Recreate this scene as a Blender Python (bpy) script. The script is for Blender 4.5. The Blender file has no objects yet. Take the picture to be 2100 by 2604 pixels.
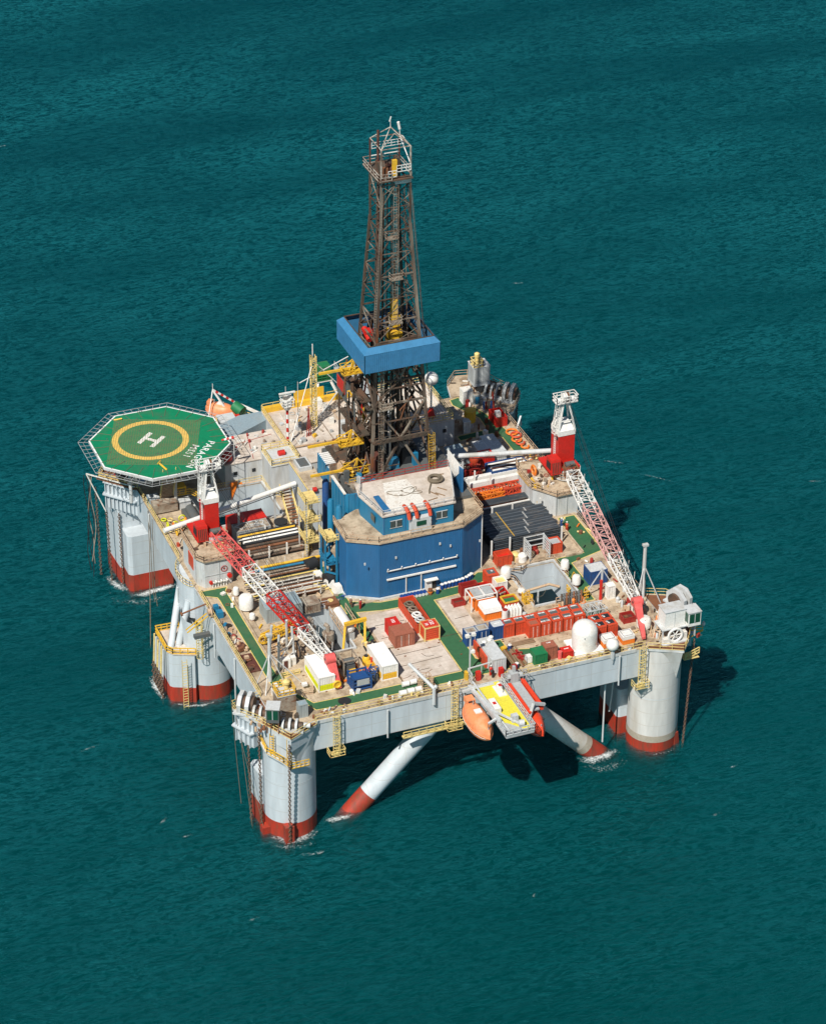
import bpy, math, random
from mathutils import Vector, Matrix
random.seed(7)
S = bpy.context.scene
COL = S.collection
# ------------------------------------------------------------------ camera, sky, sun, exposure
cam_d = bpy.data.cameras.new('camera'); cam = bpy.data.objects.new('camera', cam_d); COL.objects.link(cam); S.camera = cam
yaw, pit, rol, fpx = 0.378, 0.561, 0.007, 7384.0
fw = Vector((math.sin(yaw)*math.cos(pit), math.cos(yaw)*math.cos(pit), -math.sin(pit)))
rt = Vector((math.cos(yaw), -math.sin(yaw), 0)); up = rt.cross(fw)
r2 = rt*math.cos(rol)+up*math.sin(rol); u2 = -rt*math.sin(rol)+up*math.cos(rol)
mw = Matrix((r2, u2, -fw)).transposed().to_4x4(); mw.translation = (-111.76, -330.522, 274.612)
cam.matrix_world = mw
cam_d.sensor_fit = 'HORIZONTAL'; cam_d.sensor_width = 36; cam_d.lens = fpx/2100*36
cam_d.clip_start = 1; cam_d.clip_end = 20000
S.render.resolution_x = 825; S.render.resolution_y = 1024
W = bpy.data.worlds.new('World'); S.world = W; W.use_nodes = True
nt = W.node_tree; bg = nt.nodes['Background']; sky = nt.nodes.new('ShaderNodeTexSky')
sky.sky_type = 'NISHITA'; sky.sun_disc = False; sky.sun_elevation = math.radians(50); sky.sun_rotation = math.radians(-133)
sky.air_density = 1.0; sky.dust_density = 0.6; sky.ozone_density = 1.5
nt.links.new(sky.outputs[0], bg.inputs[0]); bg.inputs[1].default_value = 0.05
sd = bpy.data.lights.new('sun', 'SUN'); sun = bpy.data.objects.new('sun', sd); COL.objects.link(sun)
sd.energy = 5.0; sd.angle = math.radians(0.5); sd.color = (1.0, 0.955, 0.88)
sun.rotation_euler = Vector((0.469, 0.434, -0.769)).to_track_quat('-Z', 'Y').to_euler(); sun.location = (-60, -60, 150)
S.view_settings.view_transform = 'Standard'; S.view_settings.look = 'None'; S.view_settings.gamma = 1; S.view_settings.exposure = 0.12
S.view_settings.use_curve_mapping = False

# ------------------------------------------------------------------ materials
MATS = {}
def mat(name, col, rough=.55, metal=0., dirt=.35, dc=(.16, .11, .07), sc=.6, rust=0., streak=False, bump=0., wave=None, th=.5, seam=None):
    if name in MATS: return MATS[name]
    m = bpy.data.materials.new(name); m.use_nodes = True; n = m.node_tree.nodes; l = m.node_tree.links
    b = n['Principled BSDF']; b.inputs['Roughness'].default_value = rough; b.inputs['Metallic'].default_value = metal
    tc = n.new('ShaderNodeTexCoord'); mp = n.new('ShaderNodeMapping'); l.new(tc.outputs['Object'], mp.inputs[0])
    if streak: mp.inputs['Scale'].default_value = (1, 1, .18)
    oi = n.new('ShaderNodeObjectInfo'); ad = n.new('ShaderNodeVectorMath'); ad.operation = 'MULTIPLY_ADD'
    l.new(oi.outputs['Random'], ad.inputs[0]); ad.inputs[1].default_value = (37, 53, 11); l.new(mp.outputs[0], ad.inputs[2])
    def noise(s, det=5, r=.6):
        t = n.new('ShaderNodeTexNoise'); t.inputs['Scale'].default_value = s; t.inputs['Detail'].default_value = det; t.inputs['Roughness'].default_value = r
        l.new(ad.outputs[0], t.inputs['Vector']); return t
    def ramp(src, a, b_, lo=0, hi=1):
        r = n.new('ShaderNodeMapRange'); r.inputs[1].default_value = a; r.inputs[2].default_value = b_; r.inputs[3].default_value = lo; r.inputs[4].default_value = hi
        l.new(src, r.inputs[0]); return r.outputs[0]
    def mix(f, c1, c2):
        x = n.new('ShaderNodeMix'); x.data_type = 'RGBA'
        if isinstance(f, float): x.inputs[0].default_value = f
        else: l.new(f, x.inputs[0])
        for i, c in ((6, c1), (7, c2)):
            if isinstance(c, tuple): x.inputs[i].default_value = (*c[:3], 1)
            else: l.new(c, x.inputs[i])
        return x.outputs[2]
    n1 = noise(sc); n2 = noise(sc*5)
    c0 = mix(ramp(n2.outputs[0], .3, .7), tuple(c*.86 for c in col), tuple(min(1, c*1.1) for c in col))
    c1 = mix(ramp(n1.outputs[0], th, th+.22, 0, dirt), c0, dc)
    if rust:
        n3 = noise(sc*3.1, 8, .7); c1 = mix(ramp(n3.outputs[0], .66-.2*rust, .72-.15*rust), c1, (.19, .065, .025))
    if seam:                                          # welded plate joints: thin darker lines on a grid
        sp = n.new('ShaderNodeSeparateXYZ'); l.new(tc.outputs['Object'], sp.inputs[0]); acc = None
        for i, s_ in enumerate(seam):
            if not s_: continue
            d = n.new('ShaderNodeMath'); d.operation = 'DIVIDE'; l.new(sp.outputs[i], d.inputs[0]); d.inputs[1].default_value = s_
            f = n.new('ShaderNodeMath'); f.operation = 'FRACT'; l.new(d.outputs[0], f.inputs[0]); t_ = n.new('ShaderNodeMath'); t_.operation = 'LESS_THAN'; l.new(f.outputs[0], t_.inputs[0]); t_.inputs[1].default_value = .09/s_
            if acc: x_ = n.new('ShaderNodeMath'); x_.operation = 'MAXIMUM'; l.new(acc, x_.inputs[0]); l.new(t_.outputs[0], x_.inputs[1]); acc = x_.outputs[0]
            else: acc = t_.outputs[0]
        k_ = n.new('ShaderNodeMath'); k_.operation = 'MULTIPLY'; l.new(acc, k_.inputs[0]); l.new(ramp(n2.outputs[0], .3, .65, .1, .5), k_.inputs[1]); c1 = mix(k_.outputs[0], c1, dc)
    l.new(c1, b.inputs['Base Color'])
    if bump or wave:
        bp = n.new('ShaderNodeBump'); bp.inputs['Strength'].default_value = bump or .6; bp.inputs['Distance'].default_value = .05
        if wave:
            wv = n.new('ShaderNodeTexWave'); wv.bands_direction = wave[0]; wv.inputs['Scale'].default_value = wave[1]; l.new(tc.outputs['Object'], wv.inputs['Vector']); l.new(wv.outputs['Fac'], bp.inputs['Height'])
        else: l.new(n2.outputs[0], bp.inputs['Height'])
        l.new(bp.outputs[0], b.inputs['Normal'])
    MATS[name] = m; return m
M = lambda k: MATS[k]
mat('hull_grey', (.52, .57, .60), .5, dirt=.18, dc=(.36, .32, .26), sc=.14, streak=True, rust=.03, seam=(6,0,2.4))
mat('hull_worn', (.60, .59, .56), .6, dirt=.8, dc=(.40, .33, .24), sc=.2, streak=True, rust=.04, th=.5, seam=(0,0,2.4))
mat('antifoul', (.42, .035, .015), .6, dirt=.85, dc=(.14, .05, .03), sc=.6, rust=.5, streak=True, th=.45)
mat('deck_beige', (.50, .40, .28), .85, dirt=.95, dc=(.22, .16, .10), sc=.45, rust=.4, bump=.2, th=.45, seam=(6.2,2.4,0))
mat('deck_pale', (.60, .53, .46), .8, dirt=.7, dc=(.36, .29, .22), sc=.3, rust=.2, th=.45, seam=(4.1,1.5,0))
mat('deck_green', (.03, .12, .05), .75, dirt=.5, dc=(.09, .13, .06), sc=.3)
mat('line_yellow', (.72, .55, .16), .7, dirt=.4, sc=1.5)
mat('heli_green', (0.0, .20, .085), .6, dirt=.6, dc=(.05, .13, .07), sc=.35, th=.48)
mat('white', (.78, .77, .73), .45, dirt=.45, dc=(.55, .48, .38), sc=.8)
mat('white_rusty', (.74, .72, .66), .5, dirt=.4, dc=(.42, .30, .18), sc=1., rust=.45)
mat('white_paint', (.82, .82, .80), .7, dirt=.25, dc=(.5, .5, .45), sc=1.)
mat('grey', (.40, .42, .42), .6, dirt=.4, dc=(.2, .17, .13), sc=.5, rust=.2, streak=True)
mat('light_grey', (.54, .56, .56), .55, dirt=.55, dc=(.33, .28, .2), sc=.5, rust=.12, streak=True)
mat('dark_grey', (.10, .11, .11), .6, dirt=.4, sc=1.)
mat('black', (.02, .022, .025), .5, dirt=.3, dc=(.06, .05, .045), sc=1.)
mat('pipe_black', (.035, .045, .055), .4, dirt=.7, dc=(.15, .13, .11), sc=.35, th=.5)
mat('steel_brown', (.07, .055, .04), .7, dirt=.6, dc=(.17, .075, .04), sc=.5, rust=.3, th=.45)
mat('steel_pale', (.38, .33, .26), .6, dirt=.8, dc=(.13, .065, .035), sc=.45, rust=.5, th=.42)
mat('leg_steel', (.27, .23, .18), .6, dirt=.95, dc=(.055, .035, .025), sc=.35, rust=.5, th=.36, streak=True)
mat('pipe_grey', (.085, .10, .115), .45, dirt=.6, dc=(.12,.08,.05), sc=.6)
mat('rust', (.20, .08, .035), .8, dirt=.6, dc=(.09, .05, .035), sc=.8)
mat('windbox_blue', (.045, .20, .38), .5, dirt=.2, dc=(.05, .16, .3), sc=.2)
mat('wall_blue', (.02, .135, .31), .5, dirt=.3, dc=(.05, .12, .24), sc=.25, streak=True)
mat('house_blue', (.015, .18, .33), .5, dirt=.3, dc=(.07, .13, .2), sc=.5, rust=.1, streak=True)
mat('blue', (.015, .07, .22), .5, dirt=.4, dc=(.06, .06, .08), sc=.8, rust=.15)
mat('drum_blue', (.01, .05, .22), .35, dirt=.15, sc=1.)
mat('red', (.55, .02, .012), .5, dirt=.5, dc=(.3, .03, .02), sc=.7)
mat('red_orange', (.58, .07, .025), .55, dirt=.7, dc=(.32, .07, .04), sc=.8, rust=.2)
mat('red_dark', (.32, .02, .015), .6, dirt=.4, sc=.8, rust=.2)
mat('orange', (.80, .20, .02), .5, dirt=.25, sc=.8)
mat('lifeboat_orange', (.80, .27, .11), .45, dirt=.6, dc=(.78, .42, .26), sc=.5)
mat('boat_red', (.72, .06, .02), .4, dirt=.1, sc=.6)
mat('brown_cont', (.34, .11, .065), .65, dirt=.5, dc=(.18, .09, .05), sc=.8, rust=.3)
mat('faded_pink', (.66, .36, .33), .6, dirt=.6, dc=(.55,.42,.38), sc=.6, rust=.2)
mat('stain', (.38, .33, .26), .7, dirt=.6, dc=(.5,.45,.38), sc=1.)
mat('crown_paint', (.55, .50, .43), .6, dirt=.9, dc=(.12,.07,.04), sc=.7, rust=.5, th=.42)
mat('pink_red', (.70, .11, .10), .5, dirt=.4, dc=(.62, .24, .2), sc=.6)
mat('yellow', (.74, .44, .03), .5, dirt=.6, dc=(.38, .22, .07), sc=1., rust=.12)
mat('rail_yellow', (.74, .58, .22), .55, dirt=.5, dc=(.40, .20, .10), sc=1.2, rust=.3)
mat('rail_rust', (.55, .40, .26), .6, dirt=.7, dc=(.30, .12, .06), sc=1.5, rust=.4)
mat('ring_paint', (.85, .55, .12), .6, dirt=.35, dc=(.8,.45,.15), sc=.5)
mat('lime', (.62, .66, .01), .5, dirt=.1, sc=1.)
mat('deck_yellow', (.70, .62, .05), .75, dirt=.25, dc=(.5, .42, .08), sc=.6)
mat('green', (.01, .17, .06), .6, dirt=.3, sc=.8)
mat('dark_red_in', (.10, .03, .02), .8, dirt=.5, sc=1.)
mat('window', (.05, .07, .07), .15, dirt=.3, dc=(.2, .17, .11), sc=2.)
mat('window_green', (.01, .07, .04), .1, dirt=.1, sc=2.)
mat('rope', (.16, .13, .09), .9, dirt=.5, sc=2.)
mat('chain', (.12, .075, .05), .8, dirt=.6, dc=(.05, .03, .02), sc=2.)
mat('green_dark_wall', (.10, .16, .12), .6, dirt=.4, dc=(.05, .07, .05), sc=.4)
mat('net', (.22, .20, .09), .9, dirt=.3, sc=1.5)
mat('cont_grey', (.33, .37, .37), .55, dirt=.4, dc=(.2, .17, .12), sc=.6, rust=.15, streak=True)
mat('cont_bluegrey', (.26, .34, .38), .5, dirt=.3, dc=(.3, .3, .28), sc=.6, rust=.1)
mat('wood', (.26, .17, .10), .9, dirt=.5, dc=(.12, .07, .04), sc=1.5)

# ------------------------------------------------------------------ mesh builder
class MB:
    def __init__(s): s.v = []; s.f = []; s.sm = []
    def add(s, vs, fs, smooth=False):
        o = len(s.v); s.v += [tuple(v) for v in vs]; s.f += [tuple(i+o for i in f) for f in fs]; s.sm += [smooth]*len(fs); return s
    def box(s, x0, x1, y0, y1, z0, z1):
        return s.add([(x0,y0,z0),(x1,y0,z0),(x1,y1,z0),(x0,y1,z0),(x0,y0,z1),(x1,y0,z1),(x1,y1,z1),(x0,y1,z1)],
                     [(3,2,1,0),(4,5,6,7),(0,1,5,4),(1,2,6,5),(2,3,7,6),(3,0,4,7)])
    def obox(s, c, sx, sy, sz, rz=0):
        a = math.cos(rz); b = math.sin(rz); V = []
        for z in (0, sz):
            for x, y in ((-sx/2,-sy/2),(sx/2,-sy/2),(sx/2,sy/2),(-sx/2,sy/2)): V.append((c[0]+x*a-y*b, c[1]+x*b+y*a, c[2]+z))
        return s.add(V, [(3,2,1,0),(4,5,6,7),(0,1,5,4),(1,2,6,5),(2,3,7,6),(3,0,4,7)])
    def prism(s, P, z0, z1, P2=None, caps=True):
        n = len(P); P2 = P2 or P
        V = [(x, y, z0) for x, y in P]+[(x, y, z1) for x, y in P2]
        F = [(i, (i+1) % n, n+(i+1) % n, n+i) for i in range(n)]
        if caps: F += [tuple(range(n-1, -1, -1)), tuple(range(n, 2*n))]
        return s.add(V, F)
    def sheet(s, P, z): return s.add([(x, y, z) for x, y in P], [tuple(range(len(P)))])
    def quad(s, *P): return s.add(P, [tuple(range(len(P)))])
    def cyl(s, p, q, r, n=12, r2=None, caps=True, smooth=True):
        p = Vector(p); q = Vector(q); d = (q-p)
        if d.length < 1e-6: return s
        d.normalize(); a = Vector((0,0,1)) if abs(d.z) < .95 else Vector((1,0,0)); u = d.cross(a).normalized(); w = d.cross(u); r2 = r if r2 is None else r2
        V = []
        for c, rr in ((p, r), (q, r2)):
            for i in range(n):
                t = 2*math.pi*(i+.5)/n; V.append(c+(u*math.cos(t)+w*math.sin(t))*rr)
        F = [(i, n+i, n+(i+1) % n, (i+1) % n) for i in range(n)]
        s.add(V, F, smooth and n > 5)
        if caps: s.add(V, [tuple(range(n)), tuple(range(2*n-1, n-1, -1))])
        return s
    def bar(s, p, q, w=.1): return s.cyl(p, q, w*.5*1.414, 4, smooth=False)
    def path(s, P, r=.05, n=4, closed=False):
        P = list(P)+([P[0]] if closed else [])
        for a, b in zip(P, P[1:]): s.cyl(a, b, r, n)
        return s
    def lathe(s, prof, c=(0,0,0), n=20, axis='z', smooth=True, cap=True):
        V = []; m = len(prof)
        for i in range(n):
            t = 2*math.pi*i/n
            for r, h in prof:
                x, y = r*math.cos(t), r*math.sin(t)
                V.append((c[0]+x, c[1]+y, c[2]+h) if axis == 'z' else ((c[0]+h, c[1]+x, c[2]+y) if axis == 'x' else (c[0]-x, c[1]+h, c[2]+y)))
        F = []
        for i in range(n):
            j = (i+1) % n
            for k in range(m-1): F.append((i*m+k, j*m+k, j*m+k+1, i*m+k+1))
        s.add(V, F, smooth)
        if cap:
            if prof[0][0] > 1e-4: s.add([V[i*m] for i in range(n)], [tuple(range(n-1, -1, -1))])
            if prof[-1][0] > 1e-4: s.add([V[i*m+m-1] for i in range(n)], [tuple(range(n))])
        return s
    def sph(s, c, r, n=16, m=8, sz=1.):
        return s.lathe([(max(1e-5, r*math.sin(math.pi*k/m)), -r*sz*math.cos(math.pi*k/m)) for k in range(m+1)], c, n, cap=False)
    def torus(s, c, R, r, n=20, k=6, axis='z', a0=0, a1=2*math.pi):
        full = abs(a1-a0-2*math.pi) < 1e-3; V = []; N = n if full else n+1
        for i in range(N):
            t = a0+(a1-a0)*i/n
            for j in range(k):
                u = 2*math.pi*j/k; x = (R+r*math.cos(u))*math.cos(t); y = (R+r*math.cos(u))*math.sin(t); z = r*math.sin(u)
                V.append((c[0]+x, c[1]+y, c[2]+z) if axis == 'z' else ((c[0]+z, c[1]+x, c[2]+y) if axis == 'x' else (c[0]+x, c[1]+z, c[2]+y)))
        F = [(i*k+j, ((i+1) % N)*k+j, ((i+1) % N)*k+(j+1) % k, i*k+(j+1) % k) for i in range(n) for j in range(k)]
        return s.add(V, F, True)
    def rail(s, P, h=1.1, step=2., w=.07, closed=False, toe=True):
        P = [Vector(p) for p in P]
        if closed: P.append(P[0])
        for a, b in zip(P, P[1:]):
            L = (b-a).length; n = max(1, round(L/step))
            for zz in ((h, h*.55) + ((.08,) if toe else ())): s.bar(a+Vector((0,0,zz)), b+Vector((0,0,zz)), w)
            for i in range(n+1): c = a+(b-a)*i/n; s.bar(c, c+Vector((0,0,h)), w)
        return s
    def ladder(s, p, q, w=.5, side=(1,0,0), step=.45, r=.05, cage=None):
        p = Vector(p); q = Vector(q); e = Vector(side)*w/2; n = max(2, int((q-p).length/step))
        s.bar(p-e, q-e, r); s.bar(p+e, q+e, r)
        for i in range(1, n): c = p+(q-p)*i/n; s.bar(c-e, c+e, r*.8)
        if cage:
            o = Vector(cage); k = max(2, int((q-p).length/1.2)); H = []
            for i in range(k+1):
                c = p+(q-p)*i/k; ring = [c-e, c-e*1.4+o*.5, c-e*.7+o, c+e*.7+o, c+e*1.4+o*.5, c+e]; H.append(ring); s.path(ring, r*.5)
            for a, b in zip(H, H[1:]):
                for j in (1, 2, 3, 4): s.bar(a[j], b[j], r*.7)
        return s
    def lattice(s, p, q, a0, a1, up=(0,0,1), n=10, ch=.12, br=.07, faces=4):
        p = Vector(p); q = Vector(q); d = (q-p).normalized(); u = Vector(up); u = (u-d*u.dot(d)).normalized(); w = d.cross(u)
        R = []
        for i in range(n+1):
            t = i/n; c = p+(q-p)*t; hw = (a0[0]*(1-t)+a1[0]*t)/2; hh = (a0[1]*(1-t)+a1[1]*t)/2
            R.append([c+w*sx*hw+u*sy*hh for sx, sy in ((-1,-1),(1,-1),(1,1),(-1,1))])
        for a, b in zip(R, R[1:]):
            for k in range(4): s.bar(a[k], b[k], ch)
        for i, (a, b) in enumerate(zip(R, R[1:])):
            for k in range(4):
                j = (k+1) % 4; s.bar(a[k], a[j], br)
                s.bar(a[k] if i % 2 else a[j], b[j] if i % 2 else b[k], br)
        return s
    def corr(s, x0, x1, y0, y1, z0, z1, pitch=.5, dep=.09, horiz=False, sides='fblr'):
        """box with corrugated walls"""
        s.box(x0, x1, y0, y1, z0, z1)
        def strip(ax, c, a, b, sgn):
            if horiz:
                n = max(2, int((z1-z0)/pitch)); L = (z1-z0)/n
                for i in range(n):
                    zz = z0+i*L+L*.2; zt = zz+L*.6
                    if ax == 'y': s.box(a+.08, b-.08, min(c, c+sgn*dep), max(c, c+sgn*dep), zz, zt)
                    else: s.box(min(c, c+sgn*dep), max(c, c+sgn*dep), a+.08, b-.08, zz, zt)
            else:
                n = max(2, int((b-a)/pitch)); L = (b-a)/n
                for i in range(n):
                    p0 = a+i*L+L*.22; p1 = p0+L*.56
                    if ax == 'y': s.box(p0, p1, min(c, c+sgn*dep), max(c, c+sgn*dep), z0+.1, z1-.1)
                    else: s.box(min(c, c+sgn*dep), max(c, c+sgn*dep), p0, p1, z0+.1, z1-.1)
        if 'f' in sides: strip('y', y0, x0, x1, -1)
        if 'b' in sides: strip('y', y1, x0, x1, 1)
        if 'l' in sides: strip('x', x0, y0, y1, -1)
        if 'r' in sides: strip('x', x1, y0, y1, 1)
        return s

OFF = {}
def _mesh(name, b, m, off):
    me = bpy.data.meshes.new(name); me.from_pydata([(x-off[0], y-off[1], z-off[2]) for x, y, z in b.v], [], b.f)
    me.polygons.foreach_set('use_smooth', b.sm); me.update()
    if any(b.sm):
        try: me.set_sharp_from_angle(angle=math.radians(40))
        except Exception: pass
    me.materials.append(M(m) if isinstance(m, str) else m); return me
def tag(o, label, cat, group=None, kind=None):
    if label: o['label'] = label
    if cat: o['category'] = cat
    if group: o['group'] = group
    if kind: o['kind'] = kind
    return o
def thing(name, label, cat, loc=(0,0,0), rz=0, group=None):
    o = bpy.data.objects.new(name, None); o.empty_display_size = .5; COL.objects.link(o); o.location = loc; o.rotation_euler = (0, 0, rz)
    OFF[o.name] = tuple(loc); return tag(o, label, cat, group)
def part(name, b, m, par, local=False, label=None):
    """b is in world coordinates unless local"""
    off = (0,0,0) if local else OFF[par.name]
    o = bpy.data.objects.new(name, _mesh(name, b, m, off)); COL.objects.link(o); o.parent = par; OFF[o.name] = off if not local else (0,0,0)
    if label: o['label'] = label
    return o
def solo(name, b, m, label, cat, group=None, base=None, kind=None):
    if base is None:
        xs = [v[0] for v in b.v]; ys = [v[1] for v in b.v]; zs = [v[2] for v in b.v]; base = ((min(xs)+max(xs))/2, (min(ys)+max(ys))/2, min(zs))
    o = bpy.data.objects.new(name, _mesh(name, b, m, base)); COL.objects.link(o); o.location = base; return tag(o, label, cat, group, kind)
def dup(o, loc=None, rz=None, label=None, group=None, par=None, swap=None):
    c = o.copy(); COL.objects.link(c); c.parent = par
    if loc is not None: c.location = loc
    if rz is not None: c.rotation_euler = (0, 0, rz)
    if label: c['label'] = label
    if group: c['group'] = group
    if swap and c.data and c.data.materials and c.data.materials[0].name in swap:
        c.data = c.data.copy(); c.data.materials[0] = M(swap[c.data.materials[0].name])
    for ch in o.children: dup(ch, par=c, swap=swap)
    return c
def text_b(txt, size, origin, xdir, updir=None, depth=.0, spacing=1., bold=.0):
    """text turned into flat mesh faces, laid out from origin along xdir"""
    cu = bpy.data.curves.new('t', 'FONT'); cu.body = txt; cu.size = size; cu.space_character = spacing; cu.extrude = depth; cu.offset = bold; cu.resolution_u = 2
    cu.align_x = 'CENTER'; cu.align_y = 'CENTER'
    o = bpy.data.objects.new('t', cu); COL.objects.link(o); dg = bpy.context.evaluated_depsgraph_get(); dg.update()
    me = bpy.data.meshes.new_from_object(o.evaluated_get(dg)); X = Vector(xdir).normalized(); U = Vector(updir).normalized()
    V = [tuple(Vector(origin)+X*v.co.x+U*v.co.y+X.cross(U)*v.co.z) for v in me.vertices]; F = [tuple(p.vertices) for p in me.polygons]
    bpy.data.objects.remove(o); bpy.data.curves.remove(cu); bpy.data.meshes.remove(me)
    b = MB(); b.add(V, F); return b
D = 19.66; R_ = math.radians
# ------------------------------------------------------------------ the sea
def sea_mat():
    m = bpy.data.materials.new('sea'); m.use_nodes = True; n = m.node_tree.nodes; l = m.node_tree.links; n.remove(n['Principled BSDF']); out = n['Material Output']
    tc = n.new('ShaderNodeTexCoord')
    def mapped(rot, sc):
        mp = n.new('ShaderNodeMapping'); mp.inputs['Rotation'].default_value = (0, 0, R_(rot)); mp.inputs['Scale'].default_value = sc; l.new(tc.outputs['Object'], mp.inputs[0]); return mp.outputs[0]
    def noise(v, s, det, r=.55, dist=0.):
        t = n.new('ShaderNodeTexNoise'); t.inputs['Scale'].default_value = s; t.inputs['Detail'].default_value = det; t.inputs['Roughness'].default_value = r; t.inputs['Distortion'].default_value = dist; l.new(v, t.inputs['Vector']); return t.outputs[0]
    def math_(op, a, c):
        t = n.new('ShaderNodeMath'); t.operation = op
        for i, x in enumerate((a, c)):
            if isinstance(x, (int, float)): t.inputs[i].default_value = x
            else: l.new(x, t.inputs[i])
        return t.outputs[0]
    sx = n.new('ShaderNodeSeparateXYZ'); l.new(tc.outputs['Object'], sx.inputs[0])
    wv = mapped(20, (.42, 1.0, 1)); wl = mapped(28, (.38, 1.0, 1))
    big = noise(wl, .045, 3, .5, .6); mid = noise(wv, .30, 6, .66, .6); fin = noise(mapped(16, (.30, 1.0, 1)), 1.15, 4, .62, .8)
    crest = math_('SUBTRACT', 1.0, math_('MULTIPLY', math_('ABSOLUTE', math_('SUBTRACT', fin, .5), 0), 7.5)); sml = noise(wv, .95, 4, .6, .4)
    rid = math_('SUBTRACT', 1.0, math_('MULTIPLY', math_('ABSOLUTE', math_('SUBTRACT', mid, .5), 0), 4.0))
    h = math_('ADD', math_('ADD', math_('MULTIPLY', big, 2.6), math_('ADD', math_('MULTIPLY', rid, .30), math_('MULTIPLY', crest, .09))), math_('MULTIPLY', sml, .36))
    bp = n.new('ShaderNodeBump'); bp.inputs['Strength'].default_value = 1.; bp.inputs['Distance'].default_value = 1.0; l.new(h, bp.inputs['Height'])
    gl = n.new('ShaderNodeBsdfGlossy'); gl.inputs['Roughness'].default_value = .22; l.new(bp.outputs[0], gl.inputs['Normal']); gl.inputs['Color'].default_value = (.12,.72,.9,1)
    df = n.new('ShaderNodeBsdfDiffuse'); l.new(bp.outputs[0], df.inputs['Normal'])
    mr = n.new('ShaderNodeMapRange'); l.new(crest, mr.inputs[0]); mr.inputs[1].default_value = .35; mr.inputs[2].default_value = 1.  # light scattered through wave crests, painted as paler teal
    pt = n.new('ShaderNodeMapRange'); l.new(noise(mapped(30, (.3, 1.0, 1)), .035, 4, .6), pt.inputs[0]); pt.inputs[1].default_value = .36; pt.inputs[2].default_value = .66; pt.inputs[3].default_value = .3
    mx = n.new('ShaderNodeMix'); mx.data_type = 'RGBA'; near_fade = n.new('ShaderNodeMapRange'); l.new(sx.outputs[1], near_fade.inputs[0]); near_fade.inputs[1].default_value = -110; near_fade.inputs[2].default_value = 130; near_fade.inputs[3].default_value = .22  # fades the painted crest light at low y, imitating the steeper view angle
    l.new(math_('MULTIPLY', near_fade.outputs[0], math_('MULTIPLY', mr.outputs[0], pt.outputs[0])), mx.inputs[0]); far = n.new('ShaderNodeMix'); far.data_type = 'RGBA'; fd = n.new('ShaderNodeMapRange'); l.new(sx.outputs[1], fd.inputs[0]); fd.inputs[1].default_value = -150; fd.inputs[2].default_value = 260; l.new(fd.outputs[0], far.inputs[0]); far.inputs[6].default_value = (.0,.16,.14,1); far.inputs[7].default_value = (.0,.0,.035,1); l.new(far.outputs[2], mx.inputs[6]); mx.inputs[7].default_value = (.05, .62, .72, 1); l.new(mx.outputs[2], df.inputs['Color'])
    tr = n.new('ShaderNodeBsdfTransparent'); ms = n.new('ShaderNodeMixShader'); ms.inputs[0].default_value = TRANS; l.new(df.outputs[0], ms.inputs[1]); l.new(tr.outputs[0], ms.inputs[2])
    fr = n.new('ShaderNodeFresnel'); fr.inputs['IOR'].default_value = 1.33; l.new(bp.outputs[0], fr.inputs['Normal']); m2 = n.new('ShaderNodeMixShader')
    l.new(math_('MULTIPLY', fr.outputs[0], .55), m2.inputs[0]); l.new(ms.outputs[0], m2.inputs[1]); l.new(gl.outputs[0], m2.inputs[2]); l.new(m2.outputs[0], out.inputs['Surface'])
    return m
TRANS = .84
MATS['sea'] = sea_mat()
sea = MB(); sea.sheet([(-7000,-7000),(7000,-7000),(7000,9000),(-7000,9000)], 0)
solo('sea', sea, 'sea', None, None, base=(0,0,0), kind='structure')
vm = bpy.data.materials.new('sea_depth'); vm.use_nodes = True; nn = vm.node_tree.nodes; nn.remove(nn['Principled BSDF']); pv = nn.new('ShaderNodeVolumePrincipled'); pv.inputs['Color'].default_value = (.0,.135,.158,1); pv.inputs['Density'].default_value = .55; pv.inputs['Anisotropy'].default_value = 0.; pv.inputs['Absorption Color'].default_value = (.0,.12,.12,1)
vm.node_tree.links.new(pv.outputs[0], nn['Material Output'].inputs['Volume']); MATS['sea_depth'] = vm
solo('sea_depth', MB().box(-6900,6900,-6900,8900,-30,-.02), 'sea_depth', None, None, base=(0,0,0), kind='structure')

# ------------------------------------------------------------------ the hull
HOLES = [(45.6,53.5,13.8,24.6), (9.3,15.2,13.2,25.2), (5.0,17.6,53.5,64.4)]
BLK = [(-2.5,63.0,-2.6,50.), (-2.5,64.8,50.,79.5)]
def cells(z0, z1, ins=0.):
    xs = sorted({a for h in HOLES+BLK for a in h[:2]}); ys = sorted({a for h in HOLES+BLK for a in h[2:]})
    def inside(x, y): return any(a < x < b and c < y < d for a, b, c, d in BLK) and not any(a < x < b and c < y < d for a, b, c, d in HOLES)
    m = MB(); nx, ny = len(xs)-1, len(ys)-1
    g = [[inside((xs[i]+xs[i+1])/2, (ys[j]+ys[j+1])/2) for j in range(ny)] for i in range(nx)]
    at = lambda i, j: 0 <= i < nx and 0 <= j < ny and g[i][j]
    for i in range(nx):
        for j in range(ny):
            if not g[i][j]: continue
            x0, x1, y0, y1 = xs[i], xs[i+1], ys[j], ys[j+1]
            m.quad((x0,y0,z1),(x1,y0,z1),(x1,y1,z1),(x0,y1,z1)); m.quad((x0,y1,z0),(x1,y1,z0),(x1,y0,z0),(x0,y0,z0))
            if not at(i, j-1): m.quad((x0,y0,z0),(x1,y0,z0),(x1,y0,z1),(x0,y0,z1))
            if not at(i, j+1): m.quad((x1,y1,z0),(x0,y1,z0),(x0,y1,z1),(x1,y1,z1))
            if not at(i-1, j): m.quad((x0,y1,z0),(x0,y0,z0),(x0,y0,z1),(x0,y1,z1))
            if not at(i+1, j): m.quad((x1,y0,z0),(x1,y1,z0),(x1,y1,z1),(x1,y0,z1))
    return m
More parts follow.
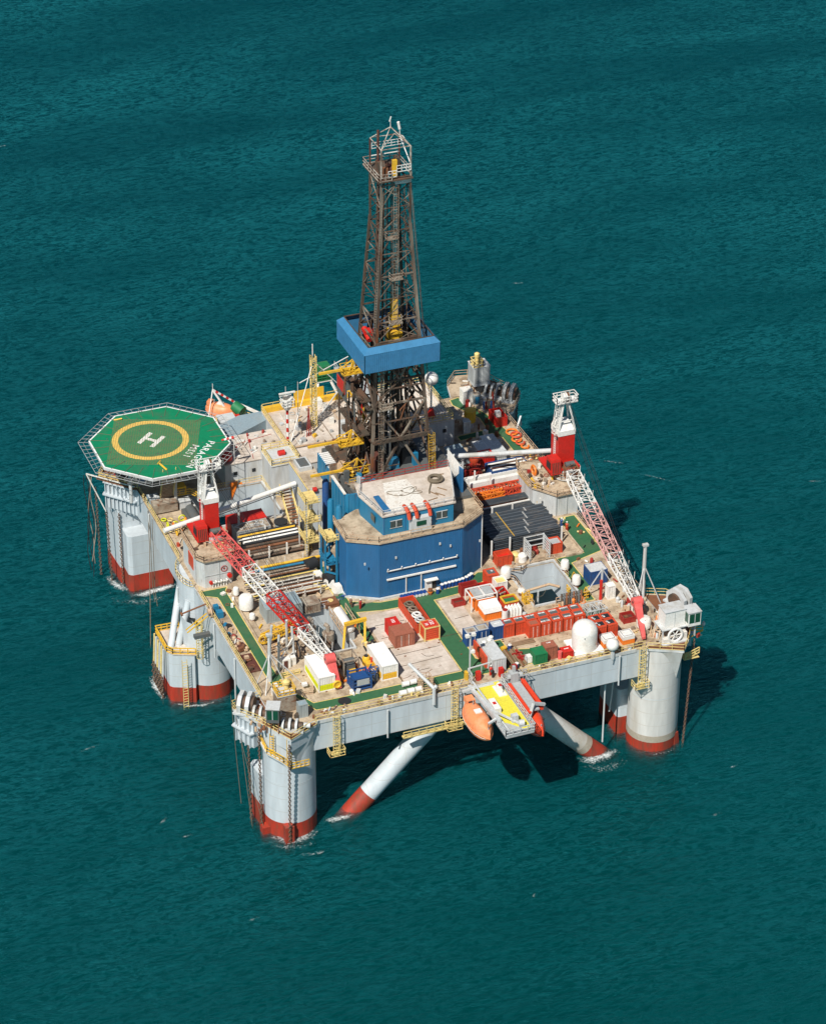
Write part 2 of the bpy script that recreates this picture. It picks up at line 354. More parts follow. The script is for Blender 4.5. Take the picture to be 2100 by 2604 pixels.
rig = thing('drilling_platform', 'grey steel hull and cargo deck of the rig, standing on grey columns with red feet', 'platform hull', (30, 38, 0))
part('deck_box', cells(14.4, D-.2), 'hull_grey', rig)
deck = part('deck_plate', cells(D-.2, D), 'deck_beige', rig)
b = MB()                                             # lips along deck edges and pit coamings
for a in HOLES:
    x0, x1, y0, y1 = a
    b = MB()
    for q in ((x0-.3,x1+.3,y0-.3,y0),(x0-.3,x1+.3,y1,y1+.3),(x0-.3,x0,y0,y1),(x1,x1+.3,y0,y1)): b.box(*q, D+.004, D+.3)
    part('pit_coaming', b, 'light_grey', rig)
part('edge_lip', MB().box(-2.56,55.5,-2.72,-2.602,D-.45,D+.15), 'light_grey', rig); part('edge_lip', MB().box(-2.62,-2.502,3,37,D-.45,D+.15), 'light_grey', rig)
def column(x, y, r=4.0, worn=False, top=14.4, paint=2.75):
    c = part('column', MB().lathe([(r, -8), (r, top)], (x, y, 0), 40, cap=False), 'hull_worn' if worn else 'hull_grey', rig)
    part('red_foot', MB().lathe([(r+.04, -8), (r+.04, paint)], (x, y, 0), 40, cap=False), 'antifoul', c)
    part('weld_ring', MB().lathe([(r+.012, 9.9), (r+.012, 10.0)], (x, y, 0), 40), 'hull_grey', c)
    if worn: part('waterline_stain', MB().lathe([(r+.06, 1.7), (r+.06, 2.9)], (x, y, 0), 40, cap=False), 'stain', c)
    return c
cNL = column(-.2, 0, 4.0, top=D-.3); cNR = column(60.3, 0, 4.0, True, top=D-.3)
cML = column(-.7, 38.4, 4.1, top=14.4); cMR = column(60.2, 38.4, 4.1); cBL = column(-.6, 76.8, 4.0); cBR = column(60.2, 76.8, 4.0)
# fenders on the feet of the corner columns
part('chain_fairlead', MB().prism([(-2.6,-4.9),(-1.2,-4.9),(-1.2,-3.6),(-2.6,-3.6)], -2, 2.9), 'antifoul', rig)
part('chain_fairlead', MB().prism([(-5.1,-1.6),(-3.8,-1.6),(-3.8,-.2),(-5.1,-.2)], -2, 1.2), 'antifoul', rig)
part('chain_fairlead', MB().prism([(62.9,-3.6),(64.0,-3.0),(63.5,-2.0),(62.4,-2.6)], -2, 2.0, [(62.7,-3.2),(63.6,-2.8),(63.3,-2.0),(62.4,-2.4)]), 'antifoul', rig)
# sponsons beside the columns
def rbox(x0, x1, y0, y1, r=.5):
    P = []
    for cx, cy, a in ((x1-r,y0+r,-90),(x1-r,y1-r,0),(x0+r,y1-r,90),(x0+r,y0+r,180)):
        for k in range(5): P.append((cx+r*math.cos(R_(a+k*22.5)), cy+r*math.sin(R_(a+k*22.5))))
    return P
def sponson(P, top, paint, c, topmat='hull_grey'):
    s = part('sponson', MB().prism(P, -6, top), 'hull_grey', c)
    cx = sum(p[0] for p in P)/len(P); cy = sum(p[1] for p in P)/len(P)
    Q = [(cx+(x-cx)*1.012, cy+(y-cy)*1.012) for x, y in P]; part('red_foot', MB().prism(Q, -6, paint), 'antifoul', s); return s
sponson([(-4.4,69.2),(-4.0,69.0),(2.9,69.0),(3.2,69.4),(3.2,76),(-4.7,76),(-4.7,69.6)], 10.9, 3.2, cBL)
sponson([(-5.3,72.4),(-4.7,72.2),(3,72.2),(3,77),(-5.0,80.5),(-5.6,79)], 14.3, 3.0, cBL)
sponson([(-7.7,36.6),(-7.3,36.1),(-4.0,34.6),(-3.4,35.6),(-3.4,42.6),(-7.0,43),(-7.7,42.6)], 9.1, 2.75, cML)
sponson([(-4.6,.6),(-3.4,1.2),(-3.0,4.4),(-4.2,4.9),(-4.9,4.2)], 9.4, 3.9, cNL)
sponson(rbox(55.4,58,2.5,9.5,.6), 8.5, 3.2, cNR)
# braces plunging into the sea under the front beam
def brace(p, q, r, cut):
    p = Vector(p); q = Vector(q); c = part('brace', MB().cyl(p, q, r, 28, caps=False), 'hull_worn' if p.x > 30 else 'hull_grey', rig)
    m = p+(q-p)*cut; m0 = p+(q-p)*(cut-.05)
    if p.x > 30: part('waterline_stain', MB().cyl(m0, m, r+.04, 28, caps=False), 'stain', c)
    part('red_foot', MB().cyl(m, q, r+.05, 28), 'antifoul', c)
brace((25.4,0,15.2), (7.2,0,-3.4), 1.55, .71)
brace((34.9,0,15.2), (53.5,0,-3.4), 1.6, .74)
b = MB()                                             # tubes from ML column housing down to the sponson
for p, q in (((-3.2,44.0,16.5),(-7.0,37.8,9.1)), ((-3.3,39.2,16.6),(-7.1,37.4,4.2))): b.cyl(p, q, .55, 14)
part('vent_tube', b, 'hull_grey', rig)
b = MB()                                             # bulge of the hull around the column with the crane
P = [(-2.49,46.6)]+[(-2.3+1.75*math.cos(R_(a)), 41.8+3.6*math.sin(R_(a))) for a in range(100, 261, 16)]+[(-2.49,36.3),(2,36.3),(2,46.6)]
b.prism(P, 13.6, D-.05); part('deck_bulge', b, 'hull_grey', rig)
b = MB().prism([(63.01,36.5),(64.6,38),(64.6,44.5),(63.01,46)], 14.4, D-.05); part('deck_bulge', b, 'hull_grey', rig)
# brackets at the heads of the corner columns
b = MB()
b.quad((-2.1,-5.4,D-.3),(3.0,-3.3,D-.3),(-.1,-4.05,13.2)); b.prism([(-4.9,.7),(-1.7,-5.5),(2.9,-3.0),(3,2),(-3,3)], 17.3, D-.31, None)
part('bracket', b, 'hull_grey', rig)
b = MB(); b.add([(57.4,-2.95,D-.32),(62.0,-5.6,D-.32),(65.4,.8,D-.32),(60.2,-4.02,13.1),(62.2,-3.5,13.1),(63,2,D-.32),(57.4,-2.7,D-.32)], [(0,1,4,3),(1,2,4),(0,3,6),(3,4,5,6),(4,2,5),(0,6,5,2,1)])
part('bracket', b, 'hull_worn', rig)
# corner platforms
def platform(P, c='deck_beige', z=D+.02, t=.45):
    e = part('corner_platform', MB().prism(P, z-t, z), 'light_grey', rig); cx = sum(p[0] for p in P)/len(P); cy = sum(p[1] for p in P)/len(P)
    part('plating', MB().prism([(cx+(x-cx)*.985, cy+(y-cy)*.985) for x, y in P], z+.002, z+.02), c, e); return e
NLP = [(-2.4,6.3),(-7.2,5.3),(-7.0,3.4),(-4.9,.7),(-1.7,-5.6),(3.1,-3.3),(3.1,-2.7),(-2.4,-2.5)]
NRP = [(57.2,-2.65),(57.2,-3.1),(62.2,-5.6),(64.2,-3.2),(66.6,1.2),(68.6,5.2),(66.2,9.4),(63.1,10.8),(63.1,-2.65)]
platform(NLP, 'rust'); platform(NRP, 'rust')
platform([(64.81,76),(64.81,70.4),(66.5,71.2),(69.6,75.4),(68.6,78.6),(66,85.5),(61.5,86.5),(59,83.6),(58,79.51),(64.81,79.51)], 'deck_beige')
# ribbed chain boxes under the platforms
def ribbed(x0, y0, x1, y1, z0, z1, n, t=1.6, m='hull_grey', name='chain_box'):
    d = Vector((x1-x0, y1-y0)); L = d.length; d.normalize(); o = Vector((d.y, -d.x)); b = MB()
    back = [(x0-o.x*t, y0-o.y*t), (x1-o.x*t, y1-o.y*t)]
    b.prism([(x0,y0),(x1,y1),back[1],back[0]], z0, z1)
    for i in range(n):
        c = Vector((x0, y0))+d*L*(i+.5)/n; a1 = c-d*.06; a2 = c+d*.06
        b.prism([tuple(a1),tuple(a1+o*.45),tuple(a2+o*.45),tuple(a2)], z0, z1)
    zm = z0+(z1-z0)*.52; b.prism([(x0-d.x*.2,y0-d.y*.2),(x0+o.x*.75,y0+o.y*.75),(x1+o.x*.75,y1+o.y*.75),(x1+d.x*.2,y1+d.y*.2)], zm, zm+.25); b.prism([(x0,y0),(x0+o.x*.5,y0+o.y*.5),(x1+o.x*.5,y1+o.y*.5),(x1,y1)], z1-.2, z1)
    return part(name, b, m, rig)
ribbed(-6.9, 4.9, -5.2, 1.4, 14.2, D-.5, 4)
ribbed(-6.8, 74.2, -2.6, 69.6, 14.6, D+.1, 8, 3.2)
ribbed(66.8, 1.8, 68.2, 4.6, 14.5, D-.5, 4)
b = MB()                                             # sloping side wall that joins the ribbed box to the hull
b.prism([(-2.6,69.6),(-2.49,66),(-2.49,76),(-5,73)], 14.4, D+.1); part('gusset', b, 'hull_grey', rig)
for p, q in (((52.6,-2.95,D-.3),(52.6,-2.95,13.9)),((51.2,-1.2,16),(51.2,-1.2,2.2)),((14.5,-2.95,D-.6),(14.5,-2.95,14)),((26.9,-2.95,D-.6),(26.9,-2.95,14.2)),((54.4,2,14.4),(54.2,3,4.5)),((-2.75,17.5,D-.3),(-2.75,17.5,11.8)),((-2.75,27.6,D-.3),(-2.75,27.6,13)),((-2.75,62,D-.3),(-2.75,62,13)),((-4.2,41.9,D-2),(-4.2,41.9,11))):
    part('ballast_pipe', MB().cyl(p, q, .14), 'light_grey', rig)

# painted walkways
def paint(P, z=D+.004, edge=.14, name='painted_walkway'):
    n = len(P); A = sum(P[i][0]*P[(i+1) % n][1]-P[(i+1) % n][0]*P[i][1] for i in range(n))/2; sg = 1 if A > 0 else -1; Q = []
    for i in range(n):
        p0, p1, p2 = Vector(P[i-1]), Vector(P[i]), Vector(P[(i+1) % n]); d1 = (p1-p0).normalized(); d2 = (p2-p1).normalized()
        n1 = Vector((d1.y, -d1.x))*sg; n2 = Vector((d2.y, -d2.x))*sg; k = (n1+n2); k = k/max(.3, k.dot(n1)); Q.append((p1.x+k.x*edge, p1.y+k.y*edge))
    y = part('yellow_edge', MB().sheet(Q if sg > 0 else Q[::-1], z), 'line_yellow', rig); part(name, MB().sheet(P if sg > 0 else P[::-1], z+.004), 'deck_green', y)
paint([(.2,8.0),(2.6,4.2),(4.3,.2),(9,-.2),(28.3,-.3),(28.3,1.6),(8.4,1.8),(4.5,1.9),(1.7,7.6),(1.7,9.4),(3.2,9.9),(3.2,10.8),(1.7,10.8),(1.7,35.4),(2.2,36.3),(-1.9,36.4),(-2.3,35.4),(0,34),(.1,33)])
paint([(28.4,-.2),(33.5,-.2),(33.5,2.2),(31.5,4),(31.5,21.2),(36,21.5),(40.9,23.4),(42.6,25.6),(41,26),(38.2,24),(37,23.4),(27,23.3),(23.4,23.5),(18.9,25.4),(18.7,36.4),(17.2,36.4),(17.4,26.2),(17.6,14),(18.9,14),(18.9,22.3),(23,21.4),(28.4,21.1)])
paint([(33.6,7.2),(33.6,-.2),(43.9,-.2),(43.9,2.3),(37,4.4),(37,7.2)])
paint([(53.9,12.3),(55.2,12.3),(55.2,15.8),(56.1,16.2),(56.1,23.2),(59.0,24.1),(62.4,25),(62.4,36.2),(59.6,36.2),(59.3,25.2),(54.2,25.1)])
paint([(57.6,78.6),(59.2,79.0),(61.6,72),(62.7,66),(63.4,57.6),(61.3,57.6),(61.3,63.6),(60.2,65.6),(54.1,65.2),(54.1,66.5),(59.9,67.0),(60.1,71.1),(57.4,76.9)])
b = MB()                                             # dark and pale patches, seams and pad eyes on the open deck
for x0, x1, y0, y1 in ((19.2,28.1,2.0,10.9),(19.4,28,11.5,20.8),(32,35.2,10.7,20.6)):
    b.sheet([(x0,y0),(x1,y0),(x1,y1),(x0,y1)], D+.006)
part('pale_plating', b, 'deck_pale', deck)
part('deck_seam', MB().box(18.85, 19.0, 2, 21, D+.01, D+.05), 'steel_brown', deck)
part('deck_seam', MB().box(17, 32, 11.15, 11.25, D+.055, D+.06), 'steel_brown', deck)
for i in range(50):
    x, y = random.uniform(3, 62), random.uniform(3, 12); part('pad_eye', MB().box(x, x+.3, y, y+.14, D+.01, D+.12), 'rust', deck)
part('round_hatch', MB().lathe([(1.0,0),(1.0,.04)], (9.0,.75,D+.01), 24), 'black', deck)
for x0, x1, y0, y1, z1 in ((2.3,3.1,13,33.5,.35),(1.9,2.2,13,33.5,.2),(56,58.9,25.0,25.3,.3),(59,59.25,25.3,36,.3),(19,23.5,24.0,24.3,.15)): part('kerb', MB().box(x0, x1, y0, y1, D+.004, D+z1), 'deck_beige', deck)

# ------------------------------------------------------------------ guard rails along the edges
def railing(P, m, label, step=2., h=1.15, w=.07):
    return solo('guard_rail', MB().rail(P, h, step, w), m, label, 'railing', 'guard rails')
railing([(3.2,-2.45,D),(27.6,-2.45,D)], 'rail_yellow', 'yellow guard rail along the front deck edge, left of the lifeboat platform')
railing([(33.6,-2.45,D),(57,-2.45,D)], 'rail_yellow', 'cream guard rail along the front deck edge in front of the red containers')
railing([(-2.35,6.3,D),(-2.35,36.2,D)], 'rail_yellow', 'long yellow guard rail on the left deck edge between two columns')
railing([(-2.35,46.8,D),(-2.35,68.5,D)], 'rail_yellow', 'yellow guard rail on the left deck edge beside the helideck stairs')
railing([(-2.4+1.75*math.cos(R_(a)), 41.8+3.7*math.sin(R_(a)), D) for a in range(100, 261, 16)], 'rail_yellow', 'curved yellow guard rail bulging round the left crane house', 1.2)
railing([(x, y, D+.02) for x, y in NLP[:6]], 'rail_yellow', 'yellow guard rail round the near left winch platform')
railing([(x, y, D+.02) for x, y in NRP[1:8]], 'rail_yellow', 'cream guard rail round the near right winch platform')
railing([(63.0-.2,11,D),(62.8,36,D)], 'rail_rust', 'guard rail on the right deck edge beneath the resting crane boom')
railing([(64.6,50.2,D),(64.6,70.2,D)], 'rail_rust', 'rusty guard rail on the right deck edge beside the orange hoses')
railing([(64.8,70.4,D),(66.5,71.2,D),(69.5,75.4,D),(68.5,78.6,D),(66,85.3,D),(61.5,86.3,D),(59,83.4,D)], 'rail_rust', 'guard rail round the far right winch platform')
railing([(45.4,13.5,D),(45.4,21.2,D),(44.6,22.2,D),(45.2,24.8,D),(47.6,23.9,D),(49.6,24.9,D),(53.6,24.9,D),(53.9,19.5,D)], 'rail_rust', 'rusty railing zigzagging round the open pit behind the red containers', 1.4)
railing([(9.1,25.4,D),(15.4,25.4,D)], 'light_grey', 'pale railing behind the open pit with rusty pumps')
railing([(5,64.7,D),(17.8,64.7,D),(17.8,60,D),(19.6,58.4,D)], 'rail_yellow', 'yellow railing at the edge of the deep shaded pit behind the left crane')
# ------------------------------------------------------------------ drill floor house: tall blue wind wall, ledge, driller's cabin
T = thing('drill_floor_house', 'tall ribbed blue wind wall with a white door and a pale roofed cabin on top', 'building', (31, 30, D))
def wallseg(P, z0, z1, m, par=T, name='wall', pitch=.32, dep=.06, t=.25, closed=False):
    b = MB(); Q = list(P)+([P[0]] if closed else [])
    for (x0, y0), (x1, y1) in zip(Q, Q[1:]):
        d = Vector((x1-x0, y1-y0)); L = d.length; d.normalize(); o = Vector((d.y, -d.x))
        b.prism([(x0,y0),(x1,y1),(x1-o.x*t,y1-o.y*t),(x0-o.x*t,y0-o.y*t)], z0, z1)
        n = max(1, int(L/pitch))
        for i in range(n):
            a = Vector((x0,y0))+d*L*(i+.25)/n; c = Vector((x0,y0))+d*L*(i+.75)/n
            b.prism([tuple(a),tuple(a+o*dep),tuple(c+o*dep),tuple(c)], z0+.02, z1-.02)
    return part(name, b, m, par)
wallseg([(19.1,31.5),(19.1,27.0),(23.6,24.5),(37.6,24.5),(42,27.2),(42,34)], D, 30.0, 'wall_blue')
LP = [(19.0,32.6),(18.9,26.8),(23.5,24.2),(37.7,24.2),(42.2,27.0),(42.2,36),(30,38)]
part('ledge', MB().prism(LP, 30.0, 30.3), 'deck_beige', T)
part('ledge_rail', MB().rail([(x*.998+.06, y+.15, 30.3) for x, y in LP[:6]], 1.1, 1.8, .08), 'rail_rust', T)
part('corner_strip', MB().box(41.98,42.14,27.1,27.3,D,30.1), 'white', T)
part('drill_floor', MB().box(24.6,42.6,31.5,53.5,29.6,30.9), 'dark_grey', T)
part('under_structure', MB().box(25.0,42.0,32.5,53,D,29.6), 'dark_grey', T)
# left blue screen walls beside the drill floor
wallseg([(21.8,41.2),(22.0,35.2),(22.6,34.9),(24.8,34.7)], 26.2, 33.2, 'house_blue', name='side_screen', pitch=1.1, dep=.12)
part('screen_top', MB().box(21.7,22.15,35.2,41.2,33.2,33.35), 'white_rusty', T)
wallseg([(41.0,32.6),(41.0,37.2)], 29.0, 35.2, 'wall_blue', name='side_screen')
b = MB(); b.add([(41.0,32.6,35.2),(41.0,37.2,35.2),(40.1,37.2,36.8),(40.1,37.2,30)], [(0,1,2),(0,2,3)]); part('screen_top', b, 'white', T)
# driller's cabin
cab_h = part('cabin', MB().prism([(24.9,25.9),(36.6,25.9),(39.2,34),(39.4,36),(24.3,36.3),(23.6,33)], 30.3, 33.8), 'house_blue', T)
part('roof', MB().prism([(24.6,25.7),(36.9,25.7),(39.5,33.6),(39.9,36.0),(27.2,36.4),(23.9,36.2),(23.3,33)], 33.8, 34.05), 'deck_pale', cab_h)
part('roof_patch', MB().prism([(25.7,26.0),(32.6,26.2),(32.2,34.9),(28.2,35)], 34.052, 34.06), 'white_rusty', cab_h)
part('roof_hatch', MB().prism([(25.3,26.9),(26.4,26.7),(26.2,31.6),(25.3,31.6)], 34.06, 34.22), 'wall_blue', cab_h)
for x0, x1 in ((26.0,27.9),(33.7,35.5)):
    w = part('window', MB().box(x0,x1,25.80,25.93,31.55,32.75), 'window', cab_h); part('window_frame', MB().box((x0+x1)/2-.06,(x0+x1)/2+.06,25.76,25.80,31.5,32.8).box(x0-.08,x1+.08,25.78,25.85,31.45,31.55).box(x0-.08,x1+.08,25.78,25.85,32.75,32.85), 'light_grey', cab_h)
part('window', MB().box(24.16,24.3,28.2,29.7,31.5,32.7), 'window', cab_h)
part('window_box', MB().box(29.1,32.5,24.9,25.85,30.35,32.9), 'light_grey', cab_h)
part('window', MB().box(30.0,31.6,24.82,24.9,31.6,32.4), 'window_green', cab_h)
for x in (28.6, 29.9, 32.1):
    part('exhaust_duct', MB().path([(x,26.8,34.5),(x,26.1,34.7),(x+.15,25.2,34.1),(x+.2,24.85,33.1)], .32, 8), 'red_orange', cab_h)
part('roof_rail', MB().rail([(24.7,36.0,34.05),(23.5,33,34.05),(24.8,25.9,34.05),(36.7,25.9,34.05),(39.3,33.8,34.05)], .9, 1.8, .07, toe=False), 'light_grey', cab_h)
part('roof_rail', MB().rail([(25,36.2,34.05),(39.8,36.2,34.05)], 1.1, 1.8, .08), 'red_dark', cab_h)
part('wall_panel_edge', MB().box(24.84,24.94,25.82,25.9,30.4,33.8).box(28.45,28.55,25.82,25.9,30.4,33.8).box(32.9,33,25.82,25.9,30.4,33.8), 'wall_blue', cab_h)
# wall fittings
part('light_bar', MB().bar((24.8,24.2,24.7),(36.6,24.2,24.8),.14), 'white', T)
for i in range(6): x = 24.9+i*2.33; part('lamp', MB().bar((x,24.2,24.7),(x,24.0,25.25),.16), 'white', T)
part('cable_tray', MB().box(24.8,36.5,24.15,24.38,22.95,23.2), 'white', T)
for x in (28.05, 30.6): part('drain_pipe', MB().bar((x,24.3,D),(x,24.3,22.95),.14), 'white', T)
part('kerb', MB().prism([(18.9,31),(18.7,26.8),(23.5,24.0),(31.2,24.0),(31.2,24.36),(23.6,24.36),(19.0,27.0)], D+.005, D+.3), 'light_grey', T)
dr = part('door', MB().box(31.25,32.35,24.05,24.36,D,21.5), 'white', T); part('canopy', MB().box(31.1,33.3,23.6,24.38,21.55,21.68), 'white', dr)
part('doorway', MB().box(32.4,33.1,24.2,24.36,D,21.45), 'black', dr)
solo('rope_coil', MB().torus((36.2,32.8,34.3),1.0,.2,20,6).torus((36.15,32.85,34.55),.8,.2,18,6).torus((36.3,32.75,34.5),1.15,.16,18,6).path([(35.2,32,34.2),(34.2,30.2,34.15),(33.9,29.4,34.15)],.12,5), 'rope', 'big coil of dark hose on the pale roof of the blue cabin', 'hose')
b = MB(); P = []
for k in range(40): a = k*.42; P.append((30.5+2.0*math.sin(a*.5)+.8*math.sin(a*1.9), 31.2+.9*math.cos(a*.8)+.4*math.sin(a*2.3), 34.1))
b.path(P, .05, 4); solo('loose_cable', b, 'rope', 'thin dark cable lying in loose loops on the pale cabin roof', 'cable')
for x, y in ((34.6,29.2),(35.4,28.6),(36.3,30),(37.4,34.2),(33.8,27.6)):
    a = random.uniform(0, 3); solo('timber', MB().obox((x,y,34.06),.14,1.7,.12,a), 'wood', 'short timber batten lying on the pale cabin roof', 'timber', 'timber battens on the cabin roof')

# ------------------------------------------------------------------ derrick
cx, cy = 34.0, 47.0
T = thing('derrick', 'tall rusty lattice drilling derrick rising through the blue collar to a railed crown', 'derrick', (cx, cy, 30.9))
def hw(z):                                            # half width at height
    if z > 74: return 2.4
    return 5.1+(2.4-5.1)*max(0, (z-34))/40.
Z0, ZT = 30.9, 87.0
def cor(k, z): h = hw(z); sx, sy = ((-1,-1),(1,-1),(1,1),(-1,1))[k]; return Vector((cx+sx*h, cy+sy*h, z))
lev = [30.9, 37.3, 43.6, 47.6, 54.5, 57.9, 61.8, 65.6, 69.4, 73.1, 77.1, 81]
for k in range(4):
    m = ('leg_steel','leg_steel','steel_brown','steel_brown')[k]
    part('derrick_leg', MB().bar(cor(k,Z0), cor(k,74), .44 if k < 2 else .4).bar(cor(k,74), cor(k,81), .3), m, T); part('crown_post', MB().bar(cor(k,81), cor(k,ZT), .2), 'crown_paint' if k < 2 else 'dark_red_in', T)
for i, (a, b_) in enumerate(zip(lev, lev[1:])):
    for k in range(4):
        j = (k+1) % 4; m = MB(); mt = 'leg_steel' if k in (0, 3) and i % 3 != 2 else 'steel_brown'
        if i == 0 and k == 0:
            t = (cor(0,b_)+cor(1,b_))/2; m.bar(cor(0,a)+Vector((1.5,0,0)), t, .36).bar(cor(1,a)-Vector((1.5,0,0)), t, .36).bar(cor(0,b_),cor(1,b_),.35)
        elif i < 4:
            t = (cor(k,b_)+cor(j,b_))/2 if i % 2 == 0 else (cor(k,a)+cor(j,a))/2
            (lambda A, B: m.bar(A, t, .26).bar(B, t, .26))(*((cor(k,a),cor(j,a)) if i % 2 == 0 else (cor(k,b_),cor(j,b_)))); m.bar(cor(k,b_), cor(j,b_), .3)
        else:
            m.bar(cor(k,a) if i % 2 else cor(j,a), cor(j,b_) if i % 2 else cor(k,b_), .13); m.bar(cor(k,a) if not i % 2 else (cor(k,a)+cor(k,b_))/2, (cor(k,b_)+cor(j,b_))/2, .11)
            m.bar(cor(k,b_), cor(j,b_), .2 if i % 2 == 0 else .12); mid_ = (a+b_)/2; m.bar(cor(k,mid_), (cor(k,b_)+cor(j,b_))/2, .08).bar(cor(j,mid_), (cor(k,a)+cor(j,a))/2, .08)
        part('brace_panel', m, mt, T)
b_r = [(-1.9,-2.1,.18),(1.6,-1.9,.14),(2.1,1.6,.16),(-2.2,-.3,.2),(-.2,2.0,.16),(.9,1.7,.12)]
for dx, dy, w in b_r: part('guide_rail', MB().bar((cx+dx*1.5,cy+dy*1.5,31),(cx+dx,cy+dy,80),w), 'steel_brown' if dx < 1 else 'leg_steel', T)
part('caged_ladder', MB().ladder((cx-4.0,cy-3.6,56),(cx-2.2,cy-2.4,80),.5,(.5,-.5,0),r=.05), 'leg_steel', T)
part('caged_ladder', MB().ladder((cx+4.9,cy-4.9,44),(cx+2.5,cy-2.5,80),.5,(.5,.5,0),r=.05), 'leg_steel', T)
for k in range(30):
    z = random.uniform(32,50); kk = random.choice([0,0,3,1,2]); p = cor(kk,z)*random.random(); q = None
    a_ = cor(kk,z); c_ = cor((kk+1) % 4,z); f_ = random.random()*.8; g_ = f_+random.uniform(.1,.4); part('small_strut', MB().bar(a_+(c_-a_)*f_, cor(kk,z+random.uniform(-3,5))*(1-g_)+cor((kk+1) % 4,z+random.uniform(-1,4))*g_, .12), random.choice(['steel_brown','leg_steel','black','rust']), T)
# extra thin members, pipes, cables inside
for dx, dy, w, m, z1 in ((-.9,-.6,.12,'steel_brown',84),(-.5,-.2,.08,'black',84),(.2,.3,.08,'black',84),(.6,.1,.1,'steel_pale',84),(1.3,.9,.3,'steel_brown',66),(-1.6,1.1,.35,'steel_brown',72),(1.0,-.8,.1,'black',84)):
    part('hoist_line', MB().bar((cx+dx*1.4,cy+dy,32),(cx+dx*.8,cy+dy,z1),w), m, T)
b = MB()
for i in range(16): x = cx-2.9+i*.22; b.bar((x, cy+1.2+(i % 4)*.35, 31), (x, cy+.8+(i % 4)*.35, 56.5), .15)
part('stacked_pipe', b, 'steel_brown', T)
for k, (x0, y0, x1, y1) in enumerate(((-4.6,2.5,1.5,4.7),(1.5,4.7,4.6,1),(-4,-3,-1,4),(3.6,-2,2,4),(-2,4.6,4,4.6),(-4.6,-1,-4.2,4))):
    part('back_brace', MB().bar((cx+x0,cy+y0,31),(cx+x1,cy+y1,42),.4).bar((cx+x1,cy+y1,42),(cx+x0*.8,cy+y0*.8,51),.35), 'steel_brown', T)
for k in range(14):
    x, y = random.uniform(-4.2,4.2), random.uniform(-2,4.5); part('set_back_pipe', MB().bar((cx+x,cy+y,31),(cx+x*.8,cy+y*.8,random.uniform(40,51)),random.uniform(.15,.35)), random.choice(['black','steel_brown','dark_grey']), T)
for z in (40.5, 46.2): part('inner_ring', MB().path([cor(0,z),cor(1,z),cor(2,z),cor(3,z)], .13, 4, True), 'steel_brown', T)
part('travelling_block', MB().box(cx+.0,cx+1.4,cy-.8,cy+.6,55.2,57.2).box(cx+.2,cx+1.2,cy-.7,cy+.5,57.2,59.8).cyl((cx+.7,cy-.1,52),(cx+.7,cy-.1,55.2),.3,10), 'yellow', T)
part('top_drive', MB().box(cx-.3,cx+1.7,cy-1.2,cy+.8,52,54.5), 'yellow', T)
part('red_hose_reel', MB().box(cx-4.0,cx-2.4,cy+.2,cy+1.6,53.8,54.6).cyl((cx-3.6,cy-.5,53.5),(cx-3.6,cy+2,54.4),.5,10), 'red', T)
part('caged_ladder', MB().ladder((cx-.6,cy-3.6,57.5),(cx-.2,cy-2.9,81),.6,r=.04,cage=(0,-.7,0)), 'steel_pale', T)
part('caged_ladder', MB().ladder((cx-3.6,cy-5.1,31),(cx-3.3,cy-4.7,50.5),.6,r=.04,cage=(0,-.7,0)), 'steel_pale', T)
part('caged_ladder', MB().ladder((cx+5.0,cy-5.8,30.9),(cx+4.9,cy-5.6,37.6),.8,cage=(0,-.9,0)), 'yellow', T)
for z, x, y in ((57.9,-.6,-4.1),(65.4,-.4,-3.7),(72.3,-.9,-3.2),(43.6,-2.7,-5.6)):
    part('rest_platform', MB().box(cx+x-1.0,cx+x+1.0,cy+y-.5,cy+y+.5,z-.1,z).rail([(cx+x-1,cy+y+.5,z),(cx+x-1,cy+y-.5,z),(cx+x+1,cy+y-.5,z),(cx+x+1,cy+y+.5,z)],1.1,.7,.06), 'steel_pale', T)
part('girder_walkway', MB().box(cx-4.9,cx+4.9,cy-5.9,cy-5.0,37.35,37.5).rail([(cx-4.9,cy-5.9,37.5),(cx+4.9,cy-5.9,37.5)],1.1,1.2,.06), 'steel_brown', T)
part('girder_walkway', MB().box(cx-5.7,cx-4.9,cy-5,cy+5,43.4,43.55).rail([(cx-5.7,cy-5,43.55),(cx-5.7,cy+5,43.55)],1.1,1.2,.06), 'steel_brown', T)
# inner machinery at the drill floor
for x0, x1, y0, y1, h, m in ((29.5,31.5,43.5,46,2.2,'dark_red_in'),(35,37.6,44,47,3,'black'),(31.5,34,48,51,4,'dark_grey'),(36,38.5,48.5,51.5,2.5,'red_dark'),(29.2,30.8,48,50.5,3.5,'steel_brown'),(32.8,34.2,43.2,44.4,1.8,'house_blue'),(36.6,37.4,43,43.8,2.3,'house_blue')):
    solo('floor_machine', MB().box(x0,x1,y0,y1,30.9,30.9+h).box(x0+.3,x1-.3,y0+.3,y1-.3,30.9+h,31.3+h), m, {'dark_red_in':'dark red hoist gear inside the derrick base, left front','black':'black winch drum housing inside the derrick base','dark_grey':'dark grey cabinet deep inside the derrick base','red_dark':'dark red machine at the back of the derrick base','steel_brown':'rusty brown machine at the back left of the derrick base','house_blue':'small blue cabinet at the front of the derrick base'}[m], 'machine', 'drill floor machines')
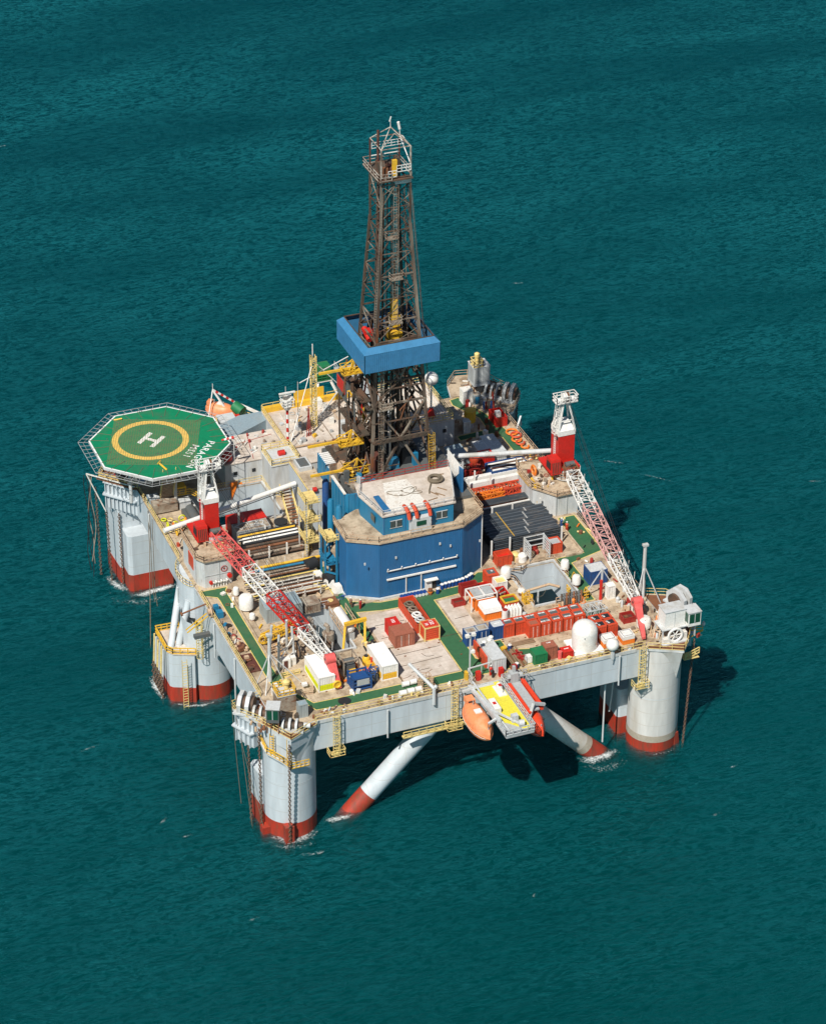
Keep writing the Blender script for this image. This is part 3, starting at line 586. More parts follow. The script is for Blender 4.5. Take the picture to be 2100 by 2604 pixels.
# blue collar with sloping top
wb = thing('wind_collar', 'blue ribbed wind collar hung round the middle of the derrick, open at the top', 'wind screen', (cx, cy, 51.2))
ox0, ox1, oy0, oy1 = 27.2, 39.9, 40.3, 52.8
b = MB()
P = [(ox0,oy0),(ox1,oy0),(ox1,oy1),(ox0,oy1)]
wallseg(P, 51.2, 54.5, 'windbox_blue', par=wb, name='screen', pitch=.34, dep=.07, closed=True)
I = [(28.1,41.1),(39.1,41.1),(39.1,52.0),(28.1,52.0)]; O = [(ox0-.07,oy0-.07),(ox1+.07,oy0-.07),(ox1+.07,oy1+.07),(ox0-.07,oy1+.07)]
b = MB()
for k in range(4):
    j = (k+1) % 4; b.quad((*O[k],54.5),(*O[j],54.5),(*I[j],55.4),(*I[k],55.4)); b.quad((*I[k],55.4),(*I[j],55.4),(*[a*.5+c*.5 for a, c in zip(I[j],O[j])],54.5),(*[a*.5+c*.5 for a, c in zip(I[k],O[k])],54.5))
part('sloping_rim', b, 'windbox_blue', wb)
part('inner_frame', MB().path([(*p,55.42) for p in I], .09, 4, True).path([(*p,51.3) for p in I], .15, 4, True), 'steel_brown', wb)
b = MB()
for k in range(9): x = 28.4+k*1.3; b.box(x-.06,x+.06,41,52,51.3,51.5)
part('floor_beams', b, 'steel_brown', wb)
b = MB().box(28.0,30.2,41.2,52,51.5,51.6).box(28,39,50.2,52,51.5,51.6).box(37.6,39.2,41.2,52,51.5,51.6); part('racking_board', b, 'steel_brown', wb)
part('racking_board', MB().rail([(30.2,42,51.6),(30.2,51,51.6),(37.5,51,51.6),(37.5,42,51.6)],1.1,1.,.07), 'steel_pale', wb)
# crown
c = part('crown_platform', MB().box(cx-3.0,cx-1.2,cy-3.1,cy+4.0,81.8,82.0).box(cx-1.2,cx+2.6,cy-3.1,cy-1.9,81.8,82.0).box(cx-1.2,cx+2.6,cy+1.8,cy+4.0,81.8,82), 'steel_brown', T)
part('crown_rail', MB().rail([(cx-.9,cy-3.1,82),(cx-3.0,cy-3.1,82),(cx-3.0,cy+4,82),(cx+2.6,cy+4,82),(cx+2.6,cy-2.4,82)],1.2,1.1,.075), 'crown_paint', T)
part('crown_rail', MB().rail([(cx+.1,cy-2.6,83.0),(cx+2.4,cy-2.6,83.0)],1.1,.8,.08).rail([(cx-1.4,cy-2.9,82.4),(cx-.1,cy-2.9,82.4)],1.1,.6,.08), 'white', T)
part('crown_beam', MB().box(cx-.2,cx+2.45,cy-2.62,cy-2.42,81.0,82.0), 'white_rusty', T)
b = MB()
TP = [Vector((cx+sx*2.4, cy+sy*2.4, 87)) for sx, sy in ((-1,-1),(1,-1),(1,1),(-1,1))]; A1 = Vector((cx+.4,cy+1.0,89.0)); A2 = Vector((cx+.6,cy-.2,88.4))
b.path(TP, .075, 4, True)
for p in TP: b.bar(p, A1, .1)
b.bar(TP[1], A2, .09).bar(TP[0], A2, .09); part('crown_frame', b, 'crown_paint', T)
part('antenna', MB().bar(A1, A1+Vector((0,0,1.2)), .07).bar(A1+Vector((-.15,0,.9)), A1+Vector((.1,0,1.7)), .14), 'white', T)
part('antenna', MB().bar(A2+Vector((1.1,.6,-.6)), A2+Vector((1.1,.6,.4)), .1).cyl(A2+Vector((1.1,.6,.3)), A2+Vector((.85,.6,1.5)), .22, 8), 'white', T)
part('standpipe', MB().cyl((cx-1.5,cy+1.3,58),(cx-1.5,cy+1.3,88.6),.2,8), 'dark_red_in', T)
part('crown_block', MB().box(cx-.4,cx+.5,cy-1.2,cy+.9,82.0,83.0), 'dark_red_in', T)
part('crown_pulley', MB().cyl((cx-1.9,cy,83),(cx-1.0,cy,83),.8,14), 'steel_brown', T); part('crown_pulley', MB().cyl((cx-1.7,cy+1.5,83),(cx-1.2,cy+1.5,83),.6,12), 'steel_brown', T); part('crown_motor', MB().box(cx-1.6,cx-.9,cy-1.6,cy-.9,82,83.4), 'rust', T); part('crown_motor', MB().box(cx+1.0,cx+1.7,cy+.2,cy+1.4,82,84), 'steel_brown', T)
part('yellow_hoist', MB().prism([(cx-.2,cy-1.7),(cx+.5,cy-1.7),(cx+.5,cy-1.2),(cx-.2,cy-1.2)],82,84.6), 'yellow', T)
part('crown_bracing', MB().bar((cx-2.4,cy+2.4,84),(cx+2.4,cy+2.4,84),.12).bar((cx+2.4,cy-2.4,84),(cx+2.4,cy+2.4,86.8),.12).rail([(cx-2.2,cy+2.2,85.2),(cx+3.2,cy+2.2,85.2),(cx+3.2,cy+3.2,85.2)],1.,1.,.07), 'white', T)
# yellow service jibs on the left of the derrick
for i in range(26):
    x, y = random.uniform(24.8,28.6), random.uniform(37,46); b = MB(); h = random.uniform(.4,1.8); k = random.random()
    if k < .5: b.obox((x,y,30.92),random.uniform(.4,1.4),random.uniform(.4,1.2),h,random.uniform(0,1.5))
    elif k < .8: b.cyl((x,y,31.3),(x+random.uniform(-1.5,1.5),y+random.uniform(-1.5,1.5),31.4+h*.5),.16,8)
    else: b.rail([(x,y,30.92),(x+1.8,y,30.92)],1.1,.9,.07)
    solo('floor_gear', b, random.choice(['steel_pale','rust','grey','dark_grey','red_dark','rail_rust','house_blue','yellow']), 'assorted gear on the dark drill floor left of the blue cabin', 'gear', 'gear on the drill floor left of the cabin')
def jib(x, y, z, L, label, m='yellow', dz=0):
    t = thing('service_jib', label, 'jib crane', (x, y, z), group='yellow service jibs beside the derrick')
    part('jib_boom', MB().bar((x,y,z+.7),(x-L,y,z+.7+dz),.36), m, t)
    b = MB().box(x-1.8,x+2.2,y-.9,y+.9,z-.1,z).rail([(x-1.8,y-.9,z),(x+2.2,y-.9,z),(x+2.2,y+.9,z),(x-1.8,y+.9,z)],1.3,.9,.08,True)
    part('jib_basket', b, m, t); part('jib_mast', MB().bar((x,y,z),(x+.4,y,z+2.4),.25).bar((x+.4,y,z+2.4),(x-L*.35,y,z+.9),.14).bar((x+.4,y,z+2.4),(x+2,y,z+.2),.14).bar((x-.8,y-.5,z),(x+.4,y,z+2.4),.12), m, t); return t
jib(26.9, 44, 31.4, 7.6, 'lowest yellow service jib, just behind the blue cabin roof')
jib(25.9, 44, 36.9, 7.0, 'middle yellow service jib on the left side of the derrick')
jib(27.2, 46, 48.7, 5.6, 'highest yellow service jib, just under the blue collar')
# grey sloping deck and screens on the derrick's left side
for i in range(34):
    z = random.choice([31.6,31.6,35,39,44.9]); x, y = random.uniform(25.6 if z < 34 else 26.8,28.6), random.uniform(42.5,51.5); b = MB(); k = random.random(); h = random.uniform(.4,2.2)
    if k < .4: b.box(x,x+random.uniform(.3,1.1),y,y+random.uniform(.4,1.4),z,z+h*.7)
    elif k < .8: b.bar((x,y,z-3 if z > 32 else z),(x+random.uniform(-.5,1.5),y+random.uniform(-2,2),z+h*2),.22)
    else: b.cyl((x,y,z+.4),(x+.3,y+2.2,z+.5),.3,8)
    solo('rig_gear', b, random.choice(['steel_brown','black','dark_grey','rust','leg_steel','steel_brown','steel_pale']), 'dark rusty gear crowded on the walkways left of the derrick', 'gear', 'dark gear left of the derrick')
solo('pipe_walkway', MB().box(25.0,28.4,43.5,53,31.2,31.5).rail([(25,43.5,31.5),(25,53,31.5)],1.2,1.5,.07).rail([(28.2,43.5,31.5),(28.2,53,31.5)],1.2,1.5,.07), 'steel_brown', 'rusty brown grating walkway at the left foot of the derrick', 'walkway')
solo('pipe_walkway', MB().box(27.0,28.9,42.5,52,38.6,38.8).rail([(27.0,42.5,38.8),(27.0,52,38.8)],1.2,1.5,.07).rail([(28.8,42.5,38.8),(28.8,52,38.8)],1.2,1.5,.07), 'steel_brown', 'rusty brown walkway hung beside the derrick, halfway below the blue collar', 'walkway')
solo('pipe_walkway', MB().box(27.6,29.2,43,52,44.4,44.6).rail([(27.6,43,44.6),(27.6,52,44.6)],1.2,1.5,.07), 'steel_brown', 'brown walkway left of the derrick directly beneath the blue collar', 'walkway')
b = MB().box(28.45,28.7,52.4,56.6,39.3,43.2); t = thing('red_panel_screen', 'dark framed screen with a red panel, left of the derrick and below the collar', 'screen', (28.6,54.5,39))
part('screen_board', b, 'dark_grey', t); part('red_panel', MB().box(28.35,28.44,52.7,56.2,40.6,42.7), 'red', t); part('screen_post', MB().bar((28.8,52.6,31),(28.8,52.6,39.4),.25), 'steel_brown', t); part('screen_post', MB().bar((28.8,56.4,24.6),(28.8,56.4,39.4),.25), 'steel_brown', t)
# derrick left leg stubs: leaning mud hoses
t = thing('mud_hose', 'thick red hose hanging inside the left of the derrick', 'hose', (30,49,31)); part('hose', MB().path([(30,49,32),(29.7,49.2,37),(30.3,49.4,41),(31,49.5,45)], .16, 6), 'red', t)
solo('mud_hose', MB().path([(31,50,32),(30.6,50.2,36),(30.8,50.4,39.5)], .22, 6), 'yellow', 'thick yellow hose inside the left of the derrick', 'hose')

# ------------------------------------------------------------------ radome ball by the derrick
t = thing('radome_ball', 'white radome ball on a striped post just right of the derrick', 'radome', (49.2, 66.8, 24.5))
part('ball', MB().sph((49.2,66.8,32.0),1.2,20,12), 'white', t); part('post', MB().cyl((49.2,66.8,24.5),(49.2,66.8,31),.16,8), 'white', t); part('red_stand', MB().lathe([(.8,0),(.5,1.2),(.3,1.8)], (49.2,66.8,24.56), 10), 'red', t)
# ------------------------------------------------------------------ helideck
H = 28.0; hc = (1.85, 69.6); RO = 11.85
T = thing('helideck', 'eight sided green helideck with yellow ring and white H at the far left corner', 'helideck', (*hc, D))
octp = lambda r: [(hc[0]+r*math.cos(R_(22.5+45*k)), hc[1]+r*math.sin(R_(22.5+45*k))) for k in range(8)]
part('deck_slab', MB().prism(octp(RO), H-.5, H-.02), 'light_grey', T)
part('white_border', MB().sheet(octp(RO), H-.01), 'white_paint', T)
gd = part('green_paint', MB().sheet(octp(RO-.27), H), 'heli_green', T)
rc = (.6, 70.7)
part('ring', MB().add([(rc[0]+r*math.cos(R_(a*5)), rc[1]+r*math.sin(R_(a*5)), H+.012) for a in range(72) for r in (5.35, 6.4)], [(2*i, 2*i+1, (2*i+3) % 144, (2*i+2) % 144) for i in range(72)]), 'ring_paint', gd)
hd = Vector((-.733,-.68,0)); hs = Vector((.60,-.80,0)); hd = Vector((-2.8,-2.5,0)).normalized(); hs = Vector((hd.y,-hd.x,0))*-1
b = MB(); c0 = Vector((.75,70.75,H+.012))
def slab(c, a, la, w, lw): b.quad(c-a*la-w*lw, c+a*la-w*lw, c+a*la+w*lw, c-a*la+w*lw)
for sg in (-1, 1): slab(c0+hs*sg*1.25, hd, 1.95, hs, .38)
slab(c0, hs, .87, hd, .34); part('letter_h', b, 'white_paint', gd)
td = Vector((-6.5,-7.0,0)).normalized(); tu = Vector((-td.y, td.x, 0))
part('lettering', text_b('PARAGON', 1.75, (6.9,63.4,H+.015), td, tu, spacing=1.15, bold=.02), 'white_paint', gd)
part('lettering', text_b('MSS1', 1.75, (5.75,64.95,H+.015), td, tu, spacing=1.15, bold=.02), 'white_paint', gd)
for k, s_ in ((2,'22.2'),(1,'9.3'),(3,'22'),(5,'9.3')):
    a = Vector((*octp(RO-.22)[k], H+.004)); e = Vector((*octp(RO-.22)[(k+1) % 8], H+.004)); m_ = a*.5+e*.5; d = (e-a).normalized()
    part('size_mark', text_b(s_, .55, m_, d if k in (1,2) else -d, Vector((-d.y,d.x,0)) if k in (1,2) else Vector((d.y,-d.x,0)), bold=.01), 'black', T)
# landing net: a woven rope grid
b = MB(); nc = Vector((1.0,69.9)); n1 = Vector((.93,-.37)); n2 = Vector((.37,.93)); hw_ = 7.2; NN = 36
for i in range(NN+1):
    t = -hw_+2*hw_*i/NN
    for u, v in ((n1, n2), (n2, n1)):
        p = nc+u*t-v*hw_; q = nc+u*t+v*hw_; b.bar((p.x,p.y,H+.03),(q.x,q.y,H+.03),.04)
solo('landing_net', b, 'net', 'tan rope landing net stretched over the yellow ring and the H', 'net')
for k in range(28):
    a = R_(k*360/28+3); r0 = 8.4; r1 = 10.9/max(.92, abs(math.cos((a-R_(22.5)) % R_(45)-R_(22.5)))); b = MB(); b.bar((hc[0]+r0*math.cos(a), hc[1]+r0*math.sin(a), H+.05), (hc[0]+r1*math.cos(a), hc[1]+r1*math.sin(a), H+.05), .05)
    part('net_tie', b, 'rope', gd)
# outer safety net frame
O2 = octp(RO+1.75)
b = MB().path([(*p, H-.35) for p in O2], .045, 4, True).path([(*p, H-.45) for p in octp(RO+.9)], .025, 4, True)
P8 = octp(RO+.05)
for k in range(8):
    for i in range(8):
        t = i/8; p = Vector((*P8[k], H-.3))*(1-t)+Vector((*P8[(k+1) % 8], H-.3))*t; q = Vector((*O2[k], H-.35))*(1-t)+Vector((*O2[(k+1) % 8], H-.35))*t; b.bar(p, q, .05)
part('safety_frame', b, 'grey', T)
b = MB()
for x in (-5, 0, 4.5, 9): b.box(x-.15,x+.15,60.2,79,H-1.1,H-.5)
for y in (62, 67, 72, 77): b.box(-6.5,10.5,y-.15,y+.15,H-1.5,H-1.1)
part('green_paint_stain', MB().sheet([(8.5,61.5),(12.2,65.8),(11.8,70),(8,68),(5.5,62)],H+.004), 'green_dark_wall', gd) if False else None
part('under_frame', b, 'dark_grey', T)
for x, y in ((-4.5,66),(-4.5,74),(2,62),(2,76),(9,64),(9,75),(6,70)): part('support_leg', MB().cyl((x,y,D),(x,y,H-1.1),.3,10), 'light_grey', T)
part('drain_gutter', MB().bar((-6.6,60.2,H-.9),(3,57.9,H-.9),.2).bar((3,57.9,H-.9),(10,61,H-.9),.2), 'dark_grey', T)
solo('fire_monitor', MB().cyl((.3,60.6,H),(-.4,62.4,H+.4),.16,8).bar((-.8,62.3,H+.4),(-.1,62.8,H+.6),.12), 'yellow', 'yellow fire monitor nozzle on the near edge of the helideck', 'fire monitor', 'fire monitors')
solo('fire_monitor', MB().cyl((-3.2,79.2,H),(-1.9,78.7,H+.3),.13,8), 'yellow', 'yellow fire monitor nozzle on the far left edge of the helideck', 'fire monitor', 'fire monitors')
t = thing('windsock', 'red and white striped windsock over the right edge of the helideck', 'windsock', (12.4,62.3,H-3))
part('pole', MB().bar((12.4,62.3,H-3),(12.4,62.3,H+2.9),.09), 'white', t)
for i in range(5): part('sock_band', MB().cyl((12.4-.42*i,62.3+.0*i,H+2.7-.02*i),(11.98-.42*i,62.3,H+2.66-.03*i),.26-.02*i,8,r2=.24-.02*i), 'red' if i % 2 == 0 else 'white', t)

# ------------------------------------------------------------------ accommodation blocks behind
def block(x0, x1, y0, y1, z0, z1, name, label, wall='light_grey', roof='deck_pale', par_t=.15, cat='building'):
    t = thing(name, label, cat, ((x0+x1)/2, (y0+y1)/2, z0))
    part('wall', MB().box(x0,x1,y0,y1,z0,z1), wall, t); part('roof', MB().box(x0-.12,x1+.12,y0-.12,y1+.12,z1+.004,z1+par_t), roof, t); return t
A = block(22.8,52.6,64.6,78.6,D,24.4,'accommodation_block','long pale roofed accommodation block behind the derrick, yellow edged at its far side')
part('yellow_gutter', MB().box(22.9,39.5,77.9,78.7,24.56,25.5), 'yellow', A); part('yellow_screen', MB().box(28.6,34,78.5,78.75,25.5,27.3), 'yellow', A)
part('roof_rail', MB().rail([(22.8,78.9,24.6),(22.8,64.8,24.6)],1.1,2,.09), 'rail_yellow', A); part('roof_rail', MB().rail([(23,79.1,24.6),(52.5,79.1,24.6),(52.5,64.8,24.6),(41,64.8,24.6)],1.1,2,.09), 'rail_yellow', A)
part('roof_pipe', MB().bar((24,64.9,24.9),(40,64.9,24.9),.2).bar((23.4,65.6,24.8),(23.4,77,24.8),.16), 'rail_rust', A)
part('window', MB().box(50.5,51.1,64.5,64.61,22.3,23.0), 'black', A)
for i in range(9): part('roof_beam', MB().box(47+i*.6,47.15+i*.6,66,77,24.56,24.72), 'white_rusty', A)
B = block(11.5,22.6,64.7,73.2,D,24.0,'crew_quarters','lower pale roofed crew quarters between the helideck and the taller block')
part('window', MB().box(13.0,13.6,64.6,64.71,21.9,22.5), 'black', B); part('window', MB().box(16.2,16.8,64.6,64.71,21.9,22.5), 'black', B)
part('blue_strip', MB().prism([(12,74),(13,72.2),(16.5,73.6),(23.9,77.2),(23.9,79.8),(18.9,79.8),(14,77.6)], D+1.8, D+4.3), 'cont_bluegrey', B)
part('red_line', MB().bar((18.1,73,24.18),(16.6,65,24.18),.09), 'red_dark', B); part('red_line', MB().bar((12.8,70,24.18),(22,71.6,24.18),.07), 'red_dark', B)
C_ = block(17.9,22.9,59.4,65.0,D,25.4,'ventilation_house','grey box house with a yellow railed roof beside the shaded pit','light_grey','light_grey')
part('roof_rail', MB().rail([(18,64.8,25.55),(18,59.5,25.55),(22.8,59.5,25.55),(22.8,64.8,25.55)],1.1,1.6,.1,True), 'rail_yellow', C_)
part('red_winch', MB().cyl((20.1,62.4,25.9),(21.2,62.4,25.9),.5,10), 'red', C_)
E_ = block(23.1,29.9,59.6,64.5,D,24.6,'pump_house','weathered grey house with three small square windows left of the derrick','light_grey','deck_pale')
for x in (24.6,25.9,27.2): part('window', MB().box(x,x+.65,59.5,59.61,22.6,23.3), 'black', E_)
for i in range(12): part('louvre', MB().box(24+i*.42,24.18+i*.42,59.46,59.6,20.6,21.8), 'white_rusty', E_)
F_ = block(19.9,23.0,47.0,56.5,D,27.6,'mud_house','tall narrow grey house with an open roof hatch beside the drill floor','hull_grey','deck_beige')
part('hatch', MB().box(20.4,22.6,52.6,55.8,27.76,28.5), 'light_grey', F_); part('hatch_opening', MB().box(20.7,22.3,52.9,55.5,28.5,28.52), 'dark_grey', F_); part('yellow_edge_rail', MB().bar((19.8,46.8,27.9),(19.8,56,27.9),.14).bar((19.8,46.8,20),(19.8,46.8,27.9),.12), 'rail_yellow', F_)
part('red_beacon', MB().cyl((20.6,46.9,27.6),(21.3,46.9,27.6),.4,8), 'red', F_)
# white slatted platform with a blue side
t = thing('slatted_platform', 'white slatted platform with a blue side wall left of the derrick base', 'platform', (25,49,26))
b = MB()
for i in range(9): b.box(23.3,26.6,46.6+i*.57,46.95+i*.57,31.2,31.32)
part('slat_deck', b, 'white', t); wallseg([(23.25,51.8),(23.25,46.4)], 25.6, 31.3, 'house_blue', par=t, name='side_wall', pitch=1.6); part('grey_side', MB().box(23.3,26.0,46.1,46.35,27.5,32.2), 'steel_pale', t)
solo('blue_silo', MB().lathe([(.55,0),(.55,9),(.3,9.5)], (22.3,45.4,D+1), 14), 'blue', 'slim blue vertical tank in front of the tall narrow grey house', 'tank')
for i, (x, y) in enumerate(((20.2,33.4),(19.6,35.6))): solo('blue_silo', MB().lathe([(.5,0),(.5,8),(.3,8.4)], (x,y,24.2), 14), 'house_blue', ('blue vertical tank at the left corner of the blue wind wall, nearer one','blue vertical tank at the left corner of the blue wind wall, farther one')[i], 'tank')
# left stair tower
t = thing('stair_tower', 'yellow and white open stair tower left of the blue drill floor house', 'stairs', (17.5,40,D))
for x, y in ((16.6,38.6),(18.8,38.6),(18.8,42.2),(16.6,42.2)): part('tower_post', MB().bar((x,y,D),(x,y,31),.2), 'light_grey', t)
part('ladder', MB().ladder((16.5,38.4,D),(16.5,38.4,30.8),.6,cage=None), 'rail_yellow', t)
for z in (23.2, 27, 30.6): part('landing', MB().box(16.5,19,38.5,42.3,z-.1,z).rail([(16.5,42.3,z),(16.5,38.5,z),(19,38.5,z)],1.1,1.,.08), 'rail_yellow', t)
for k in range(3): part('stair_flight', MB().ladder((17.6,39,D+3.7*k),(17.6,42,D+3.7*k+3.5),.8,(1,0,0),.35,.08), 'rail_yellow', t)
t = thing('stair_tower', 'blue framed stair landing tucked against the left corner of the blue wall', 'stairs', (18,33,D))
for x, y in ((17.2,31.6),(18.6,30.2),(18.6,33.5),(17.2,33.5)): part('tower_post', MB().bar((x,y,D),(x,y,28.4),.28), 'house_blue', t)
for z in (24.0, 28.4): part('landing', MB().box(17,19,30.2,33.8,z-.12,z).rail([(19,30.2,z),(17,30.2,z),(17,33.8,z)],1.1,1.,.09), 'rail_yellow' if z > 26 else 'house_blue', t)
part('tie_beam', MB().bar((17.2,31.6,22),(18.6,30.2,22),.22), 'house_blue', t); part('tie_beam', MB().bar((17.2,31.6,26),(18.6,33.5,26),.22), 'house_blue', t)
for i, (x, y) in enumerate(((16.4,36.0),(17.9,31.2))): solo('rubber_fender', MB().cyl((x-.9,y,D+1.1),(x+.9,y+.4,D+1.1),1.05,14), 'black', ('round black rubber fender lying at the left foot of the blue wall, farther one','round black rubber fender lying at the left foot of the blue wall, nearer one')[i], 'fender')
solo('rubber_fender', MB().cyl((18.3,46.4,D+1.2),(19.8,46.4,D+1.2),1.2,14), 'black', 'black rubber fender at the foot of the tall narrow grey house', 'fender')
for i, (x, y) in enumerate(((16.6,33.4),(17.6,30.9),(18.2,28.9))):
    solo('white_bag', MB().prism([(x-.8,y-.8),(x+.8,y-.8),(x+.8,y+.8),(x-.8,y+.8)], D, D+1.3, [(x-.5,y-.5),(x+.55,y-.6),(x+.5,y+.5),(x-.6,y+.5)]), 'white', ('white bulk bag beside the left foot of the blue wall, farthest of three','white bulk bag beside the left foot of the blue wall, middle of three','white bulk bag beside the left foot of the blue wall, nearest of three')[i], 'bag', 'white bulk bags')
# masts on the roofs
t = thing('lattice_mast', 'tall thin yellow lattice mast with white stays on the roof left of the derrick', 'mast', (29.5,71,24.6))
part('mast', MB().lattice((29.5,71,24.6),(29.5,71,38.2),(.85,.85),(.85,.85),(1,0,0),15,.10,.08), 'rail_yellow', t); part('mast_tip', MB().bar((29.4,71,38.2),(29.4,71,40.4),.14), 'white', t)
for q in ((22.9,64.8,25),(36.5,72.0,28.5),(38.5,78.5,25)): part('stay', MB().bar((29.5,71,37.2),q,.11), 'white', t)
part('stay', MB().bar((29.5,71,25),(37.0,74,31),.16), 'light_grey', t); part('stay', MB().bar((27,71,33.4),(36.5,73,35.6),.12), 'white', t)
t = thing('radar_mast', 'short red and white striped radar mast on the roof beside the helideck', 'mast', (23.3,66.7,24.5))
for i in range(9): part('mast_band', MB().cyl((23.3,66.7,24.5+i*.85),(23.3,66.7,25.35+i*.85),.22,8), 'white' if i % 2 == 0 else 'red', t)
part('radar_basket', MB().lathe([(.5,0),(.9,.8),(.9,2.2)], (23.3,66.7,31.4), 10, cap=False, smooth=False).rail([(22.3,65.7,32.3),(24.3,65.7,32.3),(24.3,67.7,32.3),(22.3,67.7,32.3)],1.2,.7,.08,True), 'white', t)
part('radar_arm', MB().box(21.9,24.7,66.55,66.85,34.4,34.65), 'white', t)
for i, (x, y, h) in enumerate(((23.9,69.2,9.8),(26.0,69.0,10.4))): solo('whip_antenna', MB().bar((x,y,24.5),(x,y,24.5+h),.09), 'light_grey', ('thin white whip antenna just behind the radar mast','thin white whip antenna between radar mast and lattice mast')[i], 'antenna')
solo('small_mast', MB().bar((27.5,68,24.5),(27.5,68,30.5),.12).bar((27.1,68,24.5),(27.5,68,30.5),.1).bar((27.9,68,24.5),(27.5,68,30.5),.1), 'red_dark', 'thin red windsock post on the pale roof left of the derrick', 'mast')
solo('roof_box', MB().box(31.5,33,76.5,77.8,24.6,25.9), 'white', 'white box on the far roof behind the lattice mast', 'box')
solo('green_booth', MB().box(33.6,36,80.4,82.4,27.4,30).rail([(33.4,80.2,27.4),(36.2,80.2,27.4)],1.1,.8,.1), 'green', 'small green booth on white legs behind the far roof', 'booth')
solo('booth_stand', MB().bar((33.8,80.6,27.3),(32.9,79.4,24),.35).bar((35.9,80.6,27.3),(37.2,79.2,24),.35).box(33.4,36.2,80.2,82.6,27.15,27.38), 'white', 'white splayed stand under the small green booth', 'stand')
solo('grey_gangway', MB().box(36.4,40.2,62,80,29.5,29.8).rail([(36.5,62,29.8),(36.5,80,29.8)],1.2,1.6,.08), 'grey', 'broad grey gangway behind the derrick near the green booth', 'gangway')
# broken ground on the roofs
for i in range(22):
    x = random.uniform(24,45); y = random.uniform(66,77); h = random.uniform(.3,1.1); s_ = random.uniform(.4,1.2)
    solo('roof_vent', MB().box(x,x+s_,y,y+s_*.8,24.56,24.56+h), random.choice(['light_grey','white_rusty','steel_pale','grey']), 'small vent box on the long pale roof behind the derrick', 'vent', 'small vents on the long pale roof')
# ------------------------------------------------------------------ cranes
def oct_poly(cx, cy, r): return [(cx+r*math.cos(R_(22.5+45*k)), cy+r*math.sin(R_(22.5+45*k))) for k in range(8)]
def house(P, z1, label, x):
    t = thing('crane_house', label, 'building', (P[0][0], P[0][1], D)); part('wall', MB().prism(P, D, z1), 'light_grey', t)
    cx = sum(p[0] for p in P)/len(P); cy = sum(p[1] for p in P)/len(P); Q = [(cx+(a-cx)*1.08, cy+(b_-cy)*1.08) for a, b_ in P]
    part('roof_deck', MB().prism(Q, z1, z1+.2), 'deck_beige', t); part('roof_rail', MB().rail([(*q, z1+.2) for q in Q], 1.1, 1.2, .09, True), 'rail_rust', t); return t
hL = house([(-1.9,38.6),(-1.0,37.2),(3.4,37.2),(4.0,38.2),(4.0,45.6),(2.8,47),(-.8,47),(-1.9,45.6)], 24.6, 'grey house under the left crane, with a round red emblem on its front', 0)
part('round_emblem', MB().torus((2.2,37.12,22.7),.5,.07,16,4,'y').add([(2.0,37.14,22.75),(2.2,37.14,22.4),(2.4,37.14,22.75),(2.3,37.14,22.9),(2.2,37.14,22.8),(2.1,37.14,22.9)],[(0,1,2,3,4,5)]), 'red_dark', hL)
for i in range(6): part('vent_pipe', MB().path([(.2+i*.45,36.9,D),(.2+i*.45,36.9,D+1.0+.25*(i % 2)),(.3+i*.45,36.5,D+1.1)], .1, 6), 'white', hL)
part('fire_reel', MB().cyl((3.0,36.7,D+1.7),(3.0,37.1,D+1.7),.4,10), 'red', hL); part('fire_reel', MB().cyl((-.1,36.7,D+1.0),(-.1,37.1,D+1.0),.3,10), 'red', hL)
part('wall_seam', MB().box(1.4,1.46,37.12,37.2,D,24.6).box(-1,3.4,37.12,37.2,21.8,21.86), 'grey', hL)
part('red_door', MB().box(-2.0,-1.9,40.2,42.6,21.4,23.8), 'red_orange', hL)
hR = house([(56.8,40.6),(57.9,39.2),(59.5,37.0),(63.4,37.0),(64.6,38.6),(64.6,45.6),(62.4,48),(57.4,48),(56.8,46)], 23.6, 'weathered grey house under the right crane with cluttered roof', 1)
part('wall_seam', MB().bar((59.5,36.95,D),(59.5,36.95,23.5),.12).bar((61.4,36.95,D),(61.4,36.95,23.5),.1), 'grey', hR); part('yellow_ladder', MB().ladder((56.6,46,23.8),(56.6,41,23.8),.7), 'yellow', hR)
part('yellow_plate', MB().box(57.3,58,39.9,39.96,20.9,21.4), 'yellow', hR)
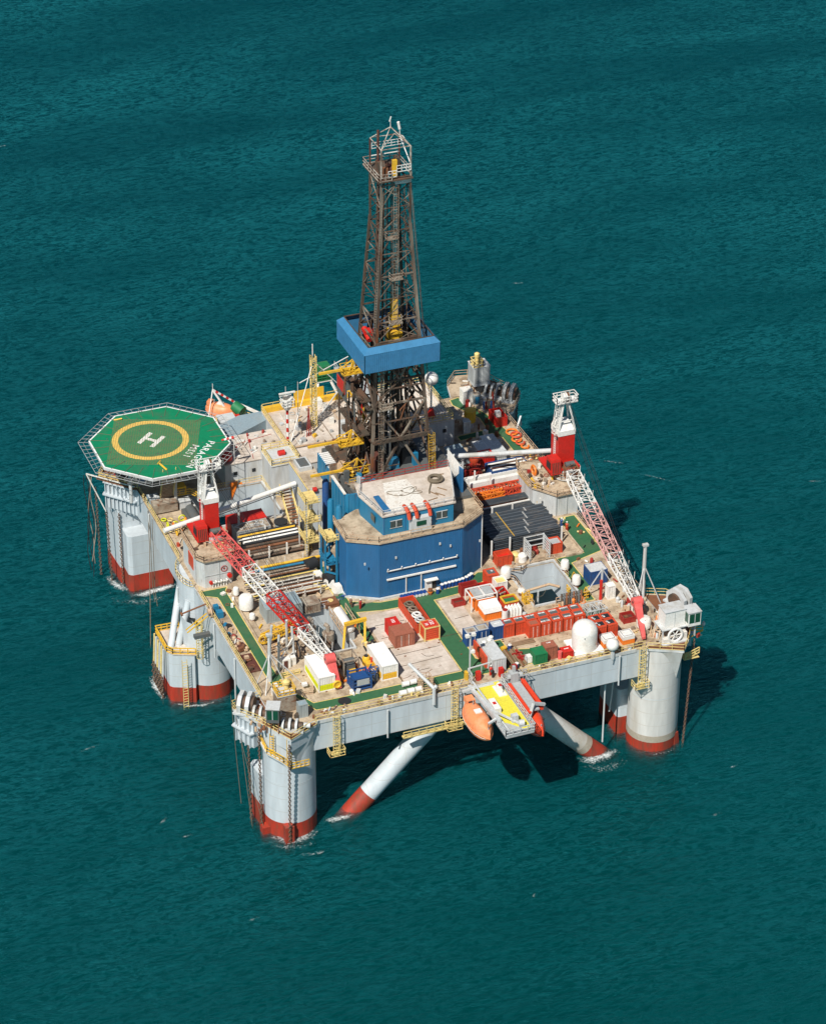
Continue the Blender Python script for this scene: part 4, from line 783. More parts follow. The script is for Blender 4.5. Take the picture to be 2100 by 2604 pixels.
def crane(c, tip, zc, zt, label, tw, cols, sx=1, hook=True, tip_end=None):
    x, y = c; T = thing('deck_crane', label, 'crane', (x, y, zc-3))
    part('pedestal', MB().cyl((x,y,zc-3.2),(x,y,zc-.2),1.75,24).cyl((x,y,zc-1.9),(x,y,zc-1.6),2.3,24), 'light_grey', T)
    part('pedestal_rail', MB().rail([(x+2.4*math.cos(a), y+2.4*math.sin(a), zc-1.6) for a in [i*math.pi/4 for i in range(8)]], 1.0, 1.2, .08, True), 'rail_rust', T)
    part('slewing_deck', MB().prism([(x-tw/2-2.2,y-1.4),(x+tw/2+.4,y-1.4),(x+tw/2+.4,y+3.4),(x-tw/2-2.2,y+3.4)], zc-.2, zc+.15), 'red', T)
    t = part('tower', MB().box(x-tw/2,x+tw/2,y+.3,y+3.2,zc+.15,zt), 'red', T)
    part('tower_cap', MB().prism([(x-tw/2-.08,y+.22),(x+tw/2+.08,y+.22),(x+tw/2+.08,y+3.28),(x-tw/2-.08,y+3.28)], zt, zt+.9).prism([(x-tw/2,y+.3),(x+tw/2,y+.3),(x+tw/2,y+3.2),(x-tw/2,y+3.2)],zt+.9,zt+2.0,[(x-tw/2+.5,y+1.2),(x+tw/2-.5,y+1.2),(x+tw/2-.5,y+2.9),(x-tw/2+.5,y+2.9)]), 'white', t)
    part('tower_ladder', MB().ladder((x-tw/2-.1,y+1.6,zc),(x-tw/2-.1,y+1.6,zt+.5),.6,(0,1,0),.4,.07), 'white', t)
    part('vent_grille', MB().box(x-tw/2-.04,x-tw/2,y+.6,y+1.2,zt-1,zt-.3), 'black', t)
    # operator's cab
    cb = part('cab', MB().prism([(x-tw/2-2.0,y-1.6),(x-tw/2-.1,y-1.6),(x-tw/2-.1,y+.9),(x-tw/2-2.0,y+.9)], zc-.6, zc+1.9, [(x-tw/2-1.8,y-1.1),(x-tw/2-.1,y-1.1),(x-tw/2-.1,y+.9),(x-tw/2-1.8,y+.9)]), 'red', T)
    part('cab_window', MB().quad((x-tw/2-1.85,y-1.62,zc-.4),(x-tw/2-.25,y-1.62,zc-.4),(x-tw/2-.25,y-1.24,zc+1.5),(x-tw/2-1.75,y-1.24,zc+1.5)), 'dark_red_in', cb)
    b = MB()
    for k in range(6): xx = x-tw/2-1.8+k*.31; b.bar((xx,y-1.66,zc-.4),(xx,y-1.26,zc+1.55),.08)
    part('window_guard', b, 'red', cb); part('cab_window', MB().quad((x-tw/2-2.02,y+.5,zc+0),(x-tw/2-2.02,y-1.3,zc+0),(x-tw/2-1.88,y-.95,zc+1.4),(x-tw/2-1.88,y+.5,zc+1.4)), 'black', cb)
    # A frame
    pk = Vector((x, y+1.4, zt+6.0)); b = MB()
    for dx, dy in ((-tw/2,.4),(tw/2,.4),(-tw/2,3.0),(tw/2,3.0)): b.bar((x+dx,y+dy,zt+.9), pk+Vector((.4 if dx > 0 else -.4, .25 if dy > 1 else -.25, 0)), .26)
    b.bar((x-tw/2*.75,y+.6,zt+2.6),(x+tw/2*.75,y+.6,zt+2.6),.16); part('a_frame', b, 'white', T)
    part('a_frame_ladder', MB().ladder((x-tw/2-.1,y+1.2,zt+.4),(x-.9,y+1.3,zt+5.8),.7,(0,1,0),.45,.09,cage=(-.7,0,0)), 'white', T)
    pf = part('peak_platform', MB().box(x-1.9,x+1.9,y+.5,y+2.3,zt+5.9,zt+6.0).rail([(x-1.9,y+.5,zt+6),(x+1.9,y+.5,zt+6),(x+1.9,y+2.3,zt+6),(x-1.9,y+2.3,zt+6)],1.2,.8,.1,True), 'white', T)
    part('sheave', MB().cyl((x-.5,y+1.4,zt+6.7),(x-.25,y+1.4,zt+6.7),.75,14).cyl((x-.1,y+1.4,zt+6.7),(x+.15,y+1.4,zt+6.7),.75,14), 'white', pf); part('sheave', MB().cyl((x+.3,y+1.4,zt+6.7),(x+.5,y+1.4,zt+6.7),.75,14), 'rust', pf)
    # boom
    foot = Vector((x, y-.6, zc+.1)); tip = Vector(tip); L = tip-foot
    bm = part('boom_foot', MB().bar(foot+Vector((-tw/2+.2,0,0)), foot+L*.03+Vector((-.9,0,.2)),.3).bar(foot+Vector((tw/2-.2,0,0)), foot+L*.03+Vector((.9,0,.2)),.3), cols[0][1], T)
    for (f0, m), f1 in zip(cols, [c_[0] for c_ in cols[1:]]+[1.]):
        def w(f): return (2.0+.25*math.sin(math.pi*min(1, f*1.3)))*(1 if f < .8 else 1-.45*(f-.8)/.2)
        n = max(2, int((f1-f0)*L.length/1.5)); part('boom_section', MB().lattice(foot+L*f0, foot+L*f1, (w(f0), w(f0)*.8), (w(f1), w(f1)*.8), (0,0,1), n, .18, .09), m, T)
        if m == 'white':
            for k in range(4): q = foot+L*(f0+(f1-f0)*(k+.5)/4); part('cable_guide', MB().bar(q+Vector((.9,0,.8)), q+Vector((1.0,.1,2.2)), .06), 'white', bm)
    te = Vector(tip_end); part('boom_head', MB().cyl(tip+Vector((-.8,0,.3)), tip+Vector((.8,0,.3)), .75, 12).prism([(tip.x-.6,tip.y),(tip.x+.6,tip.y),(te.x+.25,te.y),(te.x-.25,te.y)], -.35, .35), cols[-1][2] if len(cols[-1]) > 2 else 'pink_red', T) if False else None
    hb = MB().cyl(tip+Vector((-.75,.1,.1)), tip+Vector((.75,.1,.1)), .8, 12); hb.add([tip+Vector((-.7,0,.5)),tip+Vector((.7,0,.5)),tip+Vector((.7,0,-.6)),tip+Vector((-.7,0,-.6)),te+Vector((-.3,0,.2)),te+Vector((.3,0,.2)),te+Vector((.3,0,-.2)),te+Vector((-.3,0,-.2))],[(0,1,5,4),(1,2,6,5),(2,3,7,6),(3,0,4,7),(4,5,6,7),(0,3,2,1)])
    hd_ = part('boom_head', hb, 'pink_red' if sx > 0 else 'pink_red', T); part('head_hole', MB().cyl(tip+Vector((-.78,.1,.1)), tip+Vector((.78,.1,.1)), .22, 8), 'black', hd_)
    b = MB()
    for dx in (-.45, -.2, .2, .45): b.bar(pk+Vector((dx,-.5,.4)), foot+L*.93+Vector((dx*1.5,0,.9)), .045)
    part('pendant_rope', b, 'black', T); part('hoist_rope', MB().bar(foot+L*.02+Vector((0,0,1)), tip+Vector((0,0,.8)), .05), 'black', T)
    part('winch_drum', MB().cyl((x-.8,y-1.2,zc+.7),(x+.8,y-1.2,zc+.7),.5,12), 'dark_grey', T)
    return T
crane((2.4, 43.0), (8.6, 5.9, 24.0), 26.2, 31.2, 'left red and white crane, its boom resting over the lime and white container', 2.3,
      [(.02,'red_or'),(.31,'white'),(.52,'red'),(.78,'white')] if False else [(.02,'pink_red'),(.31,'white'),(.52,'red'),(.78,'white')], tip_end=(9.3,3.6,20.2))
crane((63.4, 42.0), (59.2, 5.2, 22.6), 26.0, 31.4, 'right red and white crane, its boom laid along the right deck edge', 2.9,
      [(.02,'rust'),(.07,'white'),(.32,'faded_pink'),(.68,'white')], sx=-1, tip_end=(57.4,-1.2,20.4))
def long_pipe(p, q, label, posts, m='white'):
    t = thing('long_pipe', label, 'pipe', (*p[:2], D)); part('pipe', MB().cyl(p, q, .42, 12), m, t); part('hose_line', MB().bar(Vector(p)+Vector((0,-.5,-.4)), Vector(q)+Vector((0,-.5,-.4)), .1), 'black', t)
    for a in posts: c = Vector(p)*(1-a)+Vector(q)*a; part('pipe_post', MB().bar((c.x,c.y,D if a < .6 else D),(c.x,c.y,c.z-.4),.3), 'light_grey', t)
long_pipe((-4.8,46.1,26.0),(19.4,52.0,26.2), 'long white pipe on posts running past the left crane tower', (.56,.84))
long_pipe((45.5,51.4,26.0),(64.6,46.1,26.2), 'long grey pipe reaching from the derrick to the right crane tower', (.15,), 'light_grey')

# ------------------------------------------------------------------ pipe racks
def pipes(n, x0, x1, ys, zs, r, m, name, label, group, ends=None):
    proto = None
    for i in range(n):
        y, z = ys(i), zs(i); j0 = random.uniform(-.3,.3); j1 = random.uniform(-.3,.3)
        if proto is None: proto = solo(name, MB().cyl((x0,y,z),(x1,y,z),r,8), m, label, 'pipe', group, base=(x0,y,z))
        else: dup(proto, (x0+j0, y, z))
G = 'black drill pipes stacked in the big rack'
for row in range(8):
    n = 26 if row == 7 else (26 if row == 6 else 3)
    pipes(n, 45.3, 57.0, (lambda row, n: (lambda i: 29.75+i*.30+(row % 2)*.08))(row, n), (lambda row: (lambda i: D+.35+row*.34))(row), .14, 'pipe_black', 'drill_pipe', 'black drill pipe in the big rack right of the blue wall', G)
pipes(9, 45.2, 56.9, lambda i: 29.9+[1,3,6,9,11,15,18,21,24][i]*.30+.08, lambda i: D+.35+7*.34+.03, .15, 'pipe_grey', 'drill_pipe', 'paler grey drill pipe on top of the big black rack', 'paler pipes on top of the big black rack')
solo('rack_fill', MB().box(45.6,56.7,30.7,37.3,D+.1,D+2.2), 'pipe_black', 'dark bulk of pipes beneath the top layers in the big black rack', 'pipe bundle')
b = MB(); [b.box(48.9-.09,48.9+.09,29.8+i*.3,29.95+i*.3,22.50,22.56) for i in range(26)]; solo('pipe_marking', b, 'yellow', 'yellow painted stripe across the black drill pipes', 'marking')
b = MB(); [b.box(51.6+(i//7)*.7-.12,51.6+(i//7)*.7+.12,29.9+i*.3,29.98+i*.3,22.50,22.56) for i in range(25)]; solo('pipe_marking', b, 'white', 'broken white marks across the black drill pipes', 'marking')
def posts(P, h, m, label, group, w=.22):
    for x, y in P: solo('rack_post', MB().bar((x,y,D),(x,y,D+h),w), m, label, 'post', group)
posts([(44.7,29.2),(47.9,29.2),(57.0,29.2)], 3.2, 'white', 'white upright post at the near side of the black pipe rack', 'posts near the black pipe rack')
posts([(45.0,38.3),(48.6,38.3),(52.2,38.3),(57.2,38.4)], 3.2, 'white', 'white upright post between the two dark pipe racks', 'posts between the dark pipe racks')
pipes(14, 45.6, 57.2, lambda i: 39.2+(i % 7)*.36, lambda i: D+.6+(i//7)*.35, .16, 'pipe_black', 'drill_pipe', 'dark pipe in the rack behind the big black stack', 'dark pipes behind the big stack')
pipes(5, 46, 57.5, lambda i: 42.4+(i % 5)*.35, lambda i: D+1.2, .15, 'pipe_black', 'drill_pipe', 'dark pipe beside the orange lattice', 'dark pipes beside the orange lattice')
solo('rack_beam', MB().bar((46,41.9,D+.9),(57.4,41.9,D+.9),.25), 'white', 'pale beam across the dark pipes near the orange lattice', 'beam')
t = thing('orange_gangway', 'long bright orange lattice gangway section lying between the pipe racks', 'gangway', (52,46.4,D))
part('truss', MB().lattice((47.0,46.2,D+1.1),(57.4,46.2,D+1.1),(1.9,1.2),(1.9,1.2),(0,0,1),10,.24,.14), 'red_orange', t); part('deck_strip', MB().box(47,57.4,45.4,47,D+.55,D+.62), 'red_dark', t)
t = thing('orange_gangway', 'shorter orange lattice section stacked against the long one', 'gangway', (50,44.6,D)); part('truss', MB().lattice((45.8,44.7,D+1.6),(53.4,44.7,D+1.6),(1.0,.8),(1.0,.8),(0,0,1),8,.2,.12), 'orange', t)
solo('white_beam', MB().box(45.6,58.5,48.4,49.2,D+.8,D+1.9), 'white', 'long white beam behind the orange lattice, nearer one', 'beam'); solo('white_beam', MB().box(45.2,59.0,50.0,50.8,D+.9,D+1.9), 'white', 'long white beam behind the orange lattice, farther one', 'beam')
posts([(48.3,47.6),(52.2,47.6),(45.4,49.6),(50.2,49.6),(58.2,49.8)], 3.6, 'white', 'white upright post among the white beams and orange lattice', 'posts among the white beams')
def basket(x0, x1, y0, y1, z0, h, m, name, label, fill=None, cat='basket', group=None, panels=True, fillz=.5, load=()):
    t = thing(name, label, cat, ((x0+x1)/2,(y0+y1)/2,z0), group=group); w = .1
    b = MB().box(x0,x1,y0,y0+w,z0,z0+h).box(x0,x1,y1-w,y1,z0,z0+h).box(x0,x0+w,y0+w,y1-w,z0,z0+h).box(x1-w,x1,y0+w,y1-w,z0,z0+h)
    b2 = MB()
    for i in range(max(1, int((x1-x0)/.8))+1):
        x = x0+.05+(x1-x0-.1)*i/max(1, int((x1-x0)/.8)); b2.box(x-.06,x+.06,y0-.06,y0,z0,z0+h).box(x-.06,x+.06,y1,y1+.06,z0,z0+h)
    for i in range(max(1, int((y1-y0)/.8))+1):
        y = y0+.05+(y1-y0-.1)*i/max(1, int((y1-y0)/.8)); b2.box(x0-.06,x0,y-.06,y+.06,z0,z0+h).box(x1,x1+.06,y-.06,y+.06,z0,z0+h)
    part('side_wall', b, m, t); part('ribs', b2.path([(x0,y0,z0+h),(x1,y0,z0+h),(x1,y1,z0+h),(x0,y1,z0+h)],.07,4,True), m, t)
    part('floor', MB().box(x0+w,x1-w,y0+w,y1-w,z0,z0+h*fillz), fill or 'dark_red_in', t); return t
def junk(x0, x1, y0, y1, z, n, mats, label, group, name='loose_part', hmax=.7, kind='mix'):
    for i in range(n):
        x, y = random.uniform(x0,x1), random.uniform(y0,y1); m = random.choice(mats); b = MB(); k = random.random(); a = random.uniform(0, 3.1)
        if k < .35: b.obox((x,y,z), random.uniform(.25,.8), random.uniform(.25,.7), random.uniform(.2,hmax), a)
        elif k < .65: L = random.uniform(.4,1.3); b.cyl((x-L/2*math.cos(a),y-L/2*math.sin(a),z+.18),(x+L/2*math.cos(a),y+L/2*math.sin(a),z+.25),random.uniform(.06,.18),8)
        elif k < .85: r = random.uniform(.15,.35); b.lathe([(r,0),(r,hmax*.8),(r*.5,hmax)], (x,y,z), 10)
        else: b.torus((x,y,z+.08), random.uniform(.25,.45), .06, 12, 5)
        solo(name, b, m, label, 'equipment', group)
t = basket(53.6,60.4,50.2,53.2,D,2.3,'blue','open_rack','long blue open crate of pipes behind the white beams','steel_brown',cat='crate',fillz=.8)
for i in range(5): part('loaded_pipe', MB().cyl((53.9,50.7+i*.5,D+2.2),(60.2,50.7+i*.5,D+2.2),.18,8), ['white','dark_red_in','white','steel_brown','white'][i], t)
t = thing('red_machine', 'dark red framed machine left of the long blue crate', 'machine', (51,53.2,D))
part('frame', MB().lattice((48.7,53.0,D+1.2),(53.0,53.0,D+1.2),(1.7,2.2),(1.7,2.2),(0,0,1),5,.2,.13), 'red_dark', t); part('drum', MB().cyl((49.5,53,D+1.2),(52.2,53,D+1.2),.7,12), 'red_dark', t); part('hopper', MB().lathe([(.4,0),(1.0,1.2),(1.0,1.6)],(52,54.2,D+1.8),12), 'red_orange', t)

# left side pipe bays
t0 = 'thin pipe in the left deck rack in front of the grey slab'
cols = ['steel_brown','line_yellow','black','steel_pale','line_yellow','white_rusty','black','rust','steel_brown','steel_pale']
for i in range(22):
    y = 29.6+i*.33; m = cols[i % 10] if i < 19 else 'steel_pale'; x0 = 4.4+random.uniform(0,1.2); x1 = 15.6+random.uniform(0,1.6)
    solo('rack_pipe', MB().cyl((x0,y,D+.6+.25*(i % 3)),(x1,y,D+.6+.25*(i % 3)),.12,6), m, {'steel_brown':'brown pipe','line_yellow':'dull yellow pipe','black':'black pipe','steel_pale':'pale rusty pipe','white_rusty':'dirty white pipe','rust':'rusty red pipe'}[m]+' in the left deck rack in front of the pale slab', 'pipe', 'thin pipes in the left deck rack, '+m.replace('_',' '))
solo('rack_pipe', MB().cyl((7.5,37.4,D+1.6),(18.4,37.2,D+1.6),.22,8), 'yellow', 'thick yellow pipe along the front edge of the pale slab', 'pipe')
solo('rack_pipe', MB().cyl((7.2,37.0,D+1.3),(15.6,36.8,D+1.3),.2,8), 'house_blue', 'thick blue pipe along the front edge of the pale slab', 'pipe')
for i, y in enumerate((32.2,30.2,28.9)): solo('rack_rail', MB().rail([(7.6,y,D+.4),(15.4,y,D+.4)],1.4,2.6,.14,toe=False), 'white_rusty', ('white rack fence in the left pipe bay, farthest of three','white rack fence in the left pipe bay, middle of three','white rack fence in the left pipe bay, nearest of three')[i], 'rack')
solo('channel_beam', MB().box(7.4,15.2,29.3,29.8,D+.4,D+1.0), 'rust', 'rust red channel beam behind the blue grey container', 'beam')
solo('channel_beam', MB().box(7.4,14.8,30.6,31.0,D+.5,D+1.1), 'rust', 'rust red channel beam in the middle of the left pipe bay', 'beam')
t = thing('pale_slab', 'pale beige raised steel bin with short posts between the two left pipe racks', 'steel bin', (13.4,39.4,D))
part('slab', MB().box(7.0,19.0,37.9,40.6,D,D+.9), 'deck_beige', t)
for x in (9.6,12.6,15.6,18.4): part('slab_post', MB().bar((x,37.8,D+.5),(x,37.8,D+2.4),.14), 'white_rusty', t); 
solo('chute', MB().prism([(16.6,38.2),(19.0,38.2),(20.2,42.4),(18.4,42.8)], D+.9, D+1.1).prism([(16.5,38.2),(16.7,38.2),(18.5,42.8),(18.3,42.8)],D+.9,D+2.2), 'steel_pale', 'rusty sloping chute beside the stair tower foot', 'chute')
cl = [('black','black'),('yellow','yellow'),('black','black'),('white','white'),('black','black'),('white','white'),('black','black'),('steel_brown','brown'),('rust','rusty'),('steel_brown','brown'),('steel_pale','pale rusty'),('steel_brown','brown')]
for i, (m, w) in enumerate(cl):
    for k in range(2):
        y = 46.6-i*.46-k*.21; z = D+2.3-(.0 if i < 7 else (i-6)*.28)
        solo('rack_pipe', MB().cyl((7.2+random.uniform(0,.8),y,z),(17.0+random.uniform(0,1),y,z),.17,6), m, w+' pipe in the left rack in front of the grey and red containers', 'pipe', w+' pipes in front of the grey and red containers')
solo('rack_fill', MB().box(8,16.8,41.3,46.4,D,D+1.0), 'black', 'black bed under the mixed colour pipes of the left rack', 'rack')  # solid black box filling the rack beneath the pipes
posts([(7.6,40.9),(11,40.9),(14.0,40.9),(17.4,41.2),(17.6,46.8),(12.4,46.9)], 2.9, 'white', 'white post of the left rack beside the mixed colour pipes', 'posts of the left mixed pipe rack')
for i in range(5): solo('rack_stake', MB().bar((5.4-i*.0,44.5-i*2.0,D),(5.4,44.5-i*2.0,D+2.6),.12), 'white_rusty', 'slim pale stake beside the left crane boom', 'stake', 'slim stakes beside the left boom')

# ------------------------------------------------------------------ containers
def container(x0, y0, lx, ly, h, m, label, top=None, door=False, horiz=False, group=None, text=None, trim=None, band=None, name='container', z=D, tx=None, panel=None, rz=0):
    t = thing(name, label, 'container', (x0+lx/2, y0+ly/2, z), group=group)
    if band: part('lower_wall', MB().corr(x0,x0+lx,y0,y0+ly,z+.1,z+h*band[1],.34,.06), band[0], t); part('upper_wall', MB().corr(x0,x0+lx,y0,y0+ly,z+h*band[1],z+h-.05,.34,.06), m, t)
    else: part('wall', MB().corr(x0,x0+lx,y0,y0+ly,z+.1,z+h-.05,.36,.06,horiz), m, t)
    part('roof', MB().box(x0-.05,x0+lx+.05,y0-.05,y0+ly+.05,z+h-.05,z+h+.03), top or m, t)
    b = MB()
    for x in (x0-.03, x0+lx+.03):
        for y in (y0-.03, y0+ly+.03): b.box(x-.09,x+.09,y-.09,y+.09,z,z+h+.06)
    b.box(x0,x0+lx,y0-.1,y0-.02,z,z+.16).box(x0,x0+lx,y0-.1,y0-.02,z+h-.14,z+h+.04).box(x0-.1,x0-.02,y0,y0+ly,z+h-.14,z+h+.04).box(x0+lx+.02,x0+lx+.1,y0,y0+ly,z+h-.14,z+h+.04).box(x0,x0+lx,y0+ly+.02,y0+ly+.1,z+h-.14,z+h+.04).box(x0-.1,x0-.02,y0,y0+ly,z,z+.16)
    part('frame', b, trim or m, t)
    if panel: part('roof_panel', MB().box(x0+lx*.14,x0+lx*.86,y0+ly*.18,y0+ly*.82,z+h+.032,z+h+.05), panel, t)
    if door:
        d = part('door', MB().box(x0+.15,x0+lx/2-.03,y0-.13,y0-.08,z+.2,z+h-.2), m, t); part('lock_bar', MB().bar((x0+lx*.3,y0-.17,z+.2),(x0+lx*.3,y0-.17,z+h-.2),.05), 'white_rusty', d)
        d = part('door', MB().box(x0+lx/2+.03,x0+lx-.15,y0-.13,y0-.08,z+.2,z+h-.2), m, t); part('lock_bar', MB().bar((x0+lx*.7,y0-.17,z+.2),(x0+lx*.7,y0-.17,z+h-.2),.05), 'white_rusty', d)
    if text:
        for s_, sz, ox, oy, ang in text: part('marking', text_b(s_, sz, (x0+lx*ox,y0+ly*oy,z+h+.056), (math.cos(R_(ang)),math.sin(R_(ang)),0), (-math.sin(R_(ang)),math.cos(R_(ang)),0), bold=.02), 'white_paint', t)
    return t
container(16.1,3.6,2.44,6.06,2.6,'white','white container with a yellow lower half, near the middle of the front deck',top='white_paint',band=('yellow',.45),name='container')
container(6.2,4.2,2.44,6.06,2.6,'white','white container with a lime yellow lower half, under the left crane boom tip',top='white_paint',band=('lime',.45))
container(21.1,10.9,3.0,2.6,2.35,'brown_cont','low brown container with ribbed sides on the pale deck, left of the orange basket',top='brown_cont',horiz=True,door=True)
container(21.3,13.7,1.6,2.0,2.4,'red','small red container with white roof lettering behind the brown container',text=[('132',.7,.5,.5,-90)])
container(26.0,11.0,2.35,2.0,2.4,'red_orange','red orange box marked 132 and 10 at the near end of the long orange basket',text=[('132',.85,.62,.62,-90),('10',.7,.25,.5,-90)],panel='red',trim='rail_yellow',horiz=True)
t = basket(25.6,28.0,13.4,21.2,D,1.7,'red_orange','long_basket','long open orange basket full of cables on the pale deck','steel_brown',cat='basket',fillz=.45)
for i, (y, m) in enumerate(((19.8,'rope'),(18.2,'steel_pale'),(16.6,'white'),(15.2,'light_grey'))): solo('cable_bundle', MB().torus((26.8,y,D+1.2),.7,.16,14,5).torus((26.9,y,D+1.4),.45,.14,12,5), m, ('dark rope coil at the far end inside the long orange basket','pale rusty coil inside the long orange basket','white coil inside the long orange basket','light grey coil near the front inside the long orange basket')[i], 'coil')
container(36.8,12.9,2.6,2.2,1.3,'orange','orange based box with a big white cover, in front of the orange and white one',top='white_paint')
solo('white_cover', MB().prism([(36.6,12.7),(39.6,12.7),(39.7,15.4),(36.6,15.4)], D+1.35, D+2.2, [(36.7,12.9),(39.5,12.9),(39.6,15.3),(36.7,15.3)]), 'white_paint', 'bright white cover sheet over the low orange box', 'cover')
container(36.6,15.9,3.0,2.6,2.0,'orange','taller orange walled container with white top inside a white frame',top='white_paint')
t = thing('white_lifting_frame', 'open white steel frame with two grey roof panels over the orange container', 'frame', (37.8,17,D))
b = MB()
for x in (35.7,40.0):
    for y in (15.8,18.4): b.bar((x,y,D),(x,y,22.4),.16)
b.path([(35.7,15.8,22.4),(40,15.8,22.4),(40,18.4,22.4),(35.7,18.4,22.4)],.12,4,True).bar((37.9,15.8,22.4),(37.9,18.4,22.4),.14); part('frame', b, 'white', t)
for x0, x1 in ((36.2,37.7),(38.1,39.6)): part('roof_panel', MB().box(x0,x1,16.1,18.1,22.35,22.42), 'grey', t)
basket(35.9,38.7,20.4,21.6,D,1.8,'red_dark','skip','dark red open skip between the barrels and the white frame',cat='skip',fillz=.2)
basket(33.7,35.6,18.0,19.2,D,.8,'red_dark','flat_basket','low dark red basket lying on the pale deck left of the white frame',cat='basket')
basket(40.5,42.3,15.9,18.7,D,1.6,'red','skip','red skip with loose steel bars right of the white frame',cat='skip',fill='dark_red_in',fillz=.2)
solo('steel_bar', MB().bar((40.9,17.2,D+1.9),(42.0,18.2,D+1.6),.25), 'steel_pale', 'rusty steel bar leaning in the red skip, farther one', 'bar'); solo('steel_bar', MB().bar((40.8,16.5,D+1.8),(42.0,17.1,D+1.6),.2), 'steel_pale', 'rusty steel bar leaning in the red skip, nearer one', 'bar')
t = basket(40.3,42.6,13.3,15.2,D,2.1,'red_orange','open_top_container','open container with a yellow rim and green load beside the white gas bottles',fill='green',cat='container',fillz=.85); part('yellow_rim', MB().path([(40.3,13.3,D+2.2),(42.6,13.3,D+2.2),(42.6,15.2,D+2.2),(40.3,15.2,D+2.2)],.14,4,True), 'yellow', t)
container(40.9,21.6,1.7,1.8,2.1,'red_orange','small red orange container at the far end of the row by the blue barrels',panel='dark_grey',text=[('10',.45,.6,.6,-70)])
basket(41.6,43.4,19.6,21.4,D,1.7,'white','white_crate','white crate with yellow contents behind the red skip',fill='rail_yellow',cat='crate',fillz=.85)
basket(38.6,40.6,20.0,21.4,D,1.2,'red','skip','low red skip between the dark red skip and white crate',cat='skip')
for i in range(5):
    for j in range(3): solo('gas_bottle', MB().lathe([(.26,0),(.26,1.7),(.12,2.0)], (40.3+i*.52,12.0+j*.45,D), 10), 'white', 'white upright gas bottle in the cluster behind the red container row', 'gas bottle', 'white gas bottles')
t = thing('white_cylinder', 'single white drum beside the cluster of white gas bottles', 'drum', (39.6,11.6,D)); part('shell', MB().lathe([(.5,0),(.5,2.2)], (39.6,11.6,D), 14), 'white', t); part('lid', MB().lathe([(.42,0),(.42,.06)], (39.6,11.6,D+2.21), 14), 'red_dark', t) 
for i, (x, y, m, lb) in enumerate(((31.5,7.4,'cont_bluegrey','small dull blue container, leftmost in the container row'),(33.4,7.5,'cont_bluegrey','small dull blue container, second from left in the container row'),(35.95,7.6,'blue','small bright blue container beside the first red one'))): container(x,y,1.75,1.5,2.35,m if m == 'blue' else 'blue',lb,top='grey' if i < 2 else 'light_grey',door=i < 2,panel='steel_pale' if i < 2 else None, horiz=i < 2, text=None if i < 2 else [('60740',.38,.5,.55,0)])
gr = 'red tool containers in the row'
tx_ = ['40012','LCC 84','LCC 547','40138','SC7201','EC7164','EC7217','40581','AMS 176','40178','70X30','EC3247','21','15','3412','40178']
k = 0
names = ['first red container of the row, touching the bright blue one','red container marked LCC 84, second in the red row','red container marked LCC 547 behind the faded open topped one','red container marked 40138 in the back half of the row','red container marked SC7201 in the back half of the row','last red container in the back half of the row beside the green framed basket']
for i, (x, y, nm) in enumerate(((37.75,7.55,names[0]),(39.6,7.55,names[1]),(41.5,7.5,names[2]),(43.5,7.55,names[3]),(45.4,7.55,names[4]),(47.3,7.6,'red container marked EC7217 in the back half of the row'),(49.0,7.6,names[5]))):
    container(x,y,1.75,1.5,2.3,'red_orange',nm,panel='dark_grey',door=i > 1,text=[(['40012','LCC 84','LCC 547','40138','SC7201','EC7217','40581'][i],.42,.5,.72,0)], group=gr)
for i, nm in enumerate(('faded red open topped container at the near corner of the red row','red container marked AMS 176 in the front half of the row','red container marked 40178 in the front half of the row','red container marked 70X30 in the front half of the row','red container marked EC3247 at the right end of the front half')):
    container(41.35+i*1.88,5.95,1.75,1.45,2.3,'red_orange',nm,panel='brown_cont' if i == 0 else 'dark_grey',door=True,text=[(['','AMS 176','40178','70X30','EC3247'][i],.42,.5,.3,0)] if i else None, group=gr)
for i, (x, y) in enumerate(((50.9,1.9),(52.6,1.9),(50.9,3.6),(52.6,3.6))):
    container(x,y,1.62,1.6,2.3,'red_orange',('near left one of four joined red boxes behind the white dome','near right one of four joined red boxes behind the white dome','far left one of four joined red boxes behind the white dome','far right one of four joined red boxes behind the white dome')[i],panel='black',text=[(['21 10','1545','3412','178'][i],.42,.25,.5,-70)],group='four joined red boxes')
container(32.3,-.7,2.1,5.9,2.55,'light_grey','long grey container with white lamps on its roof behind the lifeboat platform',top='light_grey')
solo('leaning_sheet', MB().box(31.9,32.2,1.0,5.9,D,D+2.1), 'red_orange', 'red orange panel leaning on the left side of the long grey container', 'panel')
for i, (x, y) in enumerate(((32.9,4.0),(33.9,4.3),(34.4,4.9))): solo('dish_lamp', MB().lathe([(.32,0),(.38,.18),(.2,.3)], (x,y,D+2.6), 12), 'white', ('round white roof lamp on the grey container, nearest','round white roof lamp on the grey container, middle','round white roof lamp on the grey container, farthest')[i], 'lamp')
container(39.25,-1.1,1.85,1.9,2.0,'green','dark green square container at the front edge rail',top='green')
container(41.3,-.3,1.75,1.5,2.3,'brown_cont','small salmon brown container next to the dark green one',panel='brown_cont',text=[('1108',.35,.5,.75,0)])
container(44.1,-.8,1.5,1.3,1.1,'red','small bright red box with white trim at the front rail',trim='red',text=[('21463',.3,.5,.6,0)]); solo('rolled_banner', MB().cyl((43.55,-.6,D),(43.55,-.6,D+1.3),.35,10), 'pink_red', 'pink and white striped drum beside the small bright red box', 'drum')
t = thing('liquid_tote', 'white caged liquid tote beside the dark green container', 'tote', (38.8,.3,D)); part('tank', MB().box(38.4,39.1,-.2,.7,D+.1,D+1.2), 'white', t); part('cage', MB().lattice((38.75,.25,D+.1),(38.75,.25,D+1.25),(.8,1),(.8,1),(1,0,0),3,.06,.04), 'light_grey', t)
